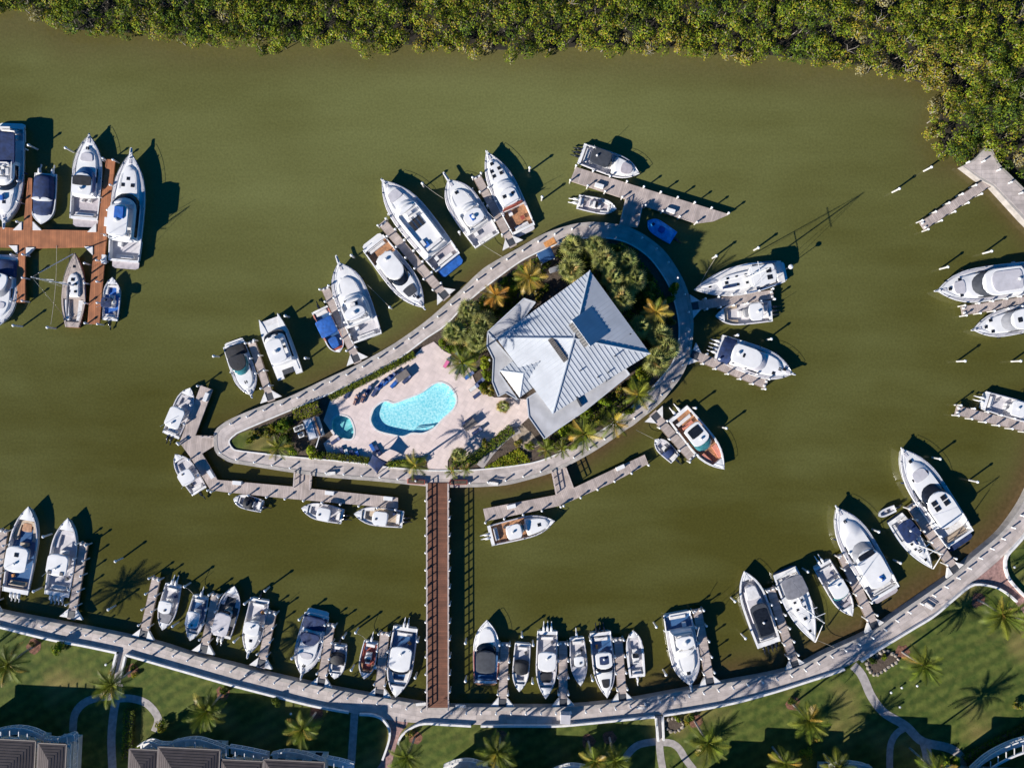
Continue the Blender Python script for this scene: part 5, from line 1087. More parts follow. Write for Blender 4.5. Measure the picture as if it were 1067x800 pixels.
# ------------------------------------------------------------------ clubhouse
def P3(u, v, z): return G(u, v, z)
def clubhouse():
    root = thing('clubhouse', 'island clubhouse with pale ribbed metal hip roof beside the pool', 'building')
    ze, za = 8.8, 11.0
    Nn, E, S_, Ww = P3(614.6,282,ze), P3(677.4,368.4,ze), P3(576,431,ze), P3(517,352,ze); A = P3(598,352.5,za)
    def clip(poly, p, d):
        t0, t1 = -1e9, 1e9; n = len(poly)
        ar = sum(poly[i].x*poly[(i+1) % n].y-poly[(i+1) % n].x*poly[i].y for i in range(n)); sg = 1 if ar > 0 else -1
        for i in range(n):
            a, b = poly[i], poly[(i+1) % n]; e = b-a; nn = Vector((-e.y, e.x))*sg; den = nn.dot(d); num = nn.dot(a-p)
            if abs(den) < 1e-9:
                if num > 0: return None
            elif den > 0: t0 = max(t0, num/den)
            else: t1 = min(t1, num/den)
        return (t0, t1) if t1-t0 > 0.15 else None
    def face(poly, down2d, name='roof_face', rib=True, m='roof_metal', th=0.16, step=0.70, hgt=0.07):
        """a roof plane with standing seams running down the slope"""
        nrm = (poly[1]-poly[0]).cross(poly[2]-poly[0]).normalized()
        if nrm.z < 0: nrm = -nrm; poly = poly[::-1]
        mb = MB(); n = len(poly); a = mb.add(poly); b = mb.add([p-nrm*th for p in poly]); mb.face(range(a, a+n)); mb.face(list(range(b, b+n))[::-1])
        for i in range(n): j = (i+1) % n; mb.face((a+j, a+i, b+i, b+j))
        o = mb.build(name, m, root)
        if rib:
            d = down2d.normalized(); w = Vector((-d.y, d.x)); pl = [p.to_2d() for p in poly]; s = [q.dot(w) for q in pl]; mb = MB()
            zf = lambda q: poly[0].z-(nrm.x*(q.x-poly[0].x)+nrm.y*(q.y-poly[0].y))/nrm.z
            k = min(s)+step*0.5
            while k < max(s):
                r = clip(pl, w*k, d)
                if r:
                    p0, p1 = w*k+d*r[0], w*k+d*r[1]; c = [Vector((q.x, q.y, zf(q))) for q in (p0, p1)]; h = Vector((w.x, w.y, 0))*0.055
                    P = [c[0]-h, c[0]+h, c[1]+h, c[1]-h]; i = mb.add(P+[q+nrm*hgt for q in P])
                    for f in ((4,5,6,7),(0,1,5,4),(1,2,6,5),(2,3,7,6),(3,0,4,7)): mb.face([i+x for x in f])
                k += step
            if mb.f: r_ = mb.build('standing_seams', 'roof_rib', o); r_['kind'] = 'stuff'
        return o
    a2 = (Nn-Ww).to_2d().normalized(); b2 = (E-Nn).to_2d().normalized()
    face([Ww, Nn, A], -b2); face([Nn, E, A], a2, hgt=.06); face([E, S_, A], b2); face([S_, Ww, A], -a2, hgt=.06)
    # ridge caps
    for q in (Nn, E, S_, Ww):
        mb = MB(); mb.tube([q+Vector((0, 0, .1)), A+Vector((0, 0, .14))], .15, 5); mb.build('ridge_cap', 'roof_rib', root)
    # leeward dormer: steeper shed plane with a louvred strip along its top edge
    def zpl(q, p0, p1, p2):
        n = (p1-p0).cross(p2-p0); return p0.z-(n.x*(q.x-p0.x)+n.y*(q.y-p0.y))/n.z
    def dormer(t0, t1, l0, l1, raise_, dirv, eave_pts, flip=False):
        # frame: origin at apex, dirv = down slope in plan, side = along the eave
        side = Vector((-dirv.y, dirv.x)); o2 = A.to_2d(); rs = []
        f = lambda s, t: o2+dirv*s+side*t
        z = lambda q: zpl(q, *eave_pts)
        q0, q1, q2, q3 = f(l0, t0), f(l0, t1), f(l1, t1), f(l1, t0)
        top = [Vector((q0.x, q0.y, z(q0)+raise_)), Vector((q1.x, q1.y, z(q1)+raise_)), Vector((q2.x, q2.y, z(q2)+.10)), Vector((q3.x, q3.y, z(q3)+.10))]
        mb = MB(); a = mb.add(top); b = mb.add([Vector((q.x, q.y, z(q)-.3)) for q in (q0, q1, q2, q3)])
        for i in range(4): j = (i+1) % 4; mb.face((a+i, a+j, b+j, b+i))
        mb.build('dormer_wall', 'roof_metal', root)
        face(top, dirv, 'dormer_roof', hgt=.06, th=.1)
        # sloping louvre in front of the raised edge
        g0, g1 = f(l0-.75, t0+.35), f(l0-.75, t1-.35); h0, h1 = f(l0-.02, t0+.35), f(l0-.02, t1-.35)
        L4 = [Vector((g0.x, g0.y, z(g0)+.12)), Vector((g1.x, g1.y, z(g1)+.12)), Vector((h1.x, h1.y, z(h1)+raise_*.85)), Vector((h0.x, h0.y, z(h0)+raise_*.85))]
        mb = MB(); i = mb.add(L4+[v-Vector((0, 0, .4)) for v in L4]); 
        for fc in ((0,1,2,3),(0,4,5,1),(1,5,6,2),(2,6,7,3),(3,7,4,0)): mb.face([i+x for x in fc])
        lv = mb.build('louvre', 'louvre', root)
        for k in range(9):
            u = (k+.5)/9; p = L4[0].lerp(L4[1], u); q = L4[3].lerp(L4[2], u); mb = MB(); mb.tube([p+Vector((0, 0, .05)), q+Vector((0, 0, .05))], .05, 4); mb.build('slat', 'charcoal', lv)
    s6 = 1/6.6
    dormer(-2.55, 2.55, 1.3, 5.35, 1.15, a2, (Nn, E, A))
    # windward louvre strip lying in the slope
    d = -a2; sd_ = Vector((-d.y, d.x)); o2 = A.to_2d(); zz = lambda q: zpl(q, S_, Ww, A)
    c = [o2+d*2.7+sd_*-2.2, o2+d*2.7+sd_*2.2, o2+d*3.5+sd_*2.2, o2+d*3.5+sd_*-2.2]
    T = [Vector((q.x, q.y, zz(q)+.34)) for q in c]; mb = MB(); i = mb.add(T+[v-Vector((0, 0, .5)) for v in T])
    for fc in ((0,1,2,3),(0,4,5,1),(1,5,6,2),(2,6,7,3),(3,7,4,0)): mb.face([i+x for x in fc])
    bmx = mb.build('louvre', 'louvre', root)
    for k in range(14):
        u = (k+.5)/14; p = T[0].lerp(T[1], u); q = T[3].lerp(T[2], u); mb = MB(); mb.tube([p+Vector((0, 0, .05)), q+Vector((0, 0, .05))], .05, 4); mb.build('slat', 'taupe', bmx)
    # hipped porch to the south-west
    zp, zr = 8.0, 9.5
    e0, e1 = P3(521,386,zp), P3(541.5,414,zp); r0, r1 = P3(545.3,389,zr), P3(545.3,389,zr)+Vector((a2.x, a2.y, 0))*3.2; v0, v1 = P3(538.5,371,9.12), P3(556,404,8.86)
    face([e0, e1, r0], -a2, hgt=.06); A3 = Vector((a2.x, a2.y, 0)); face([e0, e0+A3*5, r0+A3*5, r0], -b2); face([e1, r0, r0+A3*5, e1+A3*5], b2)
    mb = MB(); mb.tube([r0+Vector((0,0,.08)), r1+Vector((0,0,.08))], .13, 5); mb.tube([e0, r0], .11, 5); mb.tube([e1, r0], .11, 5); mb.build('ridge_cap', 'roof_rib', root)
    # low flat roofs round the foot
    def flat(pts, z, m='flat_roof'):
        mb = MB(); P = W(pts, z); mb.prism([(p.x, p.y) for p in P], z-.4, z); o = mb.build('flat_roof', m, root)
        P2 = P+[P[0]]; ar = sum(P[i].x*P[(i+1) % len(P)].y-P[(i+1) % len(P)].x*P[i].y for i in range(len(P)))
        for i in range(len(P)):
            a, b = P2[i], P2[i+1]
            mb = MB(); c = (a+b)/2; mb.box((c.x, c.y, z+.06), ((b-a).length, .16, .16), math.atan2(b.y-a.y, b.x-a.x)); mb.build('gutter', 'roof_metal', o)
    flat([(508,346),(546,311),(558,315),(538,341),(516,354)], 8.2)
    flat([(508,347),(516,355),(534,376),(520,388),(540,417),(527,409),(519,413),(513,398),(514,374),(507.5,361)], 7.6)
    flat([(549,415),(560,408),(573,425),(649,381),(656,390),(609,428),(581,447),(567,457),(551,434)], 8.25)
    mb = MB(); mb.box(tuple(G(601,414.5,8.6)), (3.2, .3, .6), math.atan2(-15, 8)); mb.build('roof_vent', 'charcoal', root)
    # walls with windows under the eaves
    k = 0.86; cc = (Nn+E+S_+Ww)/4; cor = [cc+(q-cc)*k for q in (Ww, S_, E, Nn)]
    mb = MB(); mb.prism([(q.x, q.y) for q in cor], Z_ISL-.3, ze-.1); mb.build('wall', 'wall_paint', root)
    for i in range(4):
        a, b = cor[i], cor[(i+1) % 4]; ang = math.atan2(b.y-a.y, b.x-a.x); out = Vector((math.sin(ang), -math.cos(ang), 0))
        for zc in (3.2, 6.2):
            for t in (.14, .32, .5, .68, .86):
                q = a.lerp(b, t)+out*0.03; mb = MB(); mb.box((q.x, q.y, zc), (1.5, .14, 1.5), ang); w = mb.build('window', 'curb_white', root)
                q += out*.05; mb = MB(); mb.box((q.x, q.y, zc), (1.25, .1, 1.25), ang); mb.build('pane', 'glass_dark', w)
    for u, v in ((512,352),(510,375),(517,400),(553,425),(566,450),(578,443),(610,424),(640,402),(530,327)):
        q = G(u, v, 6.5); mb = MB(); mb.tube([(q.x, q.y, Z_ISL), (q.x, q.y, 7.3)], .16, 6); mb.build('column', 'wall_paint', root)
    for u, v, z in ((641,371,10.2),(634,388,9.4),(623,393,9.2),(605,386,10.0),(632,397,9.0),(657,348,9.8)):
        q = G(u, v, z); mb = MB(); mb.tube([q-Vector((0,0,.5)), q+Vector((0,0,.35))], .12, 6); mb.build('vent_pipe', 'charcoal', root)
clubhouse()

# ------------------------------------------------------------------ terrace furniture
def lounger(u, v, ang, label, towel=None):
    p = G(u, v, zT); root = thing('sun_lounger', label, 'lounger', (p.x, p.y, zT), R(ang), 'sun loungers on the pool terrace')
    mb = MB(); mb.box((0, 0, .27), (1.9, .64, .07)); mb.build('frame', 'lounger_frame', root)
    for sx in (-.8, .8):
        for sy in (-.27, .27): mb = MB(); mb.box((sx, sy, .12), (.06, .06, .24)); mb.build('leg', 'lounger_frame', root)
    mb = MB(); mb.box((-.25, 0, .36), (1.3, .58, .1)); mb.build('cushion', towel or 'lounger_navy', root)
    mb = MB(); i = mb.add([(.4,-.29,.36),(.4,.29,.36),(.95,.29,.82),(.95,-.29,.82),(.44,-.29,.27),(.44,.29,.27),(.99,.29,.73),(.99,-.29,.73)])
    for f in ((0,3,2,1),(4,5,6,7),(0,1,5,4),(1,2,6,5),(2,3,7,6),(3,0,4,7)): mb.face([i+x for x in f])
    mb.build('backrest', 'lounger_navy', root)
    return root
LG = [(371.5,416.5,70,None,'sun lounger with a person near the hedge, left one of the pair'),(379.5,414,65,None,'sun lounger with a person near the hedge, right one of the pair'),
 (384,407,62,None,'empty navy sun lounger beside the two sunbathers'),(397,401,55,'blue_canvas','blue lounger beside the dark box, leftmost of the blue cluster'),(403,397,50,'blue_canvas','blue lounger in the middle of the cluster above the pool'),(408,393,48,'blue_canvas','blue lounger at the top of the cluster above the pool'),(411.5,399.5,48,'blue_canvas','blue lounger of the cluster nearest the pool'),
 (391,408,60,None,'lone navy lounger between the sunbathers and the blue cluster'),
 (489,391,38,'blue_canvas','blue lounger at the upper right of the pool'),(478,385,60,None,'navy lounger below the pink towelled one'),(466,378,60,'pink_cloth','lounger with a bright pink towel at the terrace\'s top'),(483,384.5,55,None,'dark navy lounger next to the palm at the terrace\'s top'),
 (494,404,35,'vinyl','white covered lounger near the clubhouse shrubs'),(498,411,38,None,'navy lounger right of the white covered one'),(500,398,40,None,'dark lounger nearest the clubhouse'),
 (362.5,410,62,None,'navy lounger nearest the hedge\'s left half'),(424,395,48,None,'navy lounger right of the taupe table above the pool'),(373.5,475,-70,'blue_canvas','blue lounger fourth in the row by the south hedge'),(474,372,60,None,'navy lounger between the pink towelled one and the tall palm'),(497,449,35,None,'navy lounger right of the taupe table in the palm shadow'),
 (357,471,-75,None,'navy lounger leftmost in the row by the south hedge'),(362,473,-72,'vinyl','white lounger in the row by the south hedge'),(368,474,-70,None,'navy lounger third in the row by the south hedge'),(389,467,-60,'blue_canvas','blue lounger left of the navy shade sail'),(394,469,-60,None,'navy lounger half under the navy shade sail'),(350,459,35,None,'dark lounger by the spa pool')]
for u, v, a, t, lb in LG: lounger(u, v, a, lb, t)
def person(u, v, ang, label, suit):
    p = G(u, v, zT); root = thing('person', label, 'person', (p.x, p.y, zT+.5), R(ang), 'sunbathers')
    V = [(0,0,.02),(.22,0,.03),(.45,0,.12),(.56,0,.2),(.70,0,.30),(-.08,.10,.0),(-.5,.12,.06),(-.9,.13,0),(-1.0,.14,.06),(-.08,-.10,.0),(-.5,-.12,.06),(-.9,-.13,0),(-1.0,-.14,.06),(.46,.18,.12),(.22,.26,.06),(0,.25,.04),(.46,-.18,.12),(.22,-.26,.06),(0,-.25,.04),(-.1,.24,.05),(-.1,-.24,.05)]
    Ed = [(0,1),(1,2),(2,3),(3,4),(0,5),(5,6),(6,7),(7,8),(0,9),(9,10),(10,11),(11,12),(2,13),(13,14),(14,15),(15,19),(2,16),(16,17),(17,18),(18,20)]
    Rd = [.14,.12,.14,.05,.10,.09,.06,.05,.035,.09,.06,.05,.035,.06,.042,.034,.06,.042,.034,.025,.025]
    me = bpy.data.meshes.new('body'); me.from_pydata(V, Ed, []); o = link_mesh('body', me, 'skin', root)
    sk = o.modifiers.new('skin', 'SKIN'); 
    for i, r_ in enumerate(Rd): me.skin_vertices[0].data[i].radius = (r_, r_*.8)
    me.skin_vertices[0].data[0].use_root = True; o.modifiers.new('sub', 'SUBSURF').levels = 1; o.modifiers['sub'].render_levels = 1
    mb = MB(); mb.box((-.02,0,.05),(.26,.34,.26)); mb.build('swimwear', suit, root)
    mb = MB(); mb.box((.78,0,.33),(.14,.2,.2), top=.7); mb.build('hair', 'taupe', root)
person(371.2,416,70,'person sunbathing on the left lounger of the pair by the hedge','navy'); person(379.2,413.5,65,'person sunbathing on the right lounger of the pair by the hedge','navy')
def table(u, v, ang, label):
    p = G(u, v, zT+.8); root = thing('long_table', label, 'table', (p.x, p.y, zT), R(ang), 'taupe tables')
    mb = MB(); mb.box((0,0,.95),(2.3,1.25,.08)); mb.build('table_top','taupe',root)
    for sx in (-1,1):
        for sy in (-.5,.5): mb = MB(); mb.box((sx,sy,.45),(.09,.09,.92)); mb.build('leg','lounger_frame',root)
    for sx in (-.6,.6): mb = MB(); mb.box((sx,.85,.3),(.5,.45,.5),top=.9); mb.build('stool','lounger_navy',root)
table(419.5,391.5,36,'taupe topped long table right of the blue loungers above the pool'); table(489.5,442.5,36,'taupe topped long table at the palm shadow right of the pool')
def sail():
    root = thing('shade_sail','square navy shade sail over the hedge below the pool','shade sail')
    z = [3.6,4.1,3.6,4.1]; C = [G(383,483,z[0]),G(393,493.5,z[1]),G(404,481,z[2]),G(388.5,472.5,z[3])]; mb = MB(); n = 8; ix = {}
    for i in range(n+1):
        for j in range(n+1):
            u, v = i/n, j/n; p = C[0].lerp(C[1],u).lerp(C[3].lerp(C[2],u),v); cen = sum(C,Vector())/4; k = .14*(math.sin(math.pi*u)+math.sin(math.pi*v)-1.0*math.sin(math.pi*u)*math.sin(math.pi*v)*2)
            p = p.lerp(cen, max(0,k)*.7) if (i in (0,n) or j in (0,n)) else p; ix[i,j] = mb.add([p])
    for i in range(n):
        for j in range(n): mb.face((ix[i,j],ix[i+1,j],ix[i+1,j+1],ix[i,j+1]))
    o = mb.build('canvas','navy',root,60); o.modifiers.new('thick','SOLIDIFY').thickness = .03
    for c in C: mb = MB(); mb.tube([(c.x,c.y,Z_ISL),(c.x,c.y,c.z+.1)],.07,6); mb.build('pole','black_metal',root)
sail()
def hut():
    p = G(326,446,3.2); root = thing('bar_hut','small white roofed bar hut left of the spa pool','hut',(p.x,p.y,Z_ISL),R(-72))
    mb = MB(); mb.box((0,0,1.9),(3.6,2.5,.18),top=.97); mb.build('roof','hull_grey',root)
    mb = MB(); mb.box((0,-.4,2.05),(3.2,1.2,.1)); mb.build('roof_panel','white',root)
    mb = MB(); mb.box((0,.85,2.06),(3.3,.28,.16)); mb.build('roof_beam','teak',root)
    for sx in (-1.6,1.6):
        for sy in (-1.05,1.05): mb = MB(); mb.box((sx,sy,.95),(.14,.14,1.9)); mb.build('post','curb_white',root)
    mb = MB(); mb.box((0,.9,.55),(3.2,.5,1.1)); mb.build('counter','curb_white',root)
    mb = MB(); mb.box((1.9,.5,1.95),(.16,3.4,.14),R(55)); mb.build('outer_beam','curb_white',root)
hut()
def heater(u, v, label):
    p = G(u, v, Z_ISL+.8); root = thing('pool_heater',label,'heater',(p.x,p.y,Z_ISL),R(20),'pool heaters')
    mb = MB(); mb.box((0,0,.42),(.95,.85,.84)); mb.build('casing','dock_box',root)
    mb = MB(); n = 12; rg = lambda r_,z: [(r_*math.cos(2*math.pi*k/n), r_*math.sin(2*math.pi*k/n), z) for k in range(n)]; mb.rings([rg(.34,.84),rg(.34,.90),rg(.1,.92)]); mb.build('fan_grille','charcoal',root)
heater(309,447,'white pool heater with round fan, left one of three by the bar hut'); heater(313.5,445,'white pool heater with round fan, upper right one of three by the bar hut'); heater(313.5,453,'white pool heater with round fan, lowest of three by the bar hut')
def bench(u, v, ang, label, z=Z_PROM):
    p = G(u, v, z); root = thing('park_bench',label,'bench',(p.x,p.y,z),R(ang),'benches')
    for k in range(4): mb = MB(); mb.box((0,-.2+.13*k,.45),(1.7,.1,.05)); mb.build('seat_slat','curb_white',root)
    for k in range(2): mb = MB(); mb.box((0,.28,.6+.16*k),(1.7,.05,.1)); mb.build('back_slat','curb_white',root)
    for sx in (-.75,.75): mb = MB(); mb.box((sx,0,.22),(.07,.5,.44)); mb.build('leg','black_metal',root)
bench(345,493,5,'white bench on the south boardwalk between the dock link and the bridge'); bench(514,503.5,-8,'white bench on the boardwalk right of the bridge head'); bench(439,732,4,'white bench on the promenade left of the bridge foot'); bench(480,734,-2,'white bench on the promenade right of the bridge foot'); bench(668,736,-10,'white bench on the promenade near the slim inflatable'); bench(966,631,-33,'white bench on the promenade by the large grey screened yacht')
def storage():
    p = G(589,747.5,2.4); root = thing('storage_box','white storage kiosk on the promenade right of the bridge','kiosk',(p.x,p.y,Z_PROM),R(-3))
    mb = MB(); mb.box((0,0,.75),(1.6,1.5,1.5)); mb.build('body','vinyl',root); mb = MB(); mb.box((0,0,1.56),(1.75,1.65,.12),top=.94); mb.build('lid','nonskid',root); mb = MB(); mb.box((0,.77,.75),(1.2,.05,1.2)); mb.build('door','nonskid',root)
storage()
def planter(u, v, label, ang=0):
    p = G(u, v, Z_PROM); root = thing('planter',label,'planter',(p.x,p.y,Z_PROM),R(ang),'planters'); mb = MB(); mb.box((0,0,.3),(2.9,.75,.6),top=1.04); mb.build('trough','red_deck',root); mb = MB(); mb.box((0,0,.615),(2.7,.6,.05)); mb.build('soil','mulch',root)
planter(434,501.3,'dark red planter box left of the bridge head',-4); planter(478,502,'dark red planter box right of the bridge head',0)
mb = MB(); mb.box(tuple(G(573.5,254,Z_PROM+.03)),(1.5,2.0,.04),R(-60)); tag(mb.build('doormat','orange_mat'),'orange mat lying on the boardwalk north of the clubhouse','mat')
def cabana():
    p = G(569,266,4.2); root = thing('awning','dark blue awning with white tables beside the orange mat','awning',(p.x,p.y,Z_ISL),R(25)); mb = MB(); mb.box((0,0,2.6),(2.6,2.0,.12),top=.95); mb.build('canopy','hull_blue',root)
    for sx in (-1.2,1.2):
        for sy in (-.9,.9): mb = MB(); mb.box((sx,sy,1.3),(.1,.1,2.6)); mb.build('post','curb_white',root)
    p = G(578,280,3.0); root = thing('serving_table','pale blue topped table in the garden north of the clubhouse','table',(p.x,p.y,Z_ISL),R(18)); mb = MB(); mb.box((0,0,.9),(1.8,.9,.08)); mb.build('table_top','hull_grey',root)
    for sx in (-.8,.8): mb = MB(); mb.box((sx,0,.43),(.1,.7,.86)); mb.build('leg','curb_white',root)
cabana()
# ------------------------------------------------------------------ palms, shrubs, hedges
def frond_mesh(L=3.3, droop=1.0, n=19, w=0.62, name='frond'):
    mb = MB(); pts = []
    for i in range(n+1):
        t = i/n; pts.append(Vector((L*(t-0.18*droop*t*t), 0, 0.55*t*L*0.35-droop*0.62*L*t*t*0.62)))
    for i in range(n):
        t = i/n; t2 = (i+1)/n; r0, r1 = 0.05*(1-t)+.012, 0.05*(1-t2)+.012
        a = mb.add([pts[i]+Vector((0, r0, .02)), pts[i]+Vector((0, -r0, .02)), pts[i+1]+Vector((0, -r1, .02)), pts[i+1]+Vector((0, r1, .02))]); mb.face((a, a+1, a+2, a+3))
        if t < .12: continue
        ln = w*math.sin(math.pi*min(1, .18+t*.86))**.7+.08
        for sg in (1, -1):
            p = pts[i]; q = p.lerp(pts[i+1], .82); f = Vector((.55, sg, -.42-.2*random.random())).normalized()*ln*random.uniform(.85, 1.1)
            a = mb.add([p, q, q.lerp(p, .4)+f]); mb.face((a, a+1, a+2) if sg > 0 else (a, a+2, a+1))
    return mb.mesh(name)
def fan_mesh(r=0.85):
    mb = MB(); mb.tube([(0, 0, 0), (.55, 0, .05), (1.0, 0, 0.0)], .025, 3); c = mb.add([(1.0, 0, .02)]); n = 13; prev = None
    for i in range(n):
        a = R(-118+236*i/(n-1)); k = r*(1-.18*abs(i-6)/6)*random.uniform(.9, 1.05); w = R(11)
        p = [(1.0+.42*k*math.cos(a-w), .42*k*math.sin(a-w), -.02), (1.0+k*math.cos(a), k*math.sin(a), -.18*k), (1.0+.42*k*math.cos(a+w), .42*k*math.sin(a+w), -.02), (1.0+.45*k*math.cos(a), .45*k*math.sin(a), .07)]
        j = mb.add(p); mb.face((c, j, j+3)); mb.face((c, j+3, j+2)); mb.face((j, j+1, j+3)); mb.face((j+3, j+1, j+2))
    return mb.mesh('frond')
random.seed(3)
FR = [frond_mesh(3.3, d, 19, w) for d, w in ((.55, .72), (.85, .76), (1.2, .7), (1.55, .62))]
FRY = [m.copy() for m in FR]; FRO = [m.copy() for m in FR]; FANS = [fan_mesh(.85), fan_mesh(.95)]; FAND = [m.copy() for m in FANS]
for l, m in ((FR, 'frond'), (FRY, 'frond_yellow'), (FRO, 'frond_orange'), (FANS, 'fan'), (FAND, 'fan_dead')):
    for x in l: x.materials.append(M[m])
def trunk_part(root, h, r=0.2, r2=0.14, lean=(0, 0), m='trunk_palm'):
    mb = MB(); pts = [(lean[0]*t*t, lean[1]*t*t, h*t-.1) for t in [i/8 for i in range(9)]]
    mb.tube(pts, r, 8, r2=r2); return mb.build('trunk', m, root, 60)
def put(root, mesh, loc, az, el, sc, roll=0):
    o = bpy.data.objects.new('frond', mesh); col.objects.link(o); o.parent = root; o.location = loc
    o.rotation_euler = (Matrix.Rotation(az, 3, 'Z') @ Matrix.Rotation(-el, 3, 'Y') @ Matrix.Rotation(roll, 3, 'X')).to_euler(); o.scale = (sc, sc, sc)
def coconut(u, v, h, label, z=Z_ISL, sc=1.0, yel=0.12, org=0.0, n=17, lean=None, group='coconut palms', bypx='crown'):
    p = G(u, v, z+h if bypx == 'crown' else z); lean = lean or (random.uniform(-.5, .5), random.uniform(-.5, .5))
    if bypx == 'crown': p = p-Vector((lean[0], lean[1], 0))
    root = thing('coconut_palm', label, 'palm tree', (p.x, p.y, z), 0, group); trunk_part(root, h, .2, .13, lean)
    az = random.random()*6
    for i in range(n):
        az += 2.39996; f = i/(n-1); el = R(72-92*f+random.uniform(-8, 8)); k = 0 if f < .25 else 1 if f < .55 else 2 if f < .8 else 3
        rr = random.random(); lst = FRO if rr < org else FRY if rr < org+yel+((.2 if z == Z_ISL else .06) if f > .75 else 0) else FR
        put(root, lst[k], (lean[0], lean[1], h-.1), az, el, sc*random.uniform(.88, 1.08), random.uniform(-.3, .3))
    mb = MB()
    for i in range(5): a = random.random()*6.28; c = (lean[0]+.22*math.cos(a), lean[1]+.22*math.sin(a), h-.3); mb.rings([[(c[0]+r_*math.cos(t), c[1]+r_*math.sin(t), c[2]+z_) for t in (0, 1.05, 2.1, 3.14, 4.2, 5.2)] for r_, z_ in ((.04, -.14), (.12, -.03), (.11, .07), (.03, .14))])
    mb.build('coconuts', 'frond_yellow', root)
    return root
def sabal(u, v, h, label, z=Z_ISL, sc=1.0, n=30, group='fan palms', dead=0.14):
    p = G(u, v, z+h); root = thing('fan_palm', label, 'palm tree', (p.x, p.y, z), 0, group); trunk_part(root, h, .19, .17)
    az = random.random()*6
    for i in range(n):
        az += 2.39996; f = i/(n-1); el = R(82-118*f+random.uniform(-8, 8))
        put(root, random.choice(FAND if (f > .72 and random.random() < .6) or random.random() < dead*.3 else FANS), (0, 0, h-.15), az, el, sc*random.uniform(.9, 1.15), random.uniform(-.4, .4))
    return root
def shrub_mesh(kind):
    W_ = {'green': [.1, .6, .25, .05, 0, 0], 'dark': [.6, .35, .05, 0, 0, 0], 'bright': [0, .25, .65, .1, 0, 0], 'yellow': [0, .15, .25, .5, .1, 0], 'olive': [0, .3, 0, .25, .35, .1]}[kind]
    P, Nn, S = [], [], []
    for i in range(5):
        a = rng.uniform(0, 6.28); r = 0 if i == 0 else rng.uniform(.3, .55)
        p, q, s = blob_leaves((r*math.cos(a), r*math.sin(a), .45+rng.uniform(-.1, .2)), rng.uniform(.38, .55), 70, .15, .9, -.4); P.append(p); Nn.append(q); S.append(s)
    P = np.concatenate(P); n = len(P)
    return leaf_mesh('leaves', P, np.concatenate(Nn), np.concatenate(S), rng.choice(6, n, p=np.array(W_)/sum(W_)), LEAFM)
SHR = {k: [shrub_mesh(k) for _ in range(2)] for k in ('green', 'dark', 'bright', 'yellow', 'olive')}
def shrub(u, v, r, kind, label, h=1.0, z=Z_ISL, group='garden shrubs'):
    p = G(u, v, z+h*.6); root = thing('shrub', label, 'shrub', (p.x, p.y, z), random.random()*6, group)
    o = bpy.data.objects.new('foliage', random.choice(SHR[kind])); col.objects.link(o); o.parent = root; o.scale = (r, r, h)
    mb = MB(); mb.tube([(0, 0, -.05), (.05*r, 0, .5*h)], .05, 4, r2=.03); mb.build('stem', 'twig', root)
    return root
def hedge(pts, w, h, kind, label, z=Z_ISL, dens=150):
    P2 = resample(W(pts, z+h), .25); Pn = offset(P2, 1.0); k = {'green': [.15, .6, .2, .05, 0, 0], 'dark': [.55, .4, .05, 0, 0, 0], 'bright': [0, .3, .6, .1, 0, 0], 'olive': [.05, .3, 0, .25, .35, .05]}[kind]
    L = len(P2)*.25; n = int(L*dens); i = rng.integers(0, len(P2), n); A = np.array([(p.x, p.y) for p in P2])[i]; D = np.array([((q-p).x, (q-p).y) for p, q in zip(P2, Pn)])[i]
    s = rng.uniform(-1, 1, n); top = rng.uniform(size=n) < .62; s = np.where(top, s, np.sign(s)); zz = np.where(top, h, rng.uniform(.1, 1, n)*h)+rng.normal(scale=.06, size=n)
    C = np.column_stack([A+D*(s*w/2+rng.normal(scale=.06, size=n))[:, None]+rng.normal(scale=.1, size=(n, 2)), z+zz])
    Nn = np.where(top[:, None], [0, 0, 1.0], np.column_stack([D*np.sign(s)[:, None], np.zeros(n)]))+rng.normal(scale=.5, size=(n, 3)); Nn /= np.linalg.norm(Nn, axis=1)[:, None]
    me = leaf_mesh('foliage', C, Nn, .13*rng.uniform(.7, 1.3, n), rng.choice(6, n, p=np.array(k)/sum(k)), LEAFM)
    root = thing('hedge', label, 'hedge', (0, 0, 0), 0, 'clipped hedges'); link_mesh('foliage', me, LEAFM, root)
    mb = MB(); Q = resample(W(pts, z+h), .9); A_, B_ = offset(Q, w*.36), offset(Q, -w*.36); ribbon(A_, B_, z+h*.86, z-.05, 'branches', 'mulch', root)
# --- island palms
coconut(516,308,4.6,'orange and yellow palm between the boardwalk and the clubhouse\'s blue shaded roof',yel=.55,org=.35,sc=.98)
coconut(551.5,289,5.4,'yellow green palm upper left of the clubhouse roof',yel=.55,org=.08,sc=1.15,n=22)
coconut(683.5,325,5.0,'yellow palm between the clubhouse roof and the shaded east boardwalk',yel=.7,org=.15,sc=1.05)
coconut(665,411,5.8,'broad green palm at the boardwalk corner above the teak decked boat',yel=.30,sc=1.15)
coconut(640.5,440,5.6,'green palm leaning over the boardwalk, right one of the pair south of the clubhouse',yel=.15,sc=1.2)
coconut(608.5,452,5.8,'large green palm, left one of the pair south of the clubhouse',yel=.18,sc=1.25,n=20)
coconut(585.5,468,3.2,'small palm by the boardwalk next to the low flat roof\'s tip, right one',yel=.05,sc=.72,n=14)
coconut(569,468.5,3.0,'small palm by the boardwalk next to the low flat roof\'s tip, left one',yel=.1,sc=.72,n=14)
coconut(432,484.5,5.0,'palm standing by the planter left of the bridge head',yel=.2,sc=.95,n=15)
coconut(471,491,2.6,'small palm right of the bridge head, left one of two',yel=.15,sc=.6,n=13); coconut(485.5,489,2.6,'small palm right of the bridge head, right one of two',yel=.15,sc=.6,n=13)
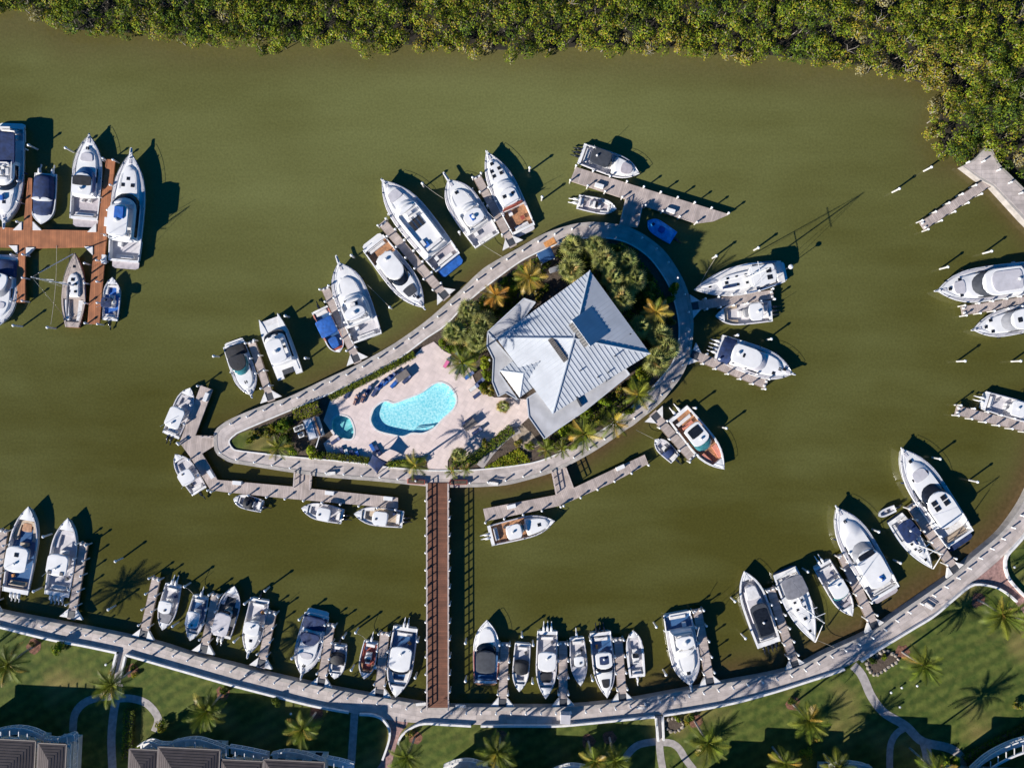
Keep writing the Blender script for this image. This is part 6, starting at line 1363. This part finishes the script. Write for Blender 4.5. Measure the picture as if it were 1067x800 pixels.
coconut(290,466,4.4,'green palm overhanging the boardwalk in the western garden',yel=.25,sc=.95)
coconut(482,378,12.3,'tall leafy palm beside the loungers, its shadow falling on the clubhouse roof',yel=.2,sc=1.05,n=20)
sabal(478,473,2.2,'round fan palm in the bed right of the bridge walk',sc=.8,n=24); sabal(524,423.5,1.6,'small round fan palm between the terrace and the clubhouse porch',sc=.75,n=22,dead=.4)
for u, v, h, lb in ((488,324,4.2,'fan palm by the boardwalk left of the orange palm'),(503,337,4.5,'fan palm touching the clubhouse\'s blue shaded low roof'),(474,346,4.0,'fan palm at the boardwalk\'s inner edge above the terrace'),(497,355,4.2,'fan palm left of the clubhouse\'s low grey roof'),
 (597,257,5.0,'fan palm at the boardwalk right of the orange mat'),(621,257,5.2,'fan palm under the start of the shaded north boardwalk'),(596,280,4.6,'fan palm at the roof\'s upper left edge, north of the clubhouse'),(629,271,5.6,'fan palm above the clubhouse roof\'s top corner'),(638,289,5.6,'fan palm upper right of the roof\'s top corner'),(647,311,5.6,'fan palm over the clubhouse roof\'s right upper edge'),(661,292,4.6,'fan palm in the shade between roof and north-east boardwalk, lower'),(652,272,4.4,'fan palm in the shade between roof and north-east boardwalk, upper'),
 (668,341,4.6,'fan palm left below the yellow palm by the roof'),(688,350,4.8,'fan palm below the yellow palm near the east boardwalk'),(694,363,4.8,'fan palm at the inner edge of the east boardwalk, upper'),(684,377,4.6,'fan palm at the inner edge of the east boardwalk, lower')):
    sabal(u, v, h, lb, sc=random.uniform(1.15, 1.4), n=36)
# --- island shrubs
SH = [(262,458,1.1,'green','round green shrub at the narrow end of the western garden'),(268,452,.8,'olive','olive shrub behind the round shrub in the western garden'),(279,452,1.0,'olive','reddish olive shrub in the middle of the western garden'),(284,446,.9,'yellow','yellow green shrub by the western garden\'s kerb'),(295,446,1.6,'green','tall green shrub in the western garden above the palm'),(304,470,1.4,'green','green shrub overhanging the boardwalk right of the western palm'),(297,458,1.2,'dark','dark shrub between the tall shrub and the western palm'),(325,471,1.5,'bright','bright green bush below the bar hut'),(333,474,1.1,'dark','dark bush between the bar hut and the south hedge'),
 (667,390,1.7,'green','large leafy shrub at the clubhouse\'s right corner'),(659,398,1.2,'dark','dark shrub below the clubhouse\'s right corner'),(645,408,1.2,'olive','olive shrub under the clubhouse\'s south-east eave, right'),(630,418,1.3,'green','green shrub under the clubhouse\'s south-east eave, middle'),(612,432,1.4,'green','green shrub under the clubhouse\'s south-east eave, left'),(588,448,1.3,'bright','bright shrub at the tip of the low flat roof'),(570,461,1.0,'bright','small bright shrub below the flat roof\'s tip'),(598,466,1.0,'green','green shrub between the two small palms and the large palm'),(655,428,1.2,'green','green shrub between the two big southern palms'),(623,437,1.2,'olive','dry shrub left of the right southern palm'),
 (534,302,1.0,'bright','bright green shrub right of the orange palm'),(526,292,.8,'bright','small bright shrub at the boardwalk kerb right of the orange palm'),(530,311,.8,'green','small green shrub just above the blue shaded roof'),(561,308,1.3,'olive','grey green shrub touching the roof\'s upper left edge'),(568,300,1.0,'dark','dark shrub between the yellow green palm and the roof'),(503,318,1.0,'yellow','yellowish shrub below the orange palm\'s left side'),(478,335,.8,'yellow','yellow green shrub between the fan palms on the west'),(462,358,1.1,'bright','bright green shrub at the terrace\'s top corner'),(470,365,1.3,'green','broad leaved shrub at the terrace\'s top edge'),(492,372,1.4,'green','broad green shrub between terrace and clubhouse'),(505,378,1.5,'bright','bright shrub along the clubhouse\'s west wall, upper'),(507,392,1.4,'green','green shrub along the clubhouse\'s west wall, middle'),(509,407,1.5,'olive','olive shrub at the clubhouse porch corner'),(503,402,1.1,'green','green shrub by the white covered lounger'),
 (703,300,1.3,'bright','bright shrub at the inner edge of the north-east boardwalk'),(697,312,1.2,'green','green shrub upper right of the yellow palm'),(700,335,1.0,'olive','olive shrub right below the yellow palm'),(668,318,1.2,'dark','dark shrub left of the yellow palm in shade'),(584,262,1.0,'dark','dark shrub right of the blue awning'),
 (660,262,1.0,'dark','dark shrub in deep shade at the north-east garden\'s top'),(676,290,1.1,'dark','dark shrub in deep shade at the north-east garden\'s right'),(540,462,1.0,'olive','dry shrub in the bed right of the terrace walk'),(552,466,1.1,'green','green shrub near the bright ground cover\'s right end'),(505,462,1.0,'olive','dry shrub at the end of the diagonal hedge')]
for u, v, r, k, lb in SH: shrub(u, v, r, k, lb, h=r*1.25)
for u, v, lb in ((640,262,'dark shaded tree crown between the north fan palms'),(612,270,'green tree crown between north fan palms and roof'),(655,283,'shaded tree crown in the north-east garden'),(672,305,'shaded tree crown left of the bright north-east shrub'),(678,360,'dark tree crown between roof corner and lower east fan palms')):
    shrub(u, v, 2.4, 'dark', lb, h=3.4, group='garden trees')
hedge([(344,414.5),(381,396),(431,369.5)],.85,.9,'green','long clipped hedge between boardwalk and pool terrace'); hedge([(341,474.5),(360,477),(384,480)],1.0,.9,'green','clipped hedge left of the navy shade sail'); hedge([(405,483.5),(420,482.5),(442,481)],1.0,.9,'green','clipped hedge right of the navy shade sail'); hedge([(533,447),(515,462),(492,479)],1.5,1.0,'green','diagonal clipped hedge right of the terrace walk'); hedge([(306,432),(320,428),(332,424)],1.9,1.3,'bright','bright green hedge above the bar hut')
def cover_patch(pts, label, kind, z=Z_ISL, dens=60, h=.45, name='ground_cover'):
    poly = [(p.x, p.y) for p in W(pts, z+h)]; xs = [p[0] for p in poly]; ys = [p[1] for p in poly]; n = int((max(xs)-min(xs))*(max(ys)-min(ys))*dens)
    X = rng.uniform(min(xs), max(xs), n); Y = rng.uniform(min(ys), max(ys), n); k = inside(poly, X, Y); X, Y = X[k], Y[k]; n = len(X)
    k = {'bright': [0, .25, .6, .15, 0, 0], 'green': [.2, .6, .2, 0, 0, 0]}[kind]; Nn = np.array([0, 0, 1.0])+rng.normal(scale=.55, size=(n, 3)); Nn /= np.linalg.norm(Nn, axis=1)[:, None]
    C = np.column_stack([X, Y, z+h*(.55+.45*np.sin(X*1.9)*np.cos(Y*2.3))*rng.uniform(.5, 1, n)+.08]); o = link_mesh(name, leaf_mesh(name, C, Nn, .2*rng.uniform(.7, 1.3, n), rng.choice(6, n, p=k), LEAFM), LEAFM); tag(o, label, 'ground cover'); stuff(o)
cover_patch([(505,487.5),(514,481),(540,467),(548,473),(553,481),(530,485.5)],'bright green ground cover beside the walk south of the clubhouse','bright')
sheet([(240,460),(250,451.5),(262,447),(285,460),(283,471),(262,469),(246,466.5)], Z_ISL+.02, 'grass_patch', 'lawn', False)
walk([(541,447),(527,455),(512,470),(500,486)], 8, z=Z_ISL+.09)
sheet([(528,448),(541,440),(548,446),(555,452),(563,463),(550,470),(540,465)], Z_ISL+.02, 'gravel_bed', 'sand_bed', False)
sheet([(648,437),(660,428),(668,427),(676,430),(660,443),(640,455),(625,458),(632,448)], Z_ISL+.11, 'paved_corner', 'boardwalk', False)

# ------------------------------------------------------------------ the south gardens
SP = [(36,673,7.2,'palm on the far left lawn beside the promenade wall',1.25,20,.1),(138,698,7.0,'palm at the right of the walk between the two left lawns',1.15,19,.1),(232,722,6.6,'palm with red flowers at its foot below the slips left of the bridge',1.2,20,.08),(329,742,6.4,'bright green palm in front of the second left balcony building',1.1,17,.2),(432,768,6.6,'palm on the round bed left of the bridge foot lawn',1.1,17,.2),(521,768,6.4,'palm in building shade below the promenade right of the bridge',1.2,19,.15),(635,768,6.8,'palm with two pale trunks beside it, left of the central right walk',1.05,16,.15),(613,772,7.4,'second leaning palm sharing the crown mass left of the central right walk',1.0,14,.2),(724,751,7.0,'palm growing from the red mulch bed right of the central right walk',1.25,20,.1),(826,733,7.6,'palm at the left end of the large lawn\'s shadow, near the path',1.2,20,.15),(805,778,5.0,'yellowish palm at the bottom edge, left of the large lawn',1.0,16,.4),(858,785,5.4,'palm at the bottom edge left of the curved lawn path',1.05,17,.25),(940,679,6.4,'palm in the middle of the large lawn beside the stone planter',1.15,18,.12),(1019,625,7.0,'palm in the right corner beside the red brick walk',1.25,20,.15),(948,779,7.8,'palm whose crown lies below the frame, trunk by the curved path',1.1,17,.1),(-30,690,7.4,'palm at the left edge of the left lawn, mostly out of frame',1.2,19,.1),(700,800,4.6,'bushy palm at the bottom edge by the central right walk',.9,15,.15),(1053,640,6.4,'palm at the right edge below the red brick walk',1.1,17,.2)]
for u, v, h, lb, sc, n, y in SP:
    coconut(u, v, h, lb, z=Z_LAND, sc=sc*1.08, yel=y*.5, n=n+8, group='palms on the south lawn', bypx='base', lean=(random.uniform(-.5, .5), random.uniform(-.5, .5)))
    if v < 775:
        mb = MB(); p = G(u, v, Z_LAND); P = [(p.x+random.uniform(.95, 1.5)*math.cos(a), p.y+random.uniform(.95, 1.5)*math.sin(a)) for a in [i*math.pi/6 for i in range(12)]]; mb.prism(P, Z_LAND-.2, Z_LAND+.025); struct(mb.build('mulch_ring', 'mulch_red'))
for u, v, r, k, lb in ((34,671,.7,'olive','dry shrub at the foot of the far left palm'),(59,676,1.5,'green','round green shrub on the far left lawn'),(138,695,.7,'dark','dark shrub at the foot of the palm by the left walk'),(140,703,.6,'yellow','small yellow shrub by the left walk'),(233,719,.9,'dark','dark red shrub at the foot of the palm left of the bridge'),(167,757,1.1,'yellow','yellow green shrub at the end of the curved left path'),(150,776,1.4,'bright','green shrub by the second building\'s left corner'),(427,764,.9,'olive','dry shrub on the round bed by the bridge foot lawn'),(720,748,.9,'dark','dark shrub in the red mulch bed'),(716,752,.6,'yellow','small yellow shrub in the red mulch bed'),(706,748,.8,'green','round shrub near the white bench at the lower right'),(824,730,.8,'dark','dark shrub under the palm left of the large lawn'),(850,770,1.2,'olive','olive shrub at the bottom edge left of the curved path'),(840,785,1.3,'yellow','yellow shrub at the bottom edge near the large lawn'),(984,792,1.4,'green','green shrub inside the fork of the curved path'),(996,793,1.0,'bright','yellow flowering shrub right of the path fork'),(1060,735,1.0,'olive','dry shrub at the large lawn\'s right edge'),(910,688,.8,'dark','dark shrub in the stone planter by the promenade'),(922,684,.7,'green','green shrub in the stone planter by the promenade'),(288,731,1.0,'dark','round clipped shrub below the promenade wall left of the bridge')):
    shrub(u, v, r, k, lb, h=r*1.3, z=Z_LAND, group='shrubs on the south lawn')
hedge([(1008,796),(1030,783),(1067,765),(1100,745)],2.2,1.0,'green','curved hedge in front of the balcony at the lower right corner',z=Z_LAND,dens=200); hedge([(134,740),(133,760),(132,790)],1.6,.9,'green','narrow hedge along the walk beside the second building',z=Z_LAND)
def rock(p, r, parent):
    bm = bmesh.new(); bmesh.ops.create_icosphere(bm, subdivisions=1, radius=r)
    for v in bm.verts: v.co *= random.uniform(.75, 1.2); v.co.z *= .7
    me = bpy.data.meshes.new('stone'); bm.to_mesh(me); bm.free(); o = link_mesh('stone', me, 'rock', parent); o.location = p
def stone_bed(pts, label):
    root = thing('stone_planter', label, 'planter'); P = catmull(W(pts, Z_LAND), True, 3); mb = MB(); mb.prism([(p.x, p.y) for p in P], Z_LAND-.2, Z_LAND+.12); mb.build('soil', 'mulch', root)
    for q in resample(P+[P[0]], .75): rock((q.x, q.y, Z_LAND+.12), random.uniform(.28, .42), root)
stone_bed([(903,691),(912,683),(922,677),(930,681),(936,687),(926,694),(911,703)],'stone edged planting bed between promenade and large lawn'); stone_bed([(692,751),(700,748),(710,750),(711,757),(702,762),(694,758)],'small stone edged bed at the corner of the central right walk')
def sign(u, v, ang, label):
    p = G(u, v, Z_LAND); root = thing('lawn_light', label, 'lamp', (p.x, p.y, Z_LAND), R(ang), 'lawn lights'); mb = MB(); mb.tube([(0,0,0),(0,0,.5)],.1,6); mb.build('stem','black_metal',root); mb = MB(); n = 8; rg = lambda r_,z: [(r_*math.cos(2*math.pi*k/n), r_*math.sin(2*math.pi*k/n), z) for k in range(n)]; mb.rings([rg(.1,.42),rg(.2,.5),rg(.2,.58),rg(.06,.64)]); mb.build('head','pile_cap',root)
for u, v, lb in ((1055,590,'pale round light on the grass beside the brick walk at the right edge'),(112,691,'small pale light on the far left lawn near the walk'),(927,720,'pale light on the large lawn, left one of the pair by the path'),(938,715,'pale light on the large lawn, right one of the pair by the path'),(936,735,'pale light on the large lawn close to the curved path'),(304,742,'pale light in the shade below the promenade left of the bridge'),(954,713,'pale light on the large lawn under the central palm')): sign(u, v, 0, lb)

# ------------------------------------------------------------------ houses at the bottom edge
def house(label, secs, balc, ze=7.0):
    root = thing('apartment_house', label, 'building')
    for x0, x1, y0, dz, ends in secs:
        z = ze+dz; a = G(x0, y0, z); b = G(x1, y0+(x1-x0)*.05, z); d = (b-a).to_2d(); L = d.length; e = d.normalized(); dn = Vector((e.y, -e.x)); D = 20.0; hp = min(L/2, 9.5)
        sl = math.tan(R(21)); pt = lambda s, t, zz: Vector((a.x+e.x*s+dn.x*t, a.y+e.y*s+dn.y*t, zz))
        if L/2 <= D/2: r0, r1 = pt(L/2, L/2, z+sl*L/2), pt(L/2, D-L/2, z+sl*L/2)
        else: r0, r1 = pt(D/2, D/2, z+sl*D/2), pt(L-D/2, D/2, z+sl*D/2)
        A, Bq, C, Dq = pt(0, 0, z), pt(L, 0, z), pt(L, D, z), pt(0, D, z)
        narrow = L/2 <= D/2
        F = [[A, Bq, r0], [Bq, C, r1, r0], [C, Dq, r1], [Dq, A, r0, r1]] if narrow else [[A, Bq, r1, r0], [Bq, C, r1], [C, Dq, r0, r1], [Dq, A, r0]]
        for f in F:
            nn = (f[1]-f[0]).cross(f[2]-f[0]).normalized()
            if nn.z < 0: f = f[::-1]
            ed = (f[1]-f[0]).normalized(); 
            base = min(range(len(f)), key=lambda i: f[i].z+f[(i+1) % len(f)].z); ed = (f[(base+1) % len(f)]-f[base]).normalized(); up = nn.cross(ed) if nn.z > 0 else ed.cross(nn)
            mb = MB(); i = mb.add(f); mb.face(range(i, i+len(f)), 0, [((p-f[base]).dot(ed), (p-f[base]).dot(up)) for p in f]); o = mb.build('roof_face', 'brown_roof', root)
            # tile courses as raised battens on the visible faces
            nnz = (f[1]-f[0]).cross(f[2]-f[0]).normalized(); nnz = nnz if nnz.z > 0 else -nnz; mb = MB(); hgt = max((p-f[base]).dot(up) for p in f); sgn = 1 if hgt > .5 else -1
            hgt = max(abs((p-f[base]).dot(up)) for p in f); k = .42
            while k < hgt-.1 and k < 9:
                xs = []
                for q0, q1 in zip(f, f[1:]+f[:1]):
                    h0, h1 = abs((q0-f[base]).dot(up)), abs((q1-f[base]).dot(up))
                    if (h0-k)*(h1-k) < 0: xs.append(q0.lerp(q1, (k-h0)/(h1-h0)))
                if len(xs) == 2: mb.tube([xs[0], xs[1]], .03, 4)
                k += .42
            if mb.f: c_ = mb.build('tile_courses', 'brown_roof', o); c_['kind'] = 'stuff'
        mb = MB(); ins = .7; mb.prism([tuple(pt(s, t, 0).to_2d()) for s, t in ((ins, ins+.5), (L-ins, ins+.5), (L-ins, D-ins), (ins, D-ins))], Z_LAND-.2, z-.05); mb.build('wall', 'wall_paint', root)
        mb = MB()
        for p, q in ((A, Bq), (Bq, C), (Dq, A)): mb = MB(); c = (p+q)/2; mb.box((c.x, c.y, z-.08), ((q-p).length, .22, .2), math.atan2(q.y-p.y, q.x-p.x)); mb.build('fascia', 'taupe', root)
        nwin = max(1, int(L/3.2))
        for zc in (2.8, 5.4):
            for i in range(nwin):
                q = pt(ins+(L-2*ins)*(i+.5)/nwin, ins+.48, zc); mb = MB(); mb.box(tuple(q), (1.5, .1, 1.7), math.atan2(e.y, e.x)); w = mb.build('window', 'curb_white', root); q = q-Vector((dn.x, dn.y, 0))*.05; mb = MB(); mb.box(tuple(q), (1.25, .08, 1.45), math.atan2(e.y, e.x)); mb.build('pane', 'glass_dark', w)
    for pts, zb in balc:
        P = resample(catmull(W(pts, zb)), .5); cen = Vector((0, -1)); In = [p+cen*1.6 for p in P]
        o = ribbon(P, In, zb-1.0, zb-1.2, 'balcony', 'curb_white', root)
        ribbon([p+Vector((0, .05)) for p in P], [p-Vector((0, .17)) for p in P], zb+.08, zb-.06, 'handrail', 'curb_white', o)
        ribbon([p+Vector((0, .02)) for p in P], [p-Vector((0, .10)) for p in P], zb-.5, zb-.58, 'lower_rail', 'curb_white', o)
        ribbon([p-Vector((0, 1.15)) for p in P], [p-Vector((0, 1.50)) for p in P], zb+1.15, zb+.9, 'pergola_beam', 'curb_white', o)
        for q in P[::2]: mb = MB(); mb.box((q.x, q.y-.05, zb-.5), (.07, .07, 1.1)); mb.build('baluster', 'curb_white', o)
        for q in P[::3]: mb = MB(); mb.box((q.x, q.y-.75, zb+1.05), (.1, 1.5, .12)); mb.build('rafter', 'curb_white', o)
house('brown roofed house with curved white balcony at the lower left corner', [(-60,37,767,0,0),(40,69,774,.5,0)], [([(-40,768),(-10,762),(12,758),(30,760),(44,766)],5.6),([(46,769),(58,770),(76,765),(77,778),(76,800)],5.4)])
house('brown roofed house with white balconies left of the bridge foot, bottom edge', [(135,165,780,0,0),(165,229,778,.2,0),(230,274,791,0,0),(275,338,791,.5,0)], [([(143,777),(155,772),(166,775),(177,775)],5.6),([(178,774),(192,770.5),(206,770),(220,774),(236,780)],5.6),([(238,778),(256,781),(279,786)],5.6),([(282,786),(298,783),(318,786),(337,793)],5.6),([(340,790),(355,793),(368,797)],5.6)])
house('house with pale curved balcony at the bottom edge right of the footbridge', [(465,525,801,.2,0),(526,572,822,0,0),(573,634,811,.2,0)], [([(462,799),(475,794),(490,793),(508,798)],5.6),([(575,804),(592,798),(608,799),(622,804)],5.6)])
house('house below the large lawn, only its white balcony showing at the bottom edge', [(718,755,828,0,0),(755,838,816,.2,0),(863,928,804,.4,0),(929,954,814,.4,0)], [([(866,799),(880,795),(900,797),(912,802)],5.6)])
house('house with curved white balcony at the lower right corner', [(1000,1130,808,.6,0)], [([(1014,802),(1030,788),(1050,777),(1070,770),(1095,765)],4.6)])
# low planting that fills the island beds
for pts, lb, k in (([(466,344),(482,326),(497,312),(525,290),(547,274),(566,265),(575,272),(560,300),(545,312),(508,345),(500,370),(486,372),(470,362)],'low mixed planting between the north-west boardwalk and the clubhouse','green'),([(578,266),(600,254),(622,252),(640,254),(657,262),(672,275),(686,294),(694,312),(698,335),(696,358),(688,372),(676,368),(650,330),(616,284),(600,290)],'low shaded planting between the clubhouse and the curved north-east boardwalk','green'),([(655,396),(676,372),(686,386),(668,408),(648,428),(630,441),(600,458),(574,470),(566,462),(582,448),(610,430)],'low planting under the clubhouse\'s south-east eave','green'),([(255,452),(288,438),(305,431),(306,446),(300,470),(280,468),(285,458)],'low planting in the western garden','green'),([(468,480),(474,470),(490,470),(494,482),(486,487),(470,487)],'low planting in the bed right of the bridge walk','green')):
    cover_patch(pts, lb, k, dens=26, h=.7)
